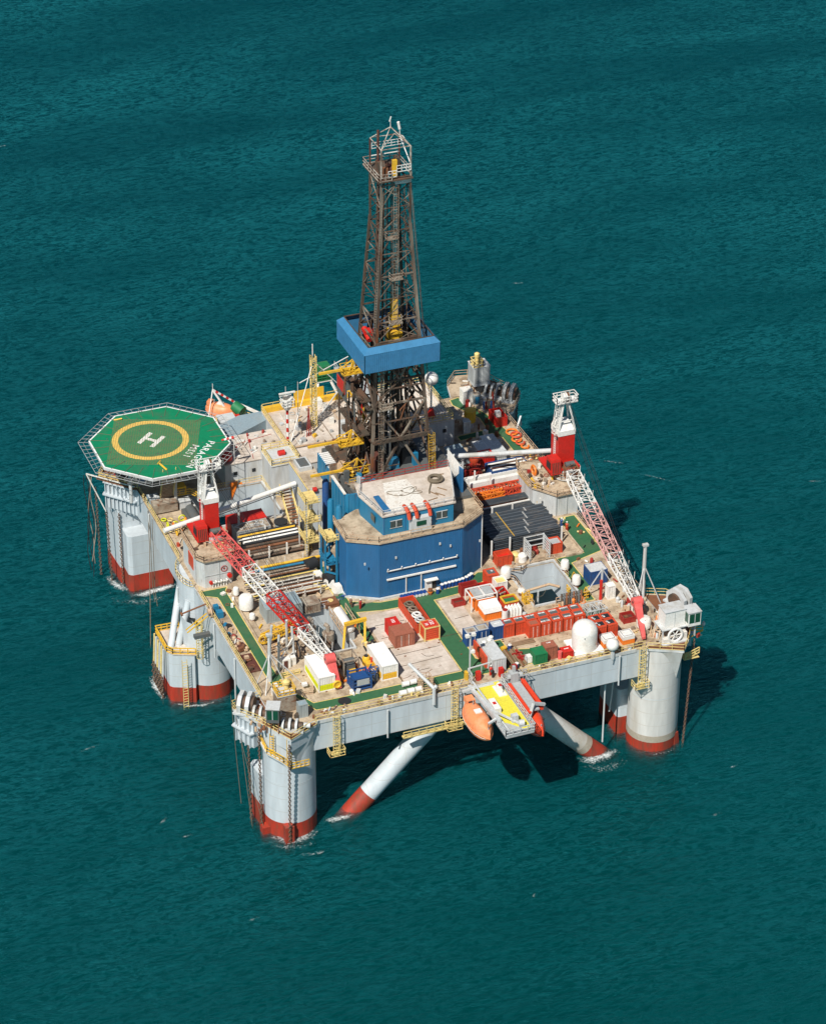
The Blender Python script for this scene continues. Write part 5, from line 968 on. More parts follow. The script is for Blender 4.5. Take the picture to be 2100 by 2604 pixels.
container(56.2,16.1,2.8,2.3,2.5,'blue','dark blue container with a pale roof beneath the right crane boom',top='light_grey')
basket(44.5,47.1,26.2,28.0,D,1.9,'red_orange','skip','red orange open skip at the right foot of the blue wall',cat='skip',fillz=.6,fill='red')
basket(54.1,56.0,26.6,28.6,D,1.9,'red_orange','skip','red orange skip of grey scrap at the near right corner of the black pipe rack',cat='skip',fillz=.9,fill='grey')
t = thing('grey_stake_frame', 'tall open grey slatted frame at the near side of the black pipe rack', 'frame', (51.6,27.4,D))
for x in (50.1, 53.5):
    b = MB()
    for y in (26.0, 28.5): b.bar((x,y,D),(x,y,D+3.1),.22)
    for z in (.6,1.1,1.6,2.1,2.6,3.0): b.bar((x,26,D+z),(x,28.5,D+z),.12)
    part('slatted_side', b, 'light_grey', t)
part('back_rails', MB().bar((50.1,28.5,D+3),(53.5,28.5,D+3),.14).bar((50.1,28.5,D+2.2),(53.5,28.5,D+2.2),.12).bar((50.1,28.5,D+1.2),(53.5,28.5,D+1.2),.12), 'light_grey', t)
for i, (x, y, m) in enumerate(((49.0,26.6,'white'),(48.0,27.4,'rail_yellow'))): solo('valve_drum', MB().lathe([(.75,0),(.75,1.1),(.4,1.4)], (x,y,D), 12), m, ('white drum between the red skip and grey slatted frame','cream drum between the red skip and grey slatted frame')[i], 'drum')
container(4.9,24.3,5.7,3.3,2.6,'cont_grey','long blue grey ribbed container lying under the left crane boom',top='cont_bluegrey')
t = container(11.4,24.6,2.3,2.2,1.6,'steel_pale','low square box with a grid roof right of the long blue grey container',top='steel_pale')
t = container(14.9,24.9,2.0,1.8,.7,'rust','low rust brown hatch box with a round yellow lid',top='rust'); part('round_lid', MB().lathe([(.45,0),(.45,.1)], (15.9,25.8,D+.74), 16), 'rail_yellow', t)
container(7.7,47.2,5.6,2.3,2.6,'grey','weathered grey ribbed container with a tangle of cable on its roof',top='steel_pale')
container(7.6,49.8,5.9,2.6,2.7,'red','bright red container behind the weathered grey one',top='red')
b = MB(); P = []
for k in range(50): a = k*.37; P.append((10.2+2.2*math.sin(a*.53)+.4*math.sin(a*2.1), 48.3+.8*math.cos(a*.9), D+2.75+.15*math.sin(a*3)))
solo('tangled_cable', b.path(P,.07,4), 'light_grey', 'tangle of grey cable on the roof of the weathered grey container', 'cable')
t = thing('cable_spool', 'upright round cable spool with a blue band beside the shaded pit stairs', 'spool', (15.6,48.4,D)); part('drum', MB().lathe([(.9,.35),(.9,1.5)],(15.6,48.4,D),16), 'steel_brown', t); part('flange', MB().lathe([(1.15,0),(1.15,.35)],(15.6,48.4,D),18), 'rail_rust', t); part('flange', MB().lathe([(1.15,2.0),(1.15,2.2),(.2,2.2)],(15.6,48.4,D),18), 'black', t); part('blue_band', MB().lathe([(1.0,1.5),(1.0,2.0)],(15.6,48.4,D),16), 'cont_bluegrey', t)
t = thing('deck_stairs', 'yellow railed stairs climbing from the cable spool to the tall narrow grey house', 'stairs', (18.2,49,D))
b = MB()
for i in range(14): b.box(17.2,18.8,47.4+i*.42,47.7+i*.42,D+.3+i*.36,D+.4+i*.36)
part('steps', b, 'rust', t); part('handrail', MB().rail([(17.1,47.3,D+.1),(17.1,53.2,D+5.2)],1.0,1.2,.1,toe=True), 'rail_yellow', t); part('handrail', MB().rail([(18.9,47.3,D+.1),(18.9,53.2,D+5.2)],1.0,1.2,.1), 'rail_yellow', t)

# ------------------------------------------------------------------ barrels, tanks and domes
lb = thing('barrel', 'blue barrel lying on its side in front of the blue wall', 'barrel', (27.0,22.75,D), group='blue barrels lying in a row')
part('body', MB().lathe([(.29,0),(.31,.3),(.31,.6),(.29,.9)],(27.0,22.75,D+.31),12,'y'), 'drum_blue', lb); part('lid', MB().lathe([(.27,0),(.27,.03)],(27.0,22.71,D+.31),12,'y'), 'white', lb)
for i in range(1, 8): dup(lb, (27.0+i*.56,22.75,D))
SB = [(33.9,23.6),(34.55,23.7),(35.2,23.75),(35.8,23.8),(36.4,23.85),(37.0,23.9),(37.6,24.0),(38.3,24.2),(38.9,24.5),(39.4,24.8),(32.8,22.7)]
proto = thing('barrel', 'blue barrel with a white lid standing in the row along the blue wall', 'barrel', (*SB[0], D), group='blue barrels standing in a row')
part('body', MB().lathe([(.3,0),(.31,.3),(.3,.88)],(*SB[0],D),12), 'drum_blue', proto); part('lid', MB().lathe([(.31,.88),(.31,.95),(.05,.97)],(*SB[0],D),12), 'white', proto)
for p in SB[1:10]: dup(proto, (*p, D))
dup(proto, (*SB[10], D), label='single blue barrel with white lid standing apart, right of the rusty barrel', group='')
dup(proto, (37.3,4.3,D), label='blue barrel with white lid between the grey container and the junk planks', group=''); dup(proto, (36.4,-.6,D), label='blue barrel with white lid at the front rail beside the long grey container', group='')
t = thing('barrel', 'rusty orange barrel at the end of the lying blue barrels', 'barrel', (31.6,22.9,D)); part('body', MB().lathe([(.36,0),(.38,.5),(.36,1.0)],(31.6,22.9,D),12), 'rust', t); part('band', MB().lathe([(.4,.4),(.4,.6)],(31.6,22.9,D),12), 'orange', t)
# big dome and its little neighbour
t = thing('white_dome', 'big white domed cylinder near the right end of the front rail', 'radome', (48.2,.7,D)); part('base', MB().prism([(45.9,-1.3),(50.7,-1.3),(50.7,3.3),(45.9,3.3)],D+.01,D+.25), 'white_paint', t)
part('shell', MB().lathe([(1.95,.25),(1.98,3.2)]+[(1.98*math.cos(R_(a)),3.2+1.75*math.sin(R_(a))) for a in range(8,89,8)]+[(.001,4.95)],(48.2,.7,D),36,cap=False), 'white', t); part('small_hatch', MB().box(47.3,47.45,-1.2,-1.1,D+2.9,D+3.15), 'grey', t)
t = thing('white_ball', 'small white ball on a bracket at the front rail beside the dome', 'radome', (51.3,-2.9,D)); part('ball', MB().sph((51.4,-2.6,D+1.9),1.0,20,12), 'white', t); part('bracket', MB().box(51.2,51.6,-3.0,-2.4,D-.6,D+1.0).bar((51.4,-3,D-.6),(51.4,-2.9,D-1.4),.1), 'light_grey', t)
def cooler(x0, y0, lx, ly, label):
    t = thing('insulated_box', label, 'box', (x0+lx/2,y0+ly/2,D)); part('base', MB().box(x0,x0+lx,y0,y0+ly,D+.05,D+.85), 'orange', t); part('lid', MB().box(x0,x0+lx,y0,y0+ly,D+.85,D+1.5), 'white', t); b = MB().path([(x0+.25,y0+.25,D+1.51),(x0+lx-.2,y0+.25,D+1.51),(x0+lx-.2,y0+ly-.2,D+1.51),(x0+.25,y0+ly-.2,D+1.51)],.035,4,True); part('seal_line', b, 'black', t)
cooler(54.0,-.9,2.0,1.9,'white and orange box at the right end of the front rail'); cooler(50.9,-.7,2.1,1.9,'white and orange box between the dome and the white ball')
basket(56.6,58.6,4.3,6.0,D,1.0,'red_dark','skip','dark red low basket beneath the head of the right crane boom',cat='basket')
def cap_tank(x, y, label, r=.75, h=2.2, m='white', base='light_grey', horiz=False):
    t = thing('white_tank', label, 'tank', (x,y,D)); part('shell', MB().lathe([(r*.6,0),(r*.6,.5),(r,.7),(r,h-.4),(r*.8,h-.1),(r*.3,h)],(x,y,D),16), m, t); part('skirt', MB().lathe([(r*.7,0),(r*.7,.4)],(x,y,D),12), 'rust', t)
cap_tank(3.0,28.8,'large white tank left of the long blue grey container',1.15,2.9); cap_tank(2.9,25.6,'small white tank just in front of the large white tank',.5,1.6); cap_tank(2.7,32.9,'slim white tank near the front of the left crane house',.5,2.0)
cap_tank(44.3,22.4,'white tank at the left edge of the open pit behind the containers',.85,2.4); cap_tank(54.1,21.3,'white tank at the right edge of the open pit, farther one',.7,2.2); cap_tank(54.0,16.6,'white tank at the right edge of the open pit, nearer one',.7,2.2); cap_tank(45.0,17.6,'squat cream tank at the left edge of the open pit',.7,1.2,'white_rusty')
t = thing('white_pressure_vessel', 'long white horizontal vessel on a grey stand beside the shaded left pit', 'tank', (15.2,18,D)); part('shell', MB().lathe([(.3,0),(.85,.3),(.85,5.6),(.3,5.9)],(15.3,15.2,D+2.0),16,'y'), 'white', t); part('stand', MB().box(14.5,16.1,15.4,21.2,D,D+1.2), 'grey', t); part('stand_rail', MB().rail([(14.2,15.2,D+1.2),(14.2,21.4,D+1.2)],1.6,1.4,.1).rail([(16.8,15.2,D+1.2),(16.8,21.4,D+1.2)],1.6,2.8,.1,toe=False), 'rail_rust', t)
t = thing('yellow_gantry', 'yellow portal gantry beside the white horizontal vessel', 'gantry', (15.6,13.3,D-2)); b = MB().bar((13.3,13.4,D-2.2),(14.5,15.2,D+3.3),.34).bar((17.0,13.4,D-.4),(17.7,15.2,D+3.5),.34).bar((14.3,15.1,D+3.4),(17.9,15.1,D+3.6),.5); part('portal', b, 'yellow', t); part('hook', MB().cyl((16.1,15.1,D+2.6),(16.1,15.1,D+3.3),.2,8), 'orange', t)
# ------------------------------------------------------------------ anchor winches on the corner platforms
def windlass(x, y, rz, label, m='light_grey', n=3, r=1.15, z=D+.05):
    """curved chain guards side by side over a drum, local axis x = along the drum"""
    t = thing('anchor_winch', label, 'winch', (x, y, z), rz)
    for i in range(n):
        g = MB(); x0 = -n*.5+i*1.0
        prof = [(r*math.cos(R_(a)), r*math.sin(R_(a))+.5) for a in range(-20, 201, 20)]
        for (a, b1), (c, d) in zip(prof, prof[1:]): g.add([(x0,a,b1),(x0+.36,a,b1),(x0+.36,c,d),(x0,c,d),(x0,a*.82,(b1-.5)*.82+.5),(x0+.36,a*.82,(b1-.5)*.82+.5),(x0+.36,c*.82,(d-.5)*.82+.5),(x0,c*.82,(d-.5)*.82+.5)],[(0,1,2,3),(7,6,5,4),(0,3,7,4),(1,5,6,2),(0,4,5,1),(3,2,6,7)])
        part('chain_guard', g, m, t, local=True)
    part('winch_drum', MB().cyl((-n*.5-.3,0,.55),(n*.5+.1,0,.55),.6,14), 'steel_brown', t, local=True); part('bed', MB().box(-n*.5-.5,n*.5+.3,-r,r,0,.3), 'light_grey', t, local=True)
    part('motor', MB().cyl((n*.5+.2,.1,.7),(n*.5+1.2,.1,.7),.4,12), m, t, local=True); return t
def hexdrum(x, y, rz, label, m='light_grey', r=2.0, z=D+.05):
    t = thing('winch_housing', label, 'winch', (x, y, z), rz)
    for x0 in (-.9, .35):
        P = [(r*math.cos(R_(a)), r*math.sin(R_(a))+.9) for a in (-25,22.5,67.5,112.5,157.5,205)]; n_ = len(P)
        V = [(x0,a,b) for a, b in P]+[(x0+.6,a,b) for a, b in P]; F = [(i,(i+1) % n_,n_+(i+1) % n_,n_+i) for i in range(n_)]+[tuple(range(n_-1,-1,-1)),tuple(range(n_,2*n_))]
        part('octagonal_cover', MB().add(V, F), m, t, local=True)
    part('drum', MB().cyl((-1.3,0,1),(1.4,0,1),1.2,16), 'steel_brown', t, local=True); part('bed', MB().box(-1.4,1.5,-r,r,0,.3), 'light_grey', t, local=True); return t
hexdrum(-5.4, 4.2, R_(-35), 'white octagonal winch housing at the left tip of the near left platform')
windlass(-3.6, 1.4, R_(-30), 'white ribbed anchor winch in the middle of the near left platform')
windlass(-.6, -3.0, R_(-28), 'white ribbed anchor winch at the near tip of the near left platform')
def cabin(P, z0, z1, label, m='light_grey', win='window_green', roof='light_grey', rz=0, legs=True):
    x0, x1, y0, y1 = P; t = thing('winch_cab', label, 'cabin', ((x0+x1)/2,(y0+y1)/2,D), rz); x0, x1, y0, y1 = [(a-(x0+x1)/2) for a in (x0,x1)]+[(a-(y0+y1)/2) for a in (y0,y1)]; z0 -= D; z1 -= D
    part('wall', MB().box(x0,x1,y0,y1,z0,z1), m, t, local=True); part('roof', MB().box(x0-.1,x1+.1,y0-.1,y1+.1,z1,z1+.1), roof, t, local=True)
    part('window', MB().box(x0+.15,x1-.15,y0-.04,y0-.005,z0+.6,z1-.2), win, t, local=True); part('window', MB().box(x0-.04,x0-.005,y0+.15,y1-.15,z0+.6,z1-.2), win, t, local=True); part('window', MB().box(x1+.005,x1+.04,y0+.15,y1-.15,z0+.6,z1-.2), win, t, local=True)
    part('window_post', MB().box(-.05,.05,y0-.08,y0-.04,z0+.6,z1-.2), 'light_grey', t, local=True)
    if legs:
        for a in (x0+.1, x1-.1):
            for b in (y0+.1, y1-.1): part('leg', MB().bar((a,b,0),(a,b,z0),.14), 'rust', t, local=True)
    return t
cabin((-4.2,-2.3,-3.3,-1.2), 21.6, 24.0, 'grey winch cab with green tinted windows on the near left platform', 'dark_grey', rz=R_(-25))
t = thing('machinery_house', 'grey machinery house with a yellow rail and vent on top, near left platform', 'building', (.2,2.6,D)); part('wall', MB().box(-1.3,1.5,1.2,3.6,D+.1,D+2.9), 'steel_pale', t); part('roof', MB().box(-1.4,1.6,1.1,3.7,D+2.9,D+3.0), 'light_grey', t); part('roof_rail', MB().rail([(-1.3,1.2,D+3),(1.5,1.2,D+3),(1.5,3.6,D+3),(-1.3,3.6,D+3)],1.1,.9,.1,True), 'yellow', t); part('vent', MB().lathe([(.35,0),(.35,.9),(.6,1.0),(.6,1.4),(.2,1.7)],(.6,2.9,D+3),12), 'rail_yellow', t)
container(1.3,-.9,1.2,1.0,2.3,'cont_grey','tall grey blue locker at the corner of the near left platform',top='cont_bluegrey',name='locker')
for i, (x, y) in enumerate(((-.6,5.9),(.3,6.0),(-.1,7.0),(.9,4.9))): solo('white_box', MB().box(x,x+.8,y,y+.7,D,D+.9), 'white', 'small white box beside the yellow railed machinery house', 'box', 'small white boxes beside the machinery house')
# near right platform
hexdrum(65.6, 3.6, R_(20), 'big pale octagonal winch housing at the near right corner', 'light_grey', 2.1, z=D+2.2)
t = thing('winch_house', 'white winch control house on stilts over the near right corner', 'building', (62.2,-.6,D)); part('wall', MB().box(60.4,63.8,-2.2,.2,D+2.4,D+5.2), 'white', t); part('roof', MB().box(60.3,63.9,-2.3,.3,D+5.2,D+5.3), 'light_grey', t); part('floor', MB().box(59.8,65.8,-2.6,.4,D+2.2,D+2.38), 'light_grey', t); part('wall_seam', MB().box(62.0,62.06,-2.24,-2.2,D+2.4,D+5.2), 'grey', t)
for x, y in ((60,-2.4),(65.5,-2.4),(60,.2),(65.5,.2)): part('stilt', MB().bar((x,y,D),(x,y,D+2.3),.2), 'light_grey', t)
cabin((63.9,66.0,-3.2,-1.0), D+2.45, D+4.9, 'white winch cab with green tinted windows over the near right corner', 'white', legs=False)
t = thing('spoked_winch', 'white spoked winch wheel under the near right control house', 'winch', (61.8,-3.3,D)); part('rim', MB().torus((61.8,-3.1,D+1.45),1.15,.2,24,6,'y'), 'white', t); b = MB()
for k in range(6): a = k*math.pi/3; b.bar((61.8,-3.1,D+1.45),(61.8+1.1*math.cos(a),-3.1,D+1.45+1.1*math.sin(a)),.14)
part('spokes', b, 'white', t); part('gear_case', MB().box(59.9,60.9,-3.2,-2.4,D,D+1.0), 'white_rusty', t); part('gear_case', MB().box(63.1,63.9,-3.0,-2.0,D,D+1.5), 'white_rusty', t); part('bed', MB().box(59.6,64,-3.5,-1.9,D,D+.25), 'light_grey', t)
cap_tank(58.9,2.0,'rusty streaked white tank left of the near right winch house',1.15,2.2,'white_rusty')
t = thing('ship_ladder', 'pale ladder stairs leaning beside the near right winch house', 'stairs', (60.5,1.5,D)); part('ladder', MB().ladder((59.6,-1.0,D),(61.6,1.6,D+3.2),1.0,(.6,-.6,0),.4,.12), 'rail_rust', t)
t = thing('navigation_light', 'yellow bracket with a navigation lamp at the outer corner of the near right platform', 'lamp', (66.5,-1.4,D)); part('bracket', MB().bar((65.4,-.8,D),(67.4,-1.6,D),.14).bar((65.6,-1,D-1.2),(67.4,-1.6,D),.12).rail([(65.6,-.9,D),(67.3,-1.6,D)],1.,.8,.08), 'yellow', t); part('lamp', MB().lathe([(.2,0),(.25,.5),(.1,.8)],(67.4,-1.6,D+.9),10), 'light_grey', t)
junk(57.8,62.5,6.5,10.5,D,22,['steel_pale','rail_rust','rust','white_rusty','red_dark','light_grey'],'cluttered pipes and valves between the right mast and winch house','pipes and valves near the right mast','valve_part',1.2)
junk(56.5,60,0.5,6,D,8,['steel_pale','rail_rust','red_dark','rail_yellow'],'loose deck gear below the right crane boom head','deck gear below the right boom head')
# far right platform
hexdrum(67.6, 75.6, R_(-40), 'dark grey octagonal winch housing on the far right platform', 'grey', 2.0)
windlass(65.6, 77.6, R_(-42), 'dark grey ribbed anchor winch on the far right platform', 'grey', 3, 1.6)
cabin((61.9,64.9,78.2,81.0), D+2.0, D+5.7, 'tall grey control house with a yellow railed roof, far right platform', 'light_grey', 'grey')
t = thing('yellow_vent_post', 'yellow rail and mushroom vent on top of the far right control house', 'vent', (62.6,79,D+5.8)); part('roof_rail', MB().rail([(61.9,78.2,D+5.8),(63.6,78.2,D+5.8),(63.6,80,D+5.8),(61.9,80,D+5.8)],1.3,.8,.12,True), 'rail_yellow', t); part('vent', MB().lathe([(.35,0),(.35,1.6),(.5,1.7),(.5,2.3),(.2,2.5)],(62.8,79.2,D+5.8),10), 'rail_yellow', t)
container(59.2,76.4,1.6,1.5,2.6,'white','white cabinet with a rust stained lid at the far right corner',top='white_rusty',name='cabinet'); container(60.9,75.6,1.1,1.0,1.9,'cont_grey','small cabinet with a bright blue door at the far right corner',top='steel_pale',name='cabinet',panel=None)
solo('blue_door', MB().box(61.05,61.85,75.42,75.49,D+.3,D+1.6), 'house_blue', 'bright blue door panel on the small far right cabinet', 'panel')
for i in range(5): solo('gas_bottle', MB().lathe([(.2,0),(.2,1.4),(.1,1.6)],(61.9+i*.42,73.6-i*.1,D),8), ['blue','red_dark','steel_pale','blue','red_dark'][i], 'coloured gas bottle in the rack near the red skip, number %s from the left' % ['one','two','three','four','five'][i], 'gas bottle', 'coloured gas bottles by the red skip')
basket(61.5,63.5,67.0,70.4,D,1.8,'red','skip','bright red skip with white load beside the far right green walkway',cat='skip',fill='dark_red_in'); solo('white_sack', MB().box(62.2,63.1,68.8,69.6,D+.9,D+1.9), 'white', 'white sack lying in the bright red far skip', 'sack')
t = thing('yellow_drum_tank', 'big yellow cylinder standing on the deck by the far green walkway', 'tank', (57.3,68.9,D)); part('tank', MB().lathe([(1.0,1.2),(1.05,3.4),(.2,3.55)],(57.3,68.9,D),18), 'yellow', t); part('stand', MB().lathe([(.7,0),(.7,1.2)],(57.3,68.9,D),10), 'light_grey', t)
container(55.5,67.2,1.1,1.3,2.2,'white','white electrical cabinet beside the big yellow cylinder',top='light_grey',name='cabinet')
block(52.7,55.2,67.2,71.5,D,22.6,'deck_store','low open fronted store between the accommodation block and yellow cylinder','steel_pale','steel_pale')
t = container(56.2,55.9,2.3,5.8,2.3,'light_grey','grey white container with DNV 2.71 lettering lying behind the blue crate',top='light_grey',text=[('DNV 2.7-1',.8,.5,.5,-70)]); 
container(54.2,57.4,1.8,3.0,2.3,'white','small white container beside the grey white lettered one',top='light_grey',text=[('K 6028',.5,.5,.7,0)]); container(53.9,55.2,2.1,1.9,2.4,'red','bright red box with a dark lettered lid behind the red machine',panel='dark_grey',text=[('323',.7,.5,.5,10)])
block(49.6,52.4,57.0,61.6,D,21.2,'open_hatch','grey walled open hatch beside the derrick radome','cont_bluegrey','cont_bluegrey')
for k in range(5):
    solo('hose_coil', MB().torus((63.2+.25*math.sin(k*2),64.2-k*1.3,D+.35+.1*(k % 2)),.95-.08*k,.17,18,6,a0=.4*k), 'red_orange' if k % 2 else 'orange', 'orange hose coiled on the far right deck edge, coil %s from the back' % ['first','second','third','fourth','fifth'][k], 'hose', 'orange hoses on the right deck edge')
junk(62.0,64.2,50.5,58,D,26,['orange','red_orange','rail_yellow','yellow','white_rusty','rust'],'orange and yellow hose fittings heaped on the right deck edge','orange fittings on the right deck edge','hose_fitting')
for i in range(9): part('riser_pipe', MB().cyl((65.2+i*.45,72.0+i*.36,D-.2),(65.2+i*.45,72.0+i*.36,9-(i % 3)*1.5),.13,8), 'light_grey', rig)
t = thing('boat_landing_arm', 'pale leaning steel arm below the far right platform', 'arm', (66,69,D)); part('arm', MB().bar((65.0,67.8,D-4),(67.6,70.4,D-.8),.3).bar((67.6,70.4,D-.8),(67.9,70.8,D-3),.2), 'light_grey', t)
# left rear platform below the helideck
t = thing('rear_left_platform', 'rusty winch platform with pale edge tucked under the near left side of the helideck', 'platform', (-5,72,D)); P = [(-2.52,66.5),(-2.52,69.0),(-7.9,75.0),(-5,79),(-2.52,79)]
part('plating', MB().prism(P, D+.14, D+.4), 'rust', t); part('rail', MB().rail([(-2.4,69.3,D+.4),(-7.6,74.8,D+.4),(-5,78.6,D+.4)],1.1,1.2,.1), 'rail_yellow', t)
junk(-6,-2.8,71.5,76,D+.4,10,['rust','red_dark','steel_brown','rail_rust'],'rusty winch gear on the platform beneath the helideck','winch gear beneath the helideck','winch_gear',1.4)
t = thing('boom_arm', 'slender white arm with hanging black hoses at the far left corner', 'arm', (-8,74,D)); part('arm', MB().bar((-3,69,D+1),(-9.3,76.2,D+.8),.18).bar((-9.3,76.2,D+.8),(-7.0,73.3,D-5.5),.14), 'white_rusty', t)
for i, (a, z1) in enumerate(((0,-.5),(.5,3),(.9,6),(1.4,2.5),(-.4,1))):
    P = [(-9.3+a*.5+.3*math.sin(k*.9+i), 76.2+.2*math.cos(k+i)-a*.3, D+.6-(D+.6-z1)*k/10) for k in range(11)]
    solo('hanging_hose', MB().path(P, .07, 5), 'black' if i % 2 == 0 else 'steel_pale', ('black hose hanging from the far left arm down to the sea','pale hose hanging from the far left arm','short black hose hanging from the far left arm','pale inner hose hanging from the far left arm','outermost black hose hanging from the far left arm')[i], 'hose')
solo('mooring_rope', MB().path([(-2.7,62.6,D),(-3.3,60.5,D-6),(-4.6,57.0,D-12.5),(-6.2,52.5,-.5)], .07, 5), 'rope', 'long slack brown rope running from the left rail down to the sea', 'rope')
for i, y in enumerate((61.2, 59.8)): solo('hull_hose', MB().path([(-2.8,y,D),(-3.0,y-.4,12),(-3.0,y-.2,6),(-2.9,y-.9,3)], .06, 5), 'rope', ('thin dark hose down the left hull side, nearer the helideck','thin dark hose down the left hull side, farther from the helideck')[i], 'hose')
container(-2.2,62.6,1.6,1.7,1.9,'cont_bluegrey','pale blue grey box on the left deck edge below the helideck',top='light_grey',name='box')
solo('red_box', MB().box(1.0,1.9,64.6,65.8,D+.2,D+1.9), 'red', 'bright red box near the yellow booth under the helideck edge', 'box')
t = thing('yellow_booth', 'yellow topped booth on legs at the near edge of the helideck', 'booth', (3,63,D)); part('box', MB().box(2.0,4.0,62.4,64.0,21.6,23.0), 'yellow', t); part('dark_front', MB().box(2.3,3.7,62.3,62.39,21.8,22.7), 'dark_grey', t); part('base_box', MB().box(2.3,4.2,60.8,62.2,D,21.2), 'light_grey', t); part('side_rail', MB().rail([(1.9,62.3,21.5),(4.6,62.3,21.5),(7.6,59.6,D+.4)],1.,1.,.1), 'yellow', t)
t = thing('helideck_stairs', 'pale stairs rising from the deck to the near edge of the helideck', 'stairs', (1,62,D)); b = MB()
for i in range(16): b.box(-.4,1.6,60.5-i*.14+2.0,60.8-i*.14+2.0,D+2+i*.36,D+2.1+i*.36)
part('steps', b, 'rail_rust', t); part('handrail', MB().rail([(-.5,62.4,D+2),(-.5,60.2,D+7.8)],1.,1.,.1), 'rail_yellow', t); part('handrail', MB().rail([(1.7,62.4,D+2),(1.7,60.2,D+7.8)],1.,1.,.1), 'rail_yellow', t)
solo('grey_platform', MB().box(-2.2,1.9,60.6,64.2,D+.3,D+1.9), 'steel_pale', 'grey slatted platform box between left rail and yellow booth', 'platform')
solo('dark_machinery', MB().box(2.2,4.8,54.0,59.8,D,D+.9).cyl((3.4,55,D+1.2),(3.4,59,D+1.2),.8,12), 'dark_grey', 'dark grey machinery at the left edge of the deep pit', 'machine')  # box and drum in one plain dark grey
for i in range(16):
    x, y = random.uniform(-1.4,2.2), random.uniform(53.5,58.5); b = MB(); r = random.uniform(.3,.55)
    b.torus((x,y,D+.25+random.random()*.6), r, .11, 12, 5, random.choice('xyz')); solo('hose_coil', b, random.choice(['yellow','rail_yellow','orange','lime']), 'small coil in the heap of yellow hoses behind the left crane', 'hose', 'yellow hoses behind the left crane')
solo('orange_tarp', MB().prism([(11.6,64.9),(14.4,64.6),(14.8,66.3),(12.2,66.8)],D+.3,D+2.2,[(12.1,65.3),(13.9,65.1),(14.2,66),(12.4,66.2)]).add([(12.3,64.2,D-2.2),(13.2,64.3,D-.2),(13.6,64.4,D+1.2),(12.2,64.4,D+1)],[(0,1,2,3)]), 'orange', 'bright orange tarpaulin bundle draped over the shaded pit edge', 'tarpaulin')
solo('walkway_shelf', MB().box(5,17.8,64.41,66.2,D+.01,D+.3), 'rail_rust', 'pale walkway along the far edge of the shaded pit', 'walkway')
solo('red_float', MB().lathe([(.4,0),(1.0,.3),(1.0,1.1),(.5,1.5)],(12.2,66.0,24.2),12), 'red', 'round red float on the roof beside the helideck edge', 'float')
for i in range(18):
    x, y = random.uniform(12.4,21.5), random.uniform(66,72.5); solo('roof_debris', MB().obox((x,y,24.16),random.uniform(.3,1.4),random.uniform(.1,.6),random.uniform(.08,.3),random.uniform(0,3)), random.choice(['white_rusty','steel_pale','white','grey']), 'scrap piece lying on the low roof beside the helideck', 'scrap', 'scrap on the low roof')
# far left boat station
def lifeboat(c, L, wd, h, rz, m, label, top=None, tilt=0):
    t = thing('lifeboat', label, 'lifeboat', c, rz); N = 16; K = 14; V = []; F = []
    for i in range(N+1):
        s_ = -1+2*i/N; w = wd/2*max(.04,(1-abs(s_)**2.6)); hh = h*(.42+.58*(1-abs(s_)**3.5)); kl = -.15*h*(1-abs(s_)**4)+.25*h*abs(s_)**3
        for k in range(K):
            a = 2*math.pi*k/K; zz = math.sin(a); V.append((w*math.copysign(abs(math.cos(a))**.75, math.cos(a)), s_*L/2, (h*.32+kl*.6 if zz < 0 else h*.32)+zz*(hh*.62 if zz > 0 else hh*.42)))
    for i in range(N):
        for k in range(K): F.append((i*K+k, i*K+(k+1) % K, (i+1)*K+(k+1) % K, (i+1)*K+k))
    F += [tuple(range(K-1,-1,-1)), tuple(range(N*K,(N+1)*K))]; part('hull', MB().add(V, F, True), m, t, local=True)
    P = [(x*1.03, y, h*.33) for x, y in [(wd/2*(1-abs(-1+2*i/20)**2.6), (-1+2*i/20)*L/2) for i in range(21)]]; P += [(-x, y, z) for x, y, z in P[::-1]]
    part('rubbing_strake', MB().path(P, .09, 5), top or m, t, local=True); part('hatch_tower', MB().box(-wd*.2,wd*.2,L*.27,L*.42,h*.75,h*1.02), m, t, local=True); part('hatch_window', MB().box(-wd*.14,wd*.14,L*.265,L*.27,h*.84,h*.98), 'black', t, local=True)
    for k in range(-3, 4): part('porthole', MB().box(wd*.36,wd*.44,k*L*.085-.16,k*L*.085+.16,h*.62,h*.74), 'window', t, local=True) if k % 2 else part('side_seam', MB().path([(-wd*.5*math.cos(R_(a)), k*L*.085, h*.33+h*.6*math.sin(R_(a))*(1-abs(k*.17)**3.5)) for a in range(0,181,30)],.035,4), top or m, t, local=True)
    part('grab_line', MB().path([(-wd/2*(1-abs(-1+2*i/16)**2.6)*1.05, (-1+2*i/16)*L/2, h*.22+.1*(i % 2)) for i in range(1,16)],.035,4), 'white', t, local=True)
    part('top_hatch', MB().box(-wd*.16,wd*.16,-.5,.5,h*.92,h*.98), 'white', t, local=True); part('hook', MB().bar((0,L*.2,h*.9),(0,L*.2,h*1.15),.12).bar((0,-L*.42,h*.6),(0,-L*.42,h*.85),.12), 'grey', t, local=True); return t
lifeboat((18.3,88.0,D-.2), 5.6, 2.9, 2.8, R_(50), 'lifeboat_orange', 'orange lifeboat far behind the helideck')
t = thing('boat_davit', 'white tripod davit with a red striped arm above the far orange lifeboat', 'davit', (19,87,D)); b = MB().bar((17.0,88,D+5.4),(15.4,86.5,D-.5),.16).bar((17.0,88,D+5.4),(20.3,86.2,D-.8),.3).bar((17.0,88,D+5.4),(17,88,D+6.6),.1); part('legs', b, 'white', t)
for k in range(10): a, c = k/10, (k+1)/10; part('arm_band', MB().bar((17+4.4*a,88-.8*a,D+5.4-3.4*a),(17+4.4*c,88-.8*c,D+5.4-3.4*c),.28), 'red' if k % 2 else 'white', t)
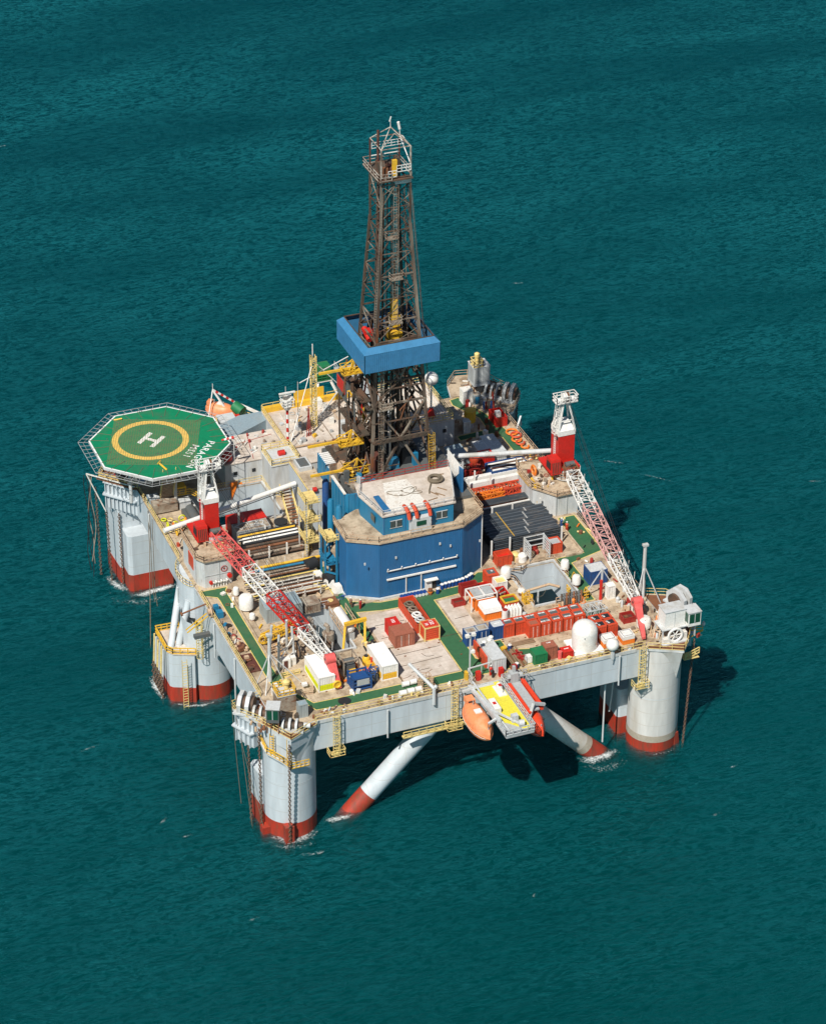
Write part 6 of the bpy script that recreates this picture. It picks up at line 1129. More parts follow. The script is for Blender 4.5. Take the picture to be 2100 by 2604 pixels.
part('strut', MB().bar((21.6,88.0,D+1.6),(25.6,84.2,D+.2),.4).bar((25.6,84.2,D+.2),(24.6,80.5,D-1.2),.25), 'white', t)
t = thing('boat_platform', 'cluttered grey boat platform with yellow rails behind the helideck', 'platform', (20,83,D)); part('plating', MB().prism([(16,79.6),(24.0,79.6),(24.5,83),(21.5,87.5),(17.5,87)],D-.6,D-.2), 'grey', t); part('rail', MB().rail([(24,79.8,D-.2),(24.4,83,D-.2),(21.5,87.3,D-.2)],1.1,1.2,.11), 'rail_yellow', t); part('shelter', MB().box(16.6,19.2,82.2,84.6,D+.2,D+2.0), 'dark_grey', t); part('shelter_roof', MB().box(16.4,19.4,82,84.8,D+2,D+2.15), 'light_grey', t)
solo('green_drum', MB().cyl((20.4,86.8,D+2.2),(21.4,85.2,D+1.6),1.0,14), 'green', 'bright green drum beside the far orange lifeboat', 'drum'); solo('white_canister', MB().cyl((21.9,83.2,D+1.0),(22.4,81.8,D+.8),.6,14), 'white', 'white canister on the boat platform behind the helideck', 'canister'); solo('red_canister', MB().box(19.6,20.4,82.5,84.3,D,D+1.9), 'red', 'red locker on the boat platform behind the helideck', 'locker'); solo('red_sign', MB().box(23.3,24.9,79.7,79.9,D+1,D+3), 'red_orange', 'square red orange sign board near the corner of the long roof', 'sign')
junk(17,24,79.8,83,D-.2,22,['rail_yellow','steel_brown','rail_rust','white_rusty','blue','black'],'rigging gear on the boat platform behind the helideck','gear on the far boat platform','rigging',1.5)
t = thing('platform_stairs', 'yellow stairs at the right edge of the helideck', 'stairs', (14,77,D)); part('ladder', MB().ladder((14.4,80.5,D+4.5),(13.8,72.5,D+1),1.3,(1,0,0),.5,.12), 'rail_yellow', t)

# ------------------------------------------------------------------ lifeboat station at the front
t = thing('lifeboat_platform', 'yellow decked platform jutting out from the front edge between two lifeboats', 'platform', (30.4,-9,D))
part('frame', MB().box(28.2,32.7,-15.9,-2.75,D-.6,D-.1), 'grey', t); part('yellow_deck', MB().prism([(28.4,-2.76),(32.5,-2.76),(32.5,-14.6),(31.9,-15.6),(29.6,-13.0),(28.9,-12.4),(28.9,-9)],D-.09,D-.02), 'deck_yellow', t)
part('edge_rail', MB().rail([(28.1,-12.6,D-.1),(28.1,-15.9,D-.1),(32.8,-15.9,D-.1),(32.8,-3,D-.1)],1.1,1.1,.1), 'light_grey', t); part('brace_arm', MB().bar((28.6,-2.8,16),(28.6,-10,D-.6),.2), 'light_grey', t); part('brace_arm', MB().bar((32.4,-2.8,16),(32.4,-10,D-.6),.2), 'light_grey', t)
part('grey_strip', MB().box(27.9,31.6,-3.3,-2.76,D-.02,D+.02), 'light_grey', t)  # light grey strip across the inner end of the yellow deck
solo('life_raft', MB().cyl((31.4,-5.8,D+.55),(31.9,-4.4,D+.55),.5,12).box(31.0,32.3,-6.6,-3.8,D-.02,D+.15), 'white', 'white life raft case with red patch near the top of the yellow platform', 'life raft'); solo('life_raft', MB().box(28.7,29.7,-10.4,-7.6,D-.02,D+.9), 'white', 'white life raft case with red patch beside the salmon lifeboat', 'life raft')
solo('raft_patch', MB().box(31.45,31.95,-5.4,-4.8,D+1.06,D+1.09), 'red', 'square red patch on the upper white life raft case', 'patch'); solo('raft_patch', MB().box(28.95,29.45,-9.2,-8.6,D+.91,D+.94), 'red', 'square red patch on the lower white life raft case', 'patch')
lifeboat((26.7,-8.6,16.6), 9.6, 3.3, 3.1, 0, 'lifeboat_orange', 'salmon orange lifeboat hanging left of the yellow platform')
t = thing('boat_davit', 'grey davit arms and falls between the salmon lifeboat and yellow platform', 'davit', (28.3,-8,D)); part('arm', MB().bar((27.6,-2.9,D+.4),(28.3,-13.2,D+.9),.5), 'light_grey', t); part('arm', MB().bar((28.0,-3.3,D+1.4),(28.9,-15.3,D+.2),.22), 'light_grey', t); part('arm', MB().bar((26.2,-3.6,D+.2),(28.4,-4.2,D+1.0),.3), 'light_grey', t); part('arm', MB().bar((26.7,-12.6,D+.3),(28.6,-12.2,D+.8),.3), 'light_grey', t); part('arm', MB().bar((28.4,-11,D+1),(31.4,-14.6,D+.2),.25), 'light_grey', t)
part('fall_rope', MB().bar((26.7,-12.6,D+.3),(26.7,-12.6,17.6),.09), 'rope', t); part('fall_rope', MB().bar((26.4,-4.4,D+.3),(26.7,-5.0,19.4),.09), 'rope', t); part('winch', MB().cyl((30.8,-14.4,D+.6),(31.6,-14.6,D+.6),.5,12).box(30.2,31.2,-13.4,-12.6,D,D+1.2), 'light_grey', t)
lifeboat((34.8,-9.2,15.9), 10.6, 3.0, 3.0, 0, 'boat_red', 'bright red lifeboat under a grey cradle right of the yellow platform')
t = thing('boat_cradle', 'grey sloping cradle with two long orange red side beams over the red lifeboat', 'davit', (34.8,-8,D))
part('cradle_deck', MB().box(34.1,35.5,-11.4,-3.4,D-.25,D+.0), 'grey', t); part('side_beam', MB().box(33.1,33.95,-12.0,-4.0,D-.7,D+.15), 'boat_red', t); part('side_beam', MB().box(35.7,36.3,-11.0,-3.4,D-.7,D+.15), 'boat_red', t)
part('end_arm', MB().bar((33.5,-12.1,D-1),(34.6,-11.2,D+1.0),.45).bar((34.6,-11.2,D+1.0),(36.4,-11.2,D+.4),.4), 'grey', t); part('winch_gear', MB().box(34.0,35.2,-4.0,-2.8,D,D+1.6).box(34.5,34.9,-3.6,-3.1,D+1.6,D+2.6).cyl((33.6,-3.4,D+.9),(36.0,-3.4,D+.9),.4,10), 'grey', t); part('cage', MB().lattice((33.0,-3.2,D-.2),(37.2,-3.2,D-.2),(1.4,2.2),(1.4,2.2),(0,0,1),7,.1,.06), 'grey', t); part('support', MB().bar((33.6,-2.8,15.5),(34.2,-11,D-.7),.3).bar((36.2,-2.8,15.5),(35.9,-10.6,D-.7),.3), 'grey', t)
# boarding gate and lamp posts
t = thing('boarding_gate', 'pale pipe gateway at the deck edge above the lifeboat platform', 'gate', (30.6,-.4,D)); part('frame', MB().bar((28.4,-.6,D),(28.4,-.6,D+1.9),.14).bar((28.4,-.6,D+1.9),(33.2,-.4,D+2.1),.16).bar((30.6,-.5,D),(30.6,-.5,D+2),.1).rail([(28.4,-2.2,D),(28.4,-.6,D)],1.9,.6,.1), 'light_grey', t)
solo('yellow_post_box', MB().box(27.9,28.3,-.9,-.2,D,D+1.4), 'yellow', 'yellow box post at the left end of the boarding gate', 'post')
t = thing('lamp_mast', 'tall pale lamp mast with white floodlights on the central green walkway', 'lamp post', (29.4,1.2,D)); part('pole', MB().bar((29.4,1.2,D),(29.4,1.2,D+6.6),.18), 'light_grey', t)
for dx, dz in ((-.7,6.4),(.3,6.5),(.2,3.4)): part('floodlight', MB().box(29.3+dx,29.9+dx,.9,1.4,D+dz,D+dz+.45), 'white', t)
t = thing('davit_post', 'bent grey davit arm standing over the front rail', 'davit', (21.6,-2.4,D)); part('arm', MB().path([(21.9,-3.0,D-1.4),(21.9,-3.0,D+1.5),(19.2,.6,D+4.4)],.28,8), 'light_grey', t); part('joint', MB().sph((22.2,-2.9,D+1.7),.3,10,6), 'light_grey', t)
for i, (x, y) in enumerate(((18.8,.9),(20.1,1.0),(17.6,-1.1),(18.9,-1.0),(20.2,-1.0))): solo('raft_canister', MB().cyl((x-.5,y,D+.55),(x+.55,y,D+.55),.42,12), 'white', 'white life raft canister beside the front rail, '+('back row left','back row right','front row left','front row middle','front row right')[i], 'canister', 'white raft canisters at the front rail')
t = thing('railed_stack', 'caged frame of cream rails beside the white raft canisters', 'cage', (21.2,-.6,D)); part('cage', MB().rail([(20.6,-2,D),(22.6,-2,D),(22.6,.6,D),(20.6,.6,D)],1.2,.6,.08,True).rail([(20.8,-1.6,D+1.2),(22.4,-1.6,D+1.2),(22.4,.2,D+1.2),(20.8,.2,D+1.2)],1.,.6,.07,True), 'rail_rust', t)
# big ladders on the hull
def hull_ladder(x, y, z0, z1, label, m='rail_yellow', foot=True, side=(1,0,0), cage=(0,-.8,0)):
    t = thing('hull_ladder', label, 'ladder', (x,y,z0)); part('ladder', MB().ladder((x,y,z0),(x,y,z1),.8,side,.5,.09,cage=cage), m, t)
    if foot: part('landing', MB().box(x-.8,x+.8,y-.4,y+.6,z0-.08,z0).rail([(x-1.2,y+.6,z0),(x-1.2,y-.9,z0),(x+1.2,y-.9,z0),(x+1.2,y+.6,z0)],1.1,1.2,.08), m, t)
hull_ladder(25.1,-3.1,13.2,D+1.2,'yellow caged ladder down the front hull left of the salmon lifeboat'); hull_ladder(6.2,-3.1,13.4,D+.9,'yellow caged ladder beside the near left column'); hull_ladder(56.2,-3.2,13.0,D+.8,'yellow caged ladder beside the near right column')
hull_ladder(-5.9,33.9,-.5,9.2,'long yellow ladder down the sponson of the middle left column',foot=False,m='rail_yellow',cage=None); hull_ladder(-3.4,33.8,9.3,16.5,'tall yellow ladder up the middle left column',foot=False,m='rail_yellow')
t = thing('under_walkway', 'yellow railed walkway slung under the front beam beside the brace', 'walkway', (21,-3,13.6)); part('walkway', MB().box(16.8,28,-3.6,-2.8,13.5,13.62).rail([(16.8,-3.6,13.62),(28,-3.6,13.62)],1.1,1.2,.09), 'rail_yellow', t)
t = thing('column_walkway', 'yellow railed catwalk bracketed round the head of the near left column', 'walkway', (-3,-3,16)); P = [(-4.6,.6,16.6),(-4.4,-2.3,15.6),(-2.6,-4.6,15.0),(-1.6,-5.2,14.0),(1.2,-5.2,14.0)]
part('catwalk', MB().rail(P,1.1,.8,.1), 'yellow', t); part('catwalk_floor', MB().path([(a,b+.3,c) for a,b,c in P],.3,4), 'light_grey', t); part('caged_ladder', MB().ladder((-1.8,-4.9,14),(-1.8,-4.9,D-.2),.7,(.8,-.4,0),.45,.1), 'yellow', t); part('caged_ladder', MB().ladder((-3.8,-2.9,15.6),(-3.8,-2.9,D-.2),.7,(.6,-.6,0),.45,.1), 'yellow', t)
t = thing('column_walkway', 'small yellow railed landing on the right side of the near right column', 'walkway', (64.6,-2,16)); part('landing', MB().box(63.6,66.2,-3.2,-1.4,15.9,16.0).rail([(63.8,-3.2,16),(66.2,-3.0,16.6)],1.1,.8,.12), 'rail_yellow', t)
t = thing('sponson_deck', 'pale railed deck with white bins on top of the middle left sponson', 'platform', (-5.6,39.6,9.1)); part('deck', MB().prism([(-7.9,36.8),(-7.2,35.9),(-3.6,34.3),(-3.4,42.8),(-7.9,43.2)],9.11,9.3), 'deck_pale', t); part('rail', MB().rail([(-3.8,34.6,9.3),(-7.2,36.0,9.3),(-7.9,37,9.3),(-7.9,43,9.3),(-4,42.8,9.3)],1.1,1.1,.14), 'yellow', t); part('hatch', MB().box(-6.6,-5.2,38.2,40.2,9.3,9.9), 'rail_rust', t)
for i in range(6):
    y = 37.6+i*.95; solo('riser_tube', MB().cyl((-8.25,y,9.4),(-8.6,y,3.6),.16,8), 'rail_yellow' if i % 2 else 'light_grey', ('cream riser tube on the outer side of the middle left sponson','grey riser tube on the outer side of the middle left sponson')[1-i % 2], 'tube', ('cream riser tubes','grey riser tubes')[1-i % 2])
    c_ = MB()
    for k in range(9): c_.torus((-8.7,y+.1*(k % 2),4.0-k*.62),.24,.1,8,5,'y' if k % 2 else 'x')
    solo('anchor_chain', c_, 'chain', 'brown chain hanging from the riser tubes of the middle left sponson', 'chain', 'chains under the riser tubes')
def chain(p, q, label, r=.17):
    c_ = MB(); p = Vector(p); q = Vector(q); n = int((q-p).length/.42)
    for k in range(n): a = p+(q-p)*(k+.5)/n; c_.torus(a,.2,.075,8,5,'y' if k % 2 else 'x')
    return solo('anchor_chain', c_, 'chain', label, 'chain')
chain((-5.7,2.6,14.1),(-5.6,2.4,-1), 'anchor chain hanging below the ribbed box of the near left corner'); chain((-4.9,-.2,D-.8),(-4.9,-.5,-1), 'anchor chain left of the near left column'); chain((-2.0,-5.6,D-.8),(-1.95,-4.9,-1), 'anchor chain hanging down the face of the near left column')
chain((65.8,-1.9,D-1),(64.2,-3.3,-1), 'rusty anchor chain hanging right of the near right column'); chain((-6.9,73.6,14.2),(-6.6,73.4,-1), 'outer anchor chain under the ribbed box at the far left corner'); chain((-5.2,71.9,14.2),(-5.1,71.8,-1), 'inner anchor chain under the ribbed box at the far left corner')
chain((68.3,73.8,D),(68.2,74,0), 'anchor chain below the far right winch platform'); chain((-7.9,76,D-2),(-7.8,76,0), 'outermost anchor chain at the far left corner')
for i, (p, q) in enumerate((((-7.3,5.4,D+2.2),(-6.9,3.2,3)),((-7.2,4.9,D+.8),(-4.8,-1.0,1)),((-6.6,4.6,D),(-5.9,1,-.5)))): solo('tag_line', MB().path([p,Vector(p)*.5+Vector(q)*.5+Vector((0,0,-.8)),q],.045,4), 'rope', ('thin line hanging from the left tip of the near left platform, outer','thin line slanting from the near left platform down across the column','thin line hanging from the near left platform, inner')[i], 'rope')
# masts
def guy_mast(x, y, h, label, r=.3, lean=(0,0), stays=(), m='light_grey'):
    t = thing('guyed_mast', label, 'mast', (x,y,D)); top = (x+lean[0],y+lean[1],D+h); part('mast', MB().cyl((x,y,D),top,r,8,r2=r*.75).box(top[0]-.45,top[0]+.45,top[1]-.3,top[1]+.3,D+h,D+h+.35), m, t)
    for q in stays: part('stay', MB().bar((x+lean[0]*.6,y+lean[1]*.6,D+h*.62),q,.12), m, t)
    return t
guy_mast(.3,9.6,8.3,'pale mast with slanting stays behind the near left winches',.32,(0,0),((-2.0,9.3,D),(-1.6,6.2,D),(2.2,8.6,D),(4.6,7.6,D)))
guy_mast(62.6,10.2,9.6,'pale toothed mast with slanting stays behind the near right winches',.36,(0,0),((60.4,8.4,D),(61,7,D),(64.5,7.5,D)))
t = thing('striped_post', 'pale post with a red lower half and slanting struts by the dark blue container', 'post', (56.2,11.8,D)); part('post', MB().bar((56.4,12.4,D),(56.4,12.4,D+5.6),.24), 'light_grey', t); part('red_part', MB().cyl((56.1,11.9,D),(56.1,11.9,D+3.6),.26,8), 'red', t); part('strut', MB().bar((56.4,12.4,D+5.4),(54.6,13.4,D+1.2),.16).bar((56.4,12.4,D+5.4),(58.8,12.6,D+1.2),.16), 'light_grey', t)
container(57.2,11.5,1.1,1.0,2.4,'white','white upright cabinet beside the red lower post under the right boom',top='white',name='cabinet')
t = thing('grey_lattice_tower', 'silver portal tower with cross braces under the left crane boom', 'frame', (3.8,12.6,D))
for x, y in ((2.4,11.6),(5.6,13.6),(2.2,15.6),(5.4,16.4)): part('leg', MB().cyl((x,y,D),(x*.8+.75,y*.7+4.0,D+6.2),.2,8), 'light_grey', t)
part('cross_brace', MB().bar((2.4,11.6,D+1.6),(5.6,13.6,D+4.4),.16).bar((2.4,11.6,D+3.3),(5.6,13.6,D+3.4),.14).bar((2.4,11.6,D+1.5),(5.6,13.6,D+1.5),.14).bar((5.5,13.6,D+.3),(2.4,11.7,D+4.8),.14), 'white', t)
solo('white_locker', MB().box(3.0,4.4,11.8,12.8,D,D+1.6), 'white', 'white locker with open dark doorway at the foot of the silver tower', 'locker'); solo('dark_doorway', MB().box(3.3,3.9,11.7,11.79,D+.1,D+1.4), 'dark_red_in', 'dark red doorway on the white locker', 'doorway'); solo('white_locker', MB().box(4.6,5.4,12.2,13,D,D+1.4), 'white', 'smaller white locker beside the one with the dark doorway', 'locker')
t = thing('cable_reel', 'big wooden spoked reel behind the silver tower', 'reel', (6.4,14.2,D)); part('rim', MB().torus((6.3,14.2,D+1.3),1.35,.14,24,6,'x'), 'black', t); b = MB()
for k in range(12): a = k*math.pi/6; b.bar((6.3,14.2,D+1.3),(6.3,14.2+1.3*math.cos(a),D+1.3+1.3*math.sin(a)),.12)
part('spokes', b, 'wood', t)
t = thing('yellow_lattice_beam', 'yellow lattice beam and ring lying left of the silver tower', 'beam', (4,20,D)); part('truss', MB().lattice((2.2,18.4,D+1.6),(7.6,20.2,D+1.6),(1.1,1.0),(1.1,1.0),(0,0,1),7,.2,.12), 'yellow', t); part('ring', MB().torus((2.4,18.4,D+1.5),.8,.16,16,6,'y'), 'yellow', t)
t = thing('brown_table_frames', 'cream steel trestles lying between the green walkway and silver tower', 'frame', (2.7,17,D))
for i in range(3): part('trestle', MB().rail([(2.3,14.6+i*1.3,D),(4.6,15+i*1.3,D)],.9,1.,.12), 'rail_rust', t)
# machines at the near middle
t = thing('open_machine_frame', 'open steel framed machine with yellow insides between the two half yellow containers', 'machine', (12,7.4,D)); b = MB()
for x in (10.9,13.3):
    for y in (6.2,9.0): b.bar((x,y,D),(x,y,D+3.0),.16)
b.path([(10.9,6.2,D+3),(13.3,6.2,D+3),(13.3,9,D+3),(10.9,9,D+3)],.12,4,True); part('frame', b, 'steel_pale', t); part('base', MB().path([(10.6,5.4,D+.15),(13.8,5.4,D+.15),(13.8,9.2,D+.15),(10.6,9.2,D+.15)],.2,4,True), 'orange', t); part('engine', MB().box(11.3,12.9,6.6,8.6,D+.3,D+1.9).cyl((11.2,7.6,D+2.1),(13,7.6,D+2.1),.45,10), 'dark_grey', t); part('yellow_pump', MB().box(11.9,12.9,6.3,7.2,D+.3,D+1.2), 'yellow', t)
t = thing('blue_power_unit', 'dark blue framed power unit beside the front green walkway', 'machine', (12.4,3.2,D)); b = MB()
for x in (11.0,13.9):
    for y in (2.4,4.8): b.bar((x,y,D),(x,y,D+2.4),.22)
for z in (.3,.9,1.5,2.2): b.bar((11,2.4,D+z),(13.9,2.4,D+z),.18).bar((11,4.8,D+z),(13.9,4.8,D+z),.18).bar((11,2.4,D+z),(11,4.8,D+z),.16).bar((13.9,2.4,D+z),(13.9,4.8,D+z),.16)
part('frame', b, 'blue', t); part('tank', MB().box(11.3,13.6,2.7,4.5,D+.2,D+2.0), 'blue', t); part('grey_panel', MB().box(11.6,13.6,2.3,2.38,D+1.0,D+2.0), 'grey', t)
t = thing('blue_power_unit', 'smaller dark blue piped unit touching the white and yellow container', 'machine', (14.9,3.9,D)); part('frame', MB().lattice((14.2,3.6,D+.9),(15.8,5.6,D+.9),(1.3,1.7),(1.3,1.7),(0,0,1),3,.14,.1), 'blue', t); part('core', MB().box(14.3,15.4,3.6,4.9,D+.1,D+1.3), 'dark_grey', t)
t = thing('yellow_pump_unit', 'yellow hand wheeled pump beside the white and yellow container', 'pump', (15.4,8.6,D)); part('body', MB().lathe([(.6,0),(.6,1.2),(.35,1.5)],(15.4,8.6,D),14), 'yellow', t); part('opening', MB().lathe([(.35,0),(.35,.1)],(15.4,8.6,D+1.5),12), 'black', t); part('foot', MB().box(15.0,16.0,7.2,8.2,D,D+.9), 'yellow', t)
solo('orange_bottle', MB().lathe([(.2,0),(.2,1.6),(.1,1.8)],(15.9,7.6,D),8), 'red_orange', 'orange bottle beside the yellow hand wheeled pump', 'bottle'); solo('hook_block', MB().torus((8.9,3.6,D+1.2),.55,.16,12,6,'y').cyl((8.9,3.6,D+1.2),(8.9,4.1,D+1.2),.4,10), 'yellow', 'yellow round hook block on the front corner of the lime container', 'hook block')
solo('sack_pile', MB().box(14.4,15.2,5.6,7.0,D,D+.5), 'pink_red', 'pale pink sacks between the blue unit and yellow pump', 'sacks')
junk(16.4,18.3,10.6,14.6,D,14,['steel_pale','rail_yellow','light_grey','deck_pale','black'],'small gear heaped behind the white and yellow container','gear behind the yellow container'); junk(10.2,14.6,1.9,2.3,D,3,['light_grey','white'],'small white foot plate in front of the blue power unit','feet of the blue unit')
t = thing('small_trestle', 'small cream machine on trestles left of the lime container', 'machine', (4.4,5.2,D)); part('box', MB().box(4.1,4.9,5.6,6.2,D+.6,D+1.0), 'white', t); part('trestle', MB().rail([(3.7,4.4,D),(5.4,4.2,D),(5.6,5.6,D)],.7,.8,.1), 'rail_rust', t)
t = thing('low_bench', 'cream railing over the green walkway stub', 'railing', (3,10.4,D)); part('rail', MB().rail([(2.2,9.8,D),(5.2,9.9,D)],.8,1.,.12), 'rail_yellow', t)
# pumps in the left pit
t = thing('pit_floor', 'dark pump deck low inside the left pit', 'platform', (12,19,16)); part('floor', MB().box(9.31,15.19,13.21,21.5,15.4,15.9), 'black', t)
for i, (x, y, r, h) in enumerate(((11.6,22.6,.7,5.2),(13.6,20.6,.95,4.8),(12.2,17.6,.9,2.6),(10.6,15.6,.8,2.0))):
    q = thing('rusty_pump', ('slim beige pump with a bent pipe in the left pit','large rust streaked pump in the left pit','round pump lower in the left pit, middle','round pump at the near end of the left pit')[i], 'pump', (x,y,14.6)); part('casing', MB().lathe([(r,0),(r,h*.75),(r*.6,h*.8)],(x,y,14.6),14), 'steel_pale' if i < 2 else 'rust', q); part('outlet', MB().path([(x,y,14.6+h*.75),(x,y,14.6+h),(x-.5,y+.4,14.9+h)],.35,8), 'steel_pale', q)
# clutter along the left edge
solo('scrap_heap', MB().box(-1.9,-.3,18.5,20.6,D,D+.25).box(-1.7,-.5,18.8,20.2,D+.25,D+.5), 'dark_red_in', 'dark rusty scrap tray on the left deck edge, farther of two', 'tray'); solo('scrap_heap', MB().box(-2.0,-.1,12.6,17.4,D,D+.2), 'dark_red_in', 'long dark rusty scrap tray on the left deck edge, nearer of two', 'tray')
junk(-2.0,-.4,20.8,27.5,D,26,['steel_pale','black','rail_rust','red_dark','white_rusty','house_blue'],'tangled cables and fittings along the left deck edge','fittings along the left deck edge','cable_fitting'); junk(-2.0,-.3,12.5,20.4,D+.2,18,['rust','steel_brown','rail_rust'],'rusty scrap in the trays on the left edge','scrap in the left edge trays','scrap')
t = thing('gangway_reel', 'round reel with teal covers on the left rail above the middle column', 'reel', (-2.4,29.4,D)); part('reel', MB().torus((-2.7,29.4,D+.9),.9,.14,16,6,'x').cyl((-3.1,29.4,D+.9),(-2.3,29.4,D+.9),.5,12), 'rail_rust', t); part('teal_cover', MB().box(-1.9,-.9,28.2,29.2,D,D+1.1), 'house_blue', t); part('teal_cover', MB().box(-1.8,-1.0,30.2,31.0,D,D+1.0), 'house_blue', t); part('gangway', MB().box(-5.6,-3.0,28.6,29.4,16.4,17.0), 'dark_grey', t); part('yellow_arm', MB().bar((-3.0,29.6,D),(-6.2,30.6,16.6),.16).bar((-3.0,30.4,D),(-6.2,31.4,16.6),.16), 'yellow', t)
solo('outrigger', MB().cyl((-2.4,32.6,D+.2),(-6.4,32.2,D-.4),.14,8).cyl((-6.4,32.2,D-.4),(-6.7,32.2,D-.5),.35,8), 'rust', 'rusty outrigger bar poking out from the left rail', 'bar')
junk(.5,3.6,29.8,35.5,D,6,['white','white_rusty','rust'],'small fittings in front of the left crane house','fittings in front of left crane house'); junk(57.2,62,39.5,46,23.8,30,['rail_rust','steel_pale','orange','red_dark','white_rusty','steel_brown','yellow'],'cluttered gear on the roof of the right crane house','gear on the right crane house','roof_gear',.9); junk(-1.6,3.6,38.6,46,24.8,14,['rail_rust','steel_pale','steel_brown','rail_yellow'],'cluttered gear on the roof of the left crane house','gear on the left crane house','roof_gear',.7)
solo('hose_coil', MB().torus((58.6,44.4,24.5),.8,.22,16,6,'x'), 'orange', 'upright orange hose coil on the right crane house roof', 'hose')
junk(-1.6,3.5,48,52,D,14,['rail_rust','steel_brown','red_orange','white_rusty'],'deck gear in the corner behind the left crane house','gear behind the left crane house'); junk(16.8,19,25.5,28.5,D,6,['blue','steel_pale'],'blue and grey clamps on the edge of the left pipe bay','clamps beside the left pipe bay','clamp',.4)
junk(44.6,53.6,25.2,29.0,D,16,['red_dark','rust','steel_pale','rail_rust'],'pipes and valves between the pit rail and black pipe rack','valves before the black rack','valve_part',.8); junk(54.3,58,29.5,36,D,10,['rust','wood','steel_brown'],'brown timber and steel lengths at the right end of the black rack','lengths beside the black rack','timber'); junk(48.2,54.0,11.9,13.2,D,14,['steel_brown','rust','rail_rust','orange'],'rusty fittings standing behind the red container row','rusty fittings behind the container row','fitting',.9)
junk(3.2,27,-1.9,-.5,D,30,['white_rusty','rust','steel_pale','rail_yellow','light_grey'],'small fittings lined along the front rail','fittings along the front rail','fitting',.6); junk(35,57,-2.2,-1.3,D,26,['rust','steel_brown','rail_yellow','light_grey'],'small fittings along the right half of the front rail','fittings along the right front rail','fitting',.5)
t = thing('red_pipe_rack', 'rack of dark slanting pipes behind the red containers at the pit corner', 'pipes', (51.5,13,D))
for i in range(9): part('slanting_pipe', MB().cyl((49.6+i*.42,12.3,D+.2),(49.9+i*.42,13.1,D+1.8),.17,8), ['steel_brown','dark_grey','rust'][i % 3], t)
part('rack_rail', MB().rail([(49,13.2,D),(54.4,13.2,D)],1.2,1.4,.1), 'rail_rust', t)
t = thing('green_lattice_basket', 'pale green open lattice basket behind the four joined red boxes', 'basket', (53.4,8.4,D)); part('lattice', MB().lattice((51.6,8.4,D+.8),(55.2,8.4,D+.8),(2.2,1.5),(2.2,1.5),(0,0,1),5,.14,.08), 'light_grey', t); part('floor', MB().box(51.6,55.2,7.4,9.4,D+.05,D+.2), 'green_dark_wall', t)
for i, (y, z) in enumerate(((23,21.4),(18.4,21.4))): solo('yellow_cage', MB().rail([(53.0,y-5.6,D-2),(53.4,y-5.6,D-2),(53.4,y-4.2,D-2)],1.2,.6,.1).rail([(53.6,y-5.4,D),(54.6,y-5.4,D),(54.6,y-4,D)],1.2,.6,.1,True), 'yellow', ('yellow cage on the right edge of the open pit, farther','yellow cage on the right edge of the open pit, nearer')[i], 'cage')
solo('yellow_crate_stack', MB().lattice((45.0,15.4,D-.5),(45.0,15.4,D+1.6),(1.2,1.2),(1.2,1.2),(1,0,0),4,.16,.1), 'yellow', 'yellow lattice crate below the squat cream tank at the pit edge', 'crate')
t = thing('pit_pipe', 'pale pipe crossing inside the open pit behind the containers', 'pipe', (49.5,20,16)); part('pipe', MB().cyl((46.5,21.4,17.3),(51.6,21.6,17.6),.22,10).cyl((51.6,21.6,17.6),(53.2,21.2,17.0),.22,10), 'rail_rust', t); part('pipe', MB().cyl((48.3,18.5,19.0),(48.3,18.5,12.5),.15,8), 'light_grey', t)
# planks and junk by the grey container
for i in range(9): a = random.uniform(-.06,.06); solo('timber', MB().obox((35.6+i*.33,1.9+.35*math.sin(i),D+.02+.1*(i % 3)),.26,random.uniform(3.5,5.6),.14,a), 'wood' if i % 3 else 'rust', 'old timber plank in the junk pile beside the long grey container', 'timber', 'timber planks beside the grey container')
for i in range(3): solo('timber', MB().obox((39.6,4.9+i*.35,D+.02),4.4,.28,.15,R_(3*i-3)), 'wood', 'long plank lying in front of the red container row', 'timber', 'planks before the red containers')
solo('red_beam_frame', MB().box(37.3,39.0,1.2,1.5,D,D+.6).box(36.9,38.6,2.4,2.6,D,D+.5).box(37.8,38.1,.6,3.4,D+.1,D+.5), 'red_dark', 'dark red beam frame on the plank pile', 'frame'); solo('yellow_canister', MB().cyl((36.0,4.4,D+.4),(36.7,4.6,D+.4),.36,10), 'yellow', 'yellow canister beside the roof lamps of the grey container', 'canister')
for i, (x, y, m) in enumerate(((33.0,-1.9,'red'),(35.2,-1.9,'red_dark'),(29.4,-1.6,'red'))): solo('red_locker', MB().box(x,x+.7,y,y+.6,D,D+1.5), m, ('bright red locker in front of the long grey container','dark red slatted locker at the foot of the long grey container','small red locker beside the boarding gate')[i], 'locker')
solo('goose_neck', MB().path([(32.1,-1.5,D),(32.1,-1.5,D+1.1),(31.6,-1.9,D+1.5)],.2,8), 'black', 'dark gooseneck vent beside the bright red locker', 'vent')
junk(40.0,44.8,9.6,12.6,D,6,['white','light_grey'],'small white bottles near the gas bottle cluster','small white bottles','bottle')

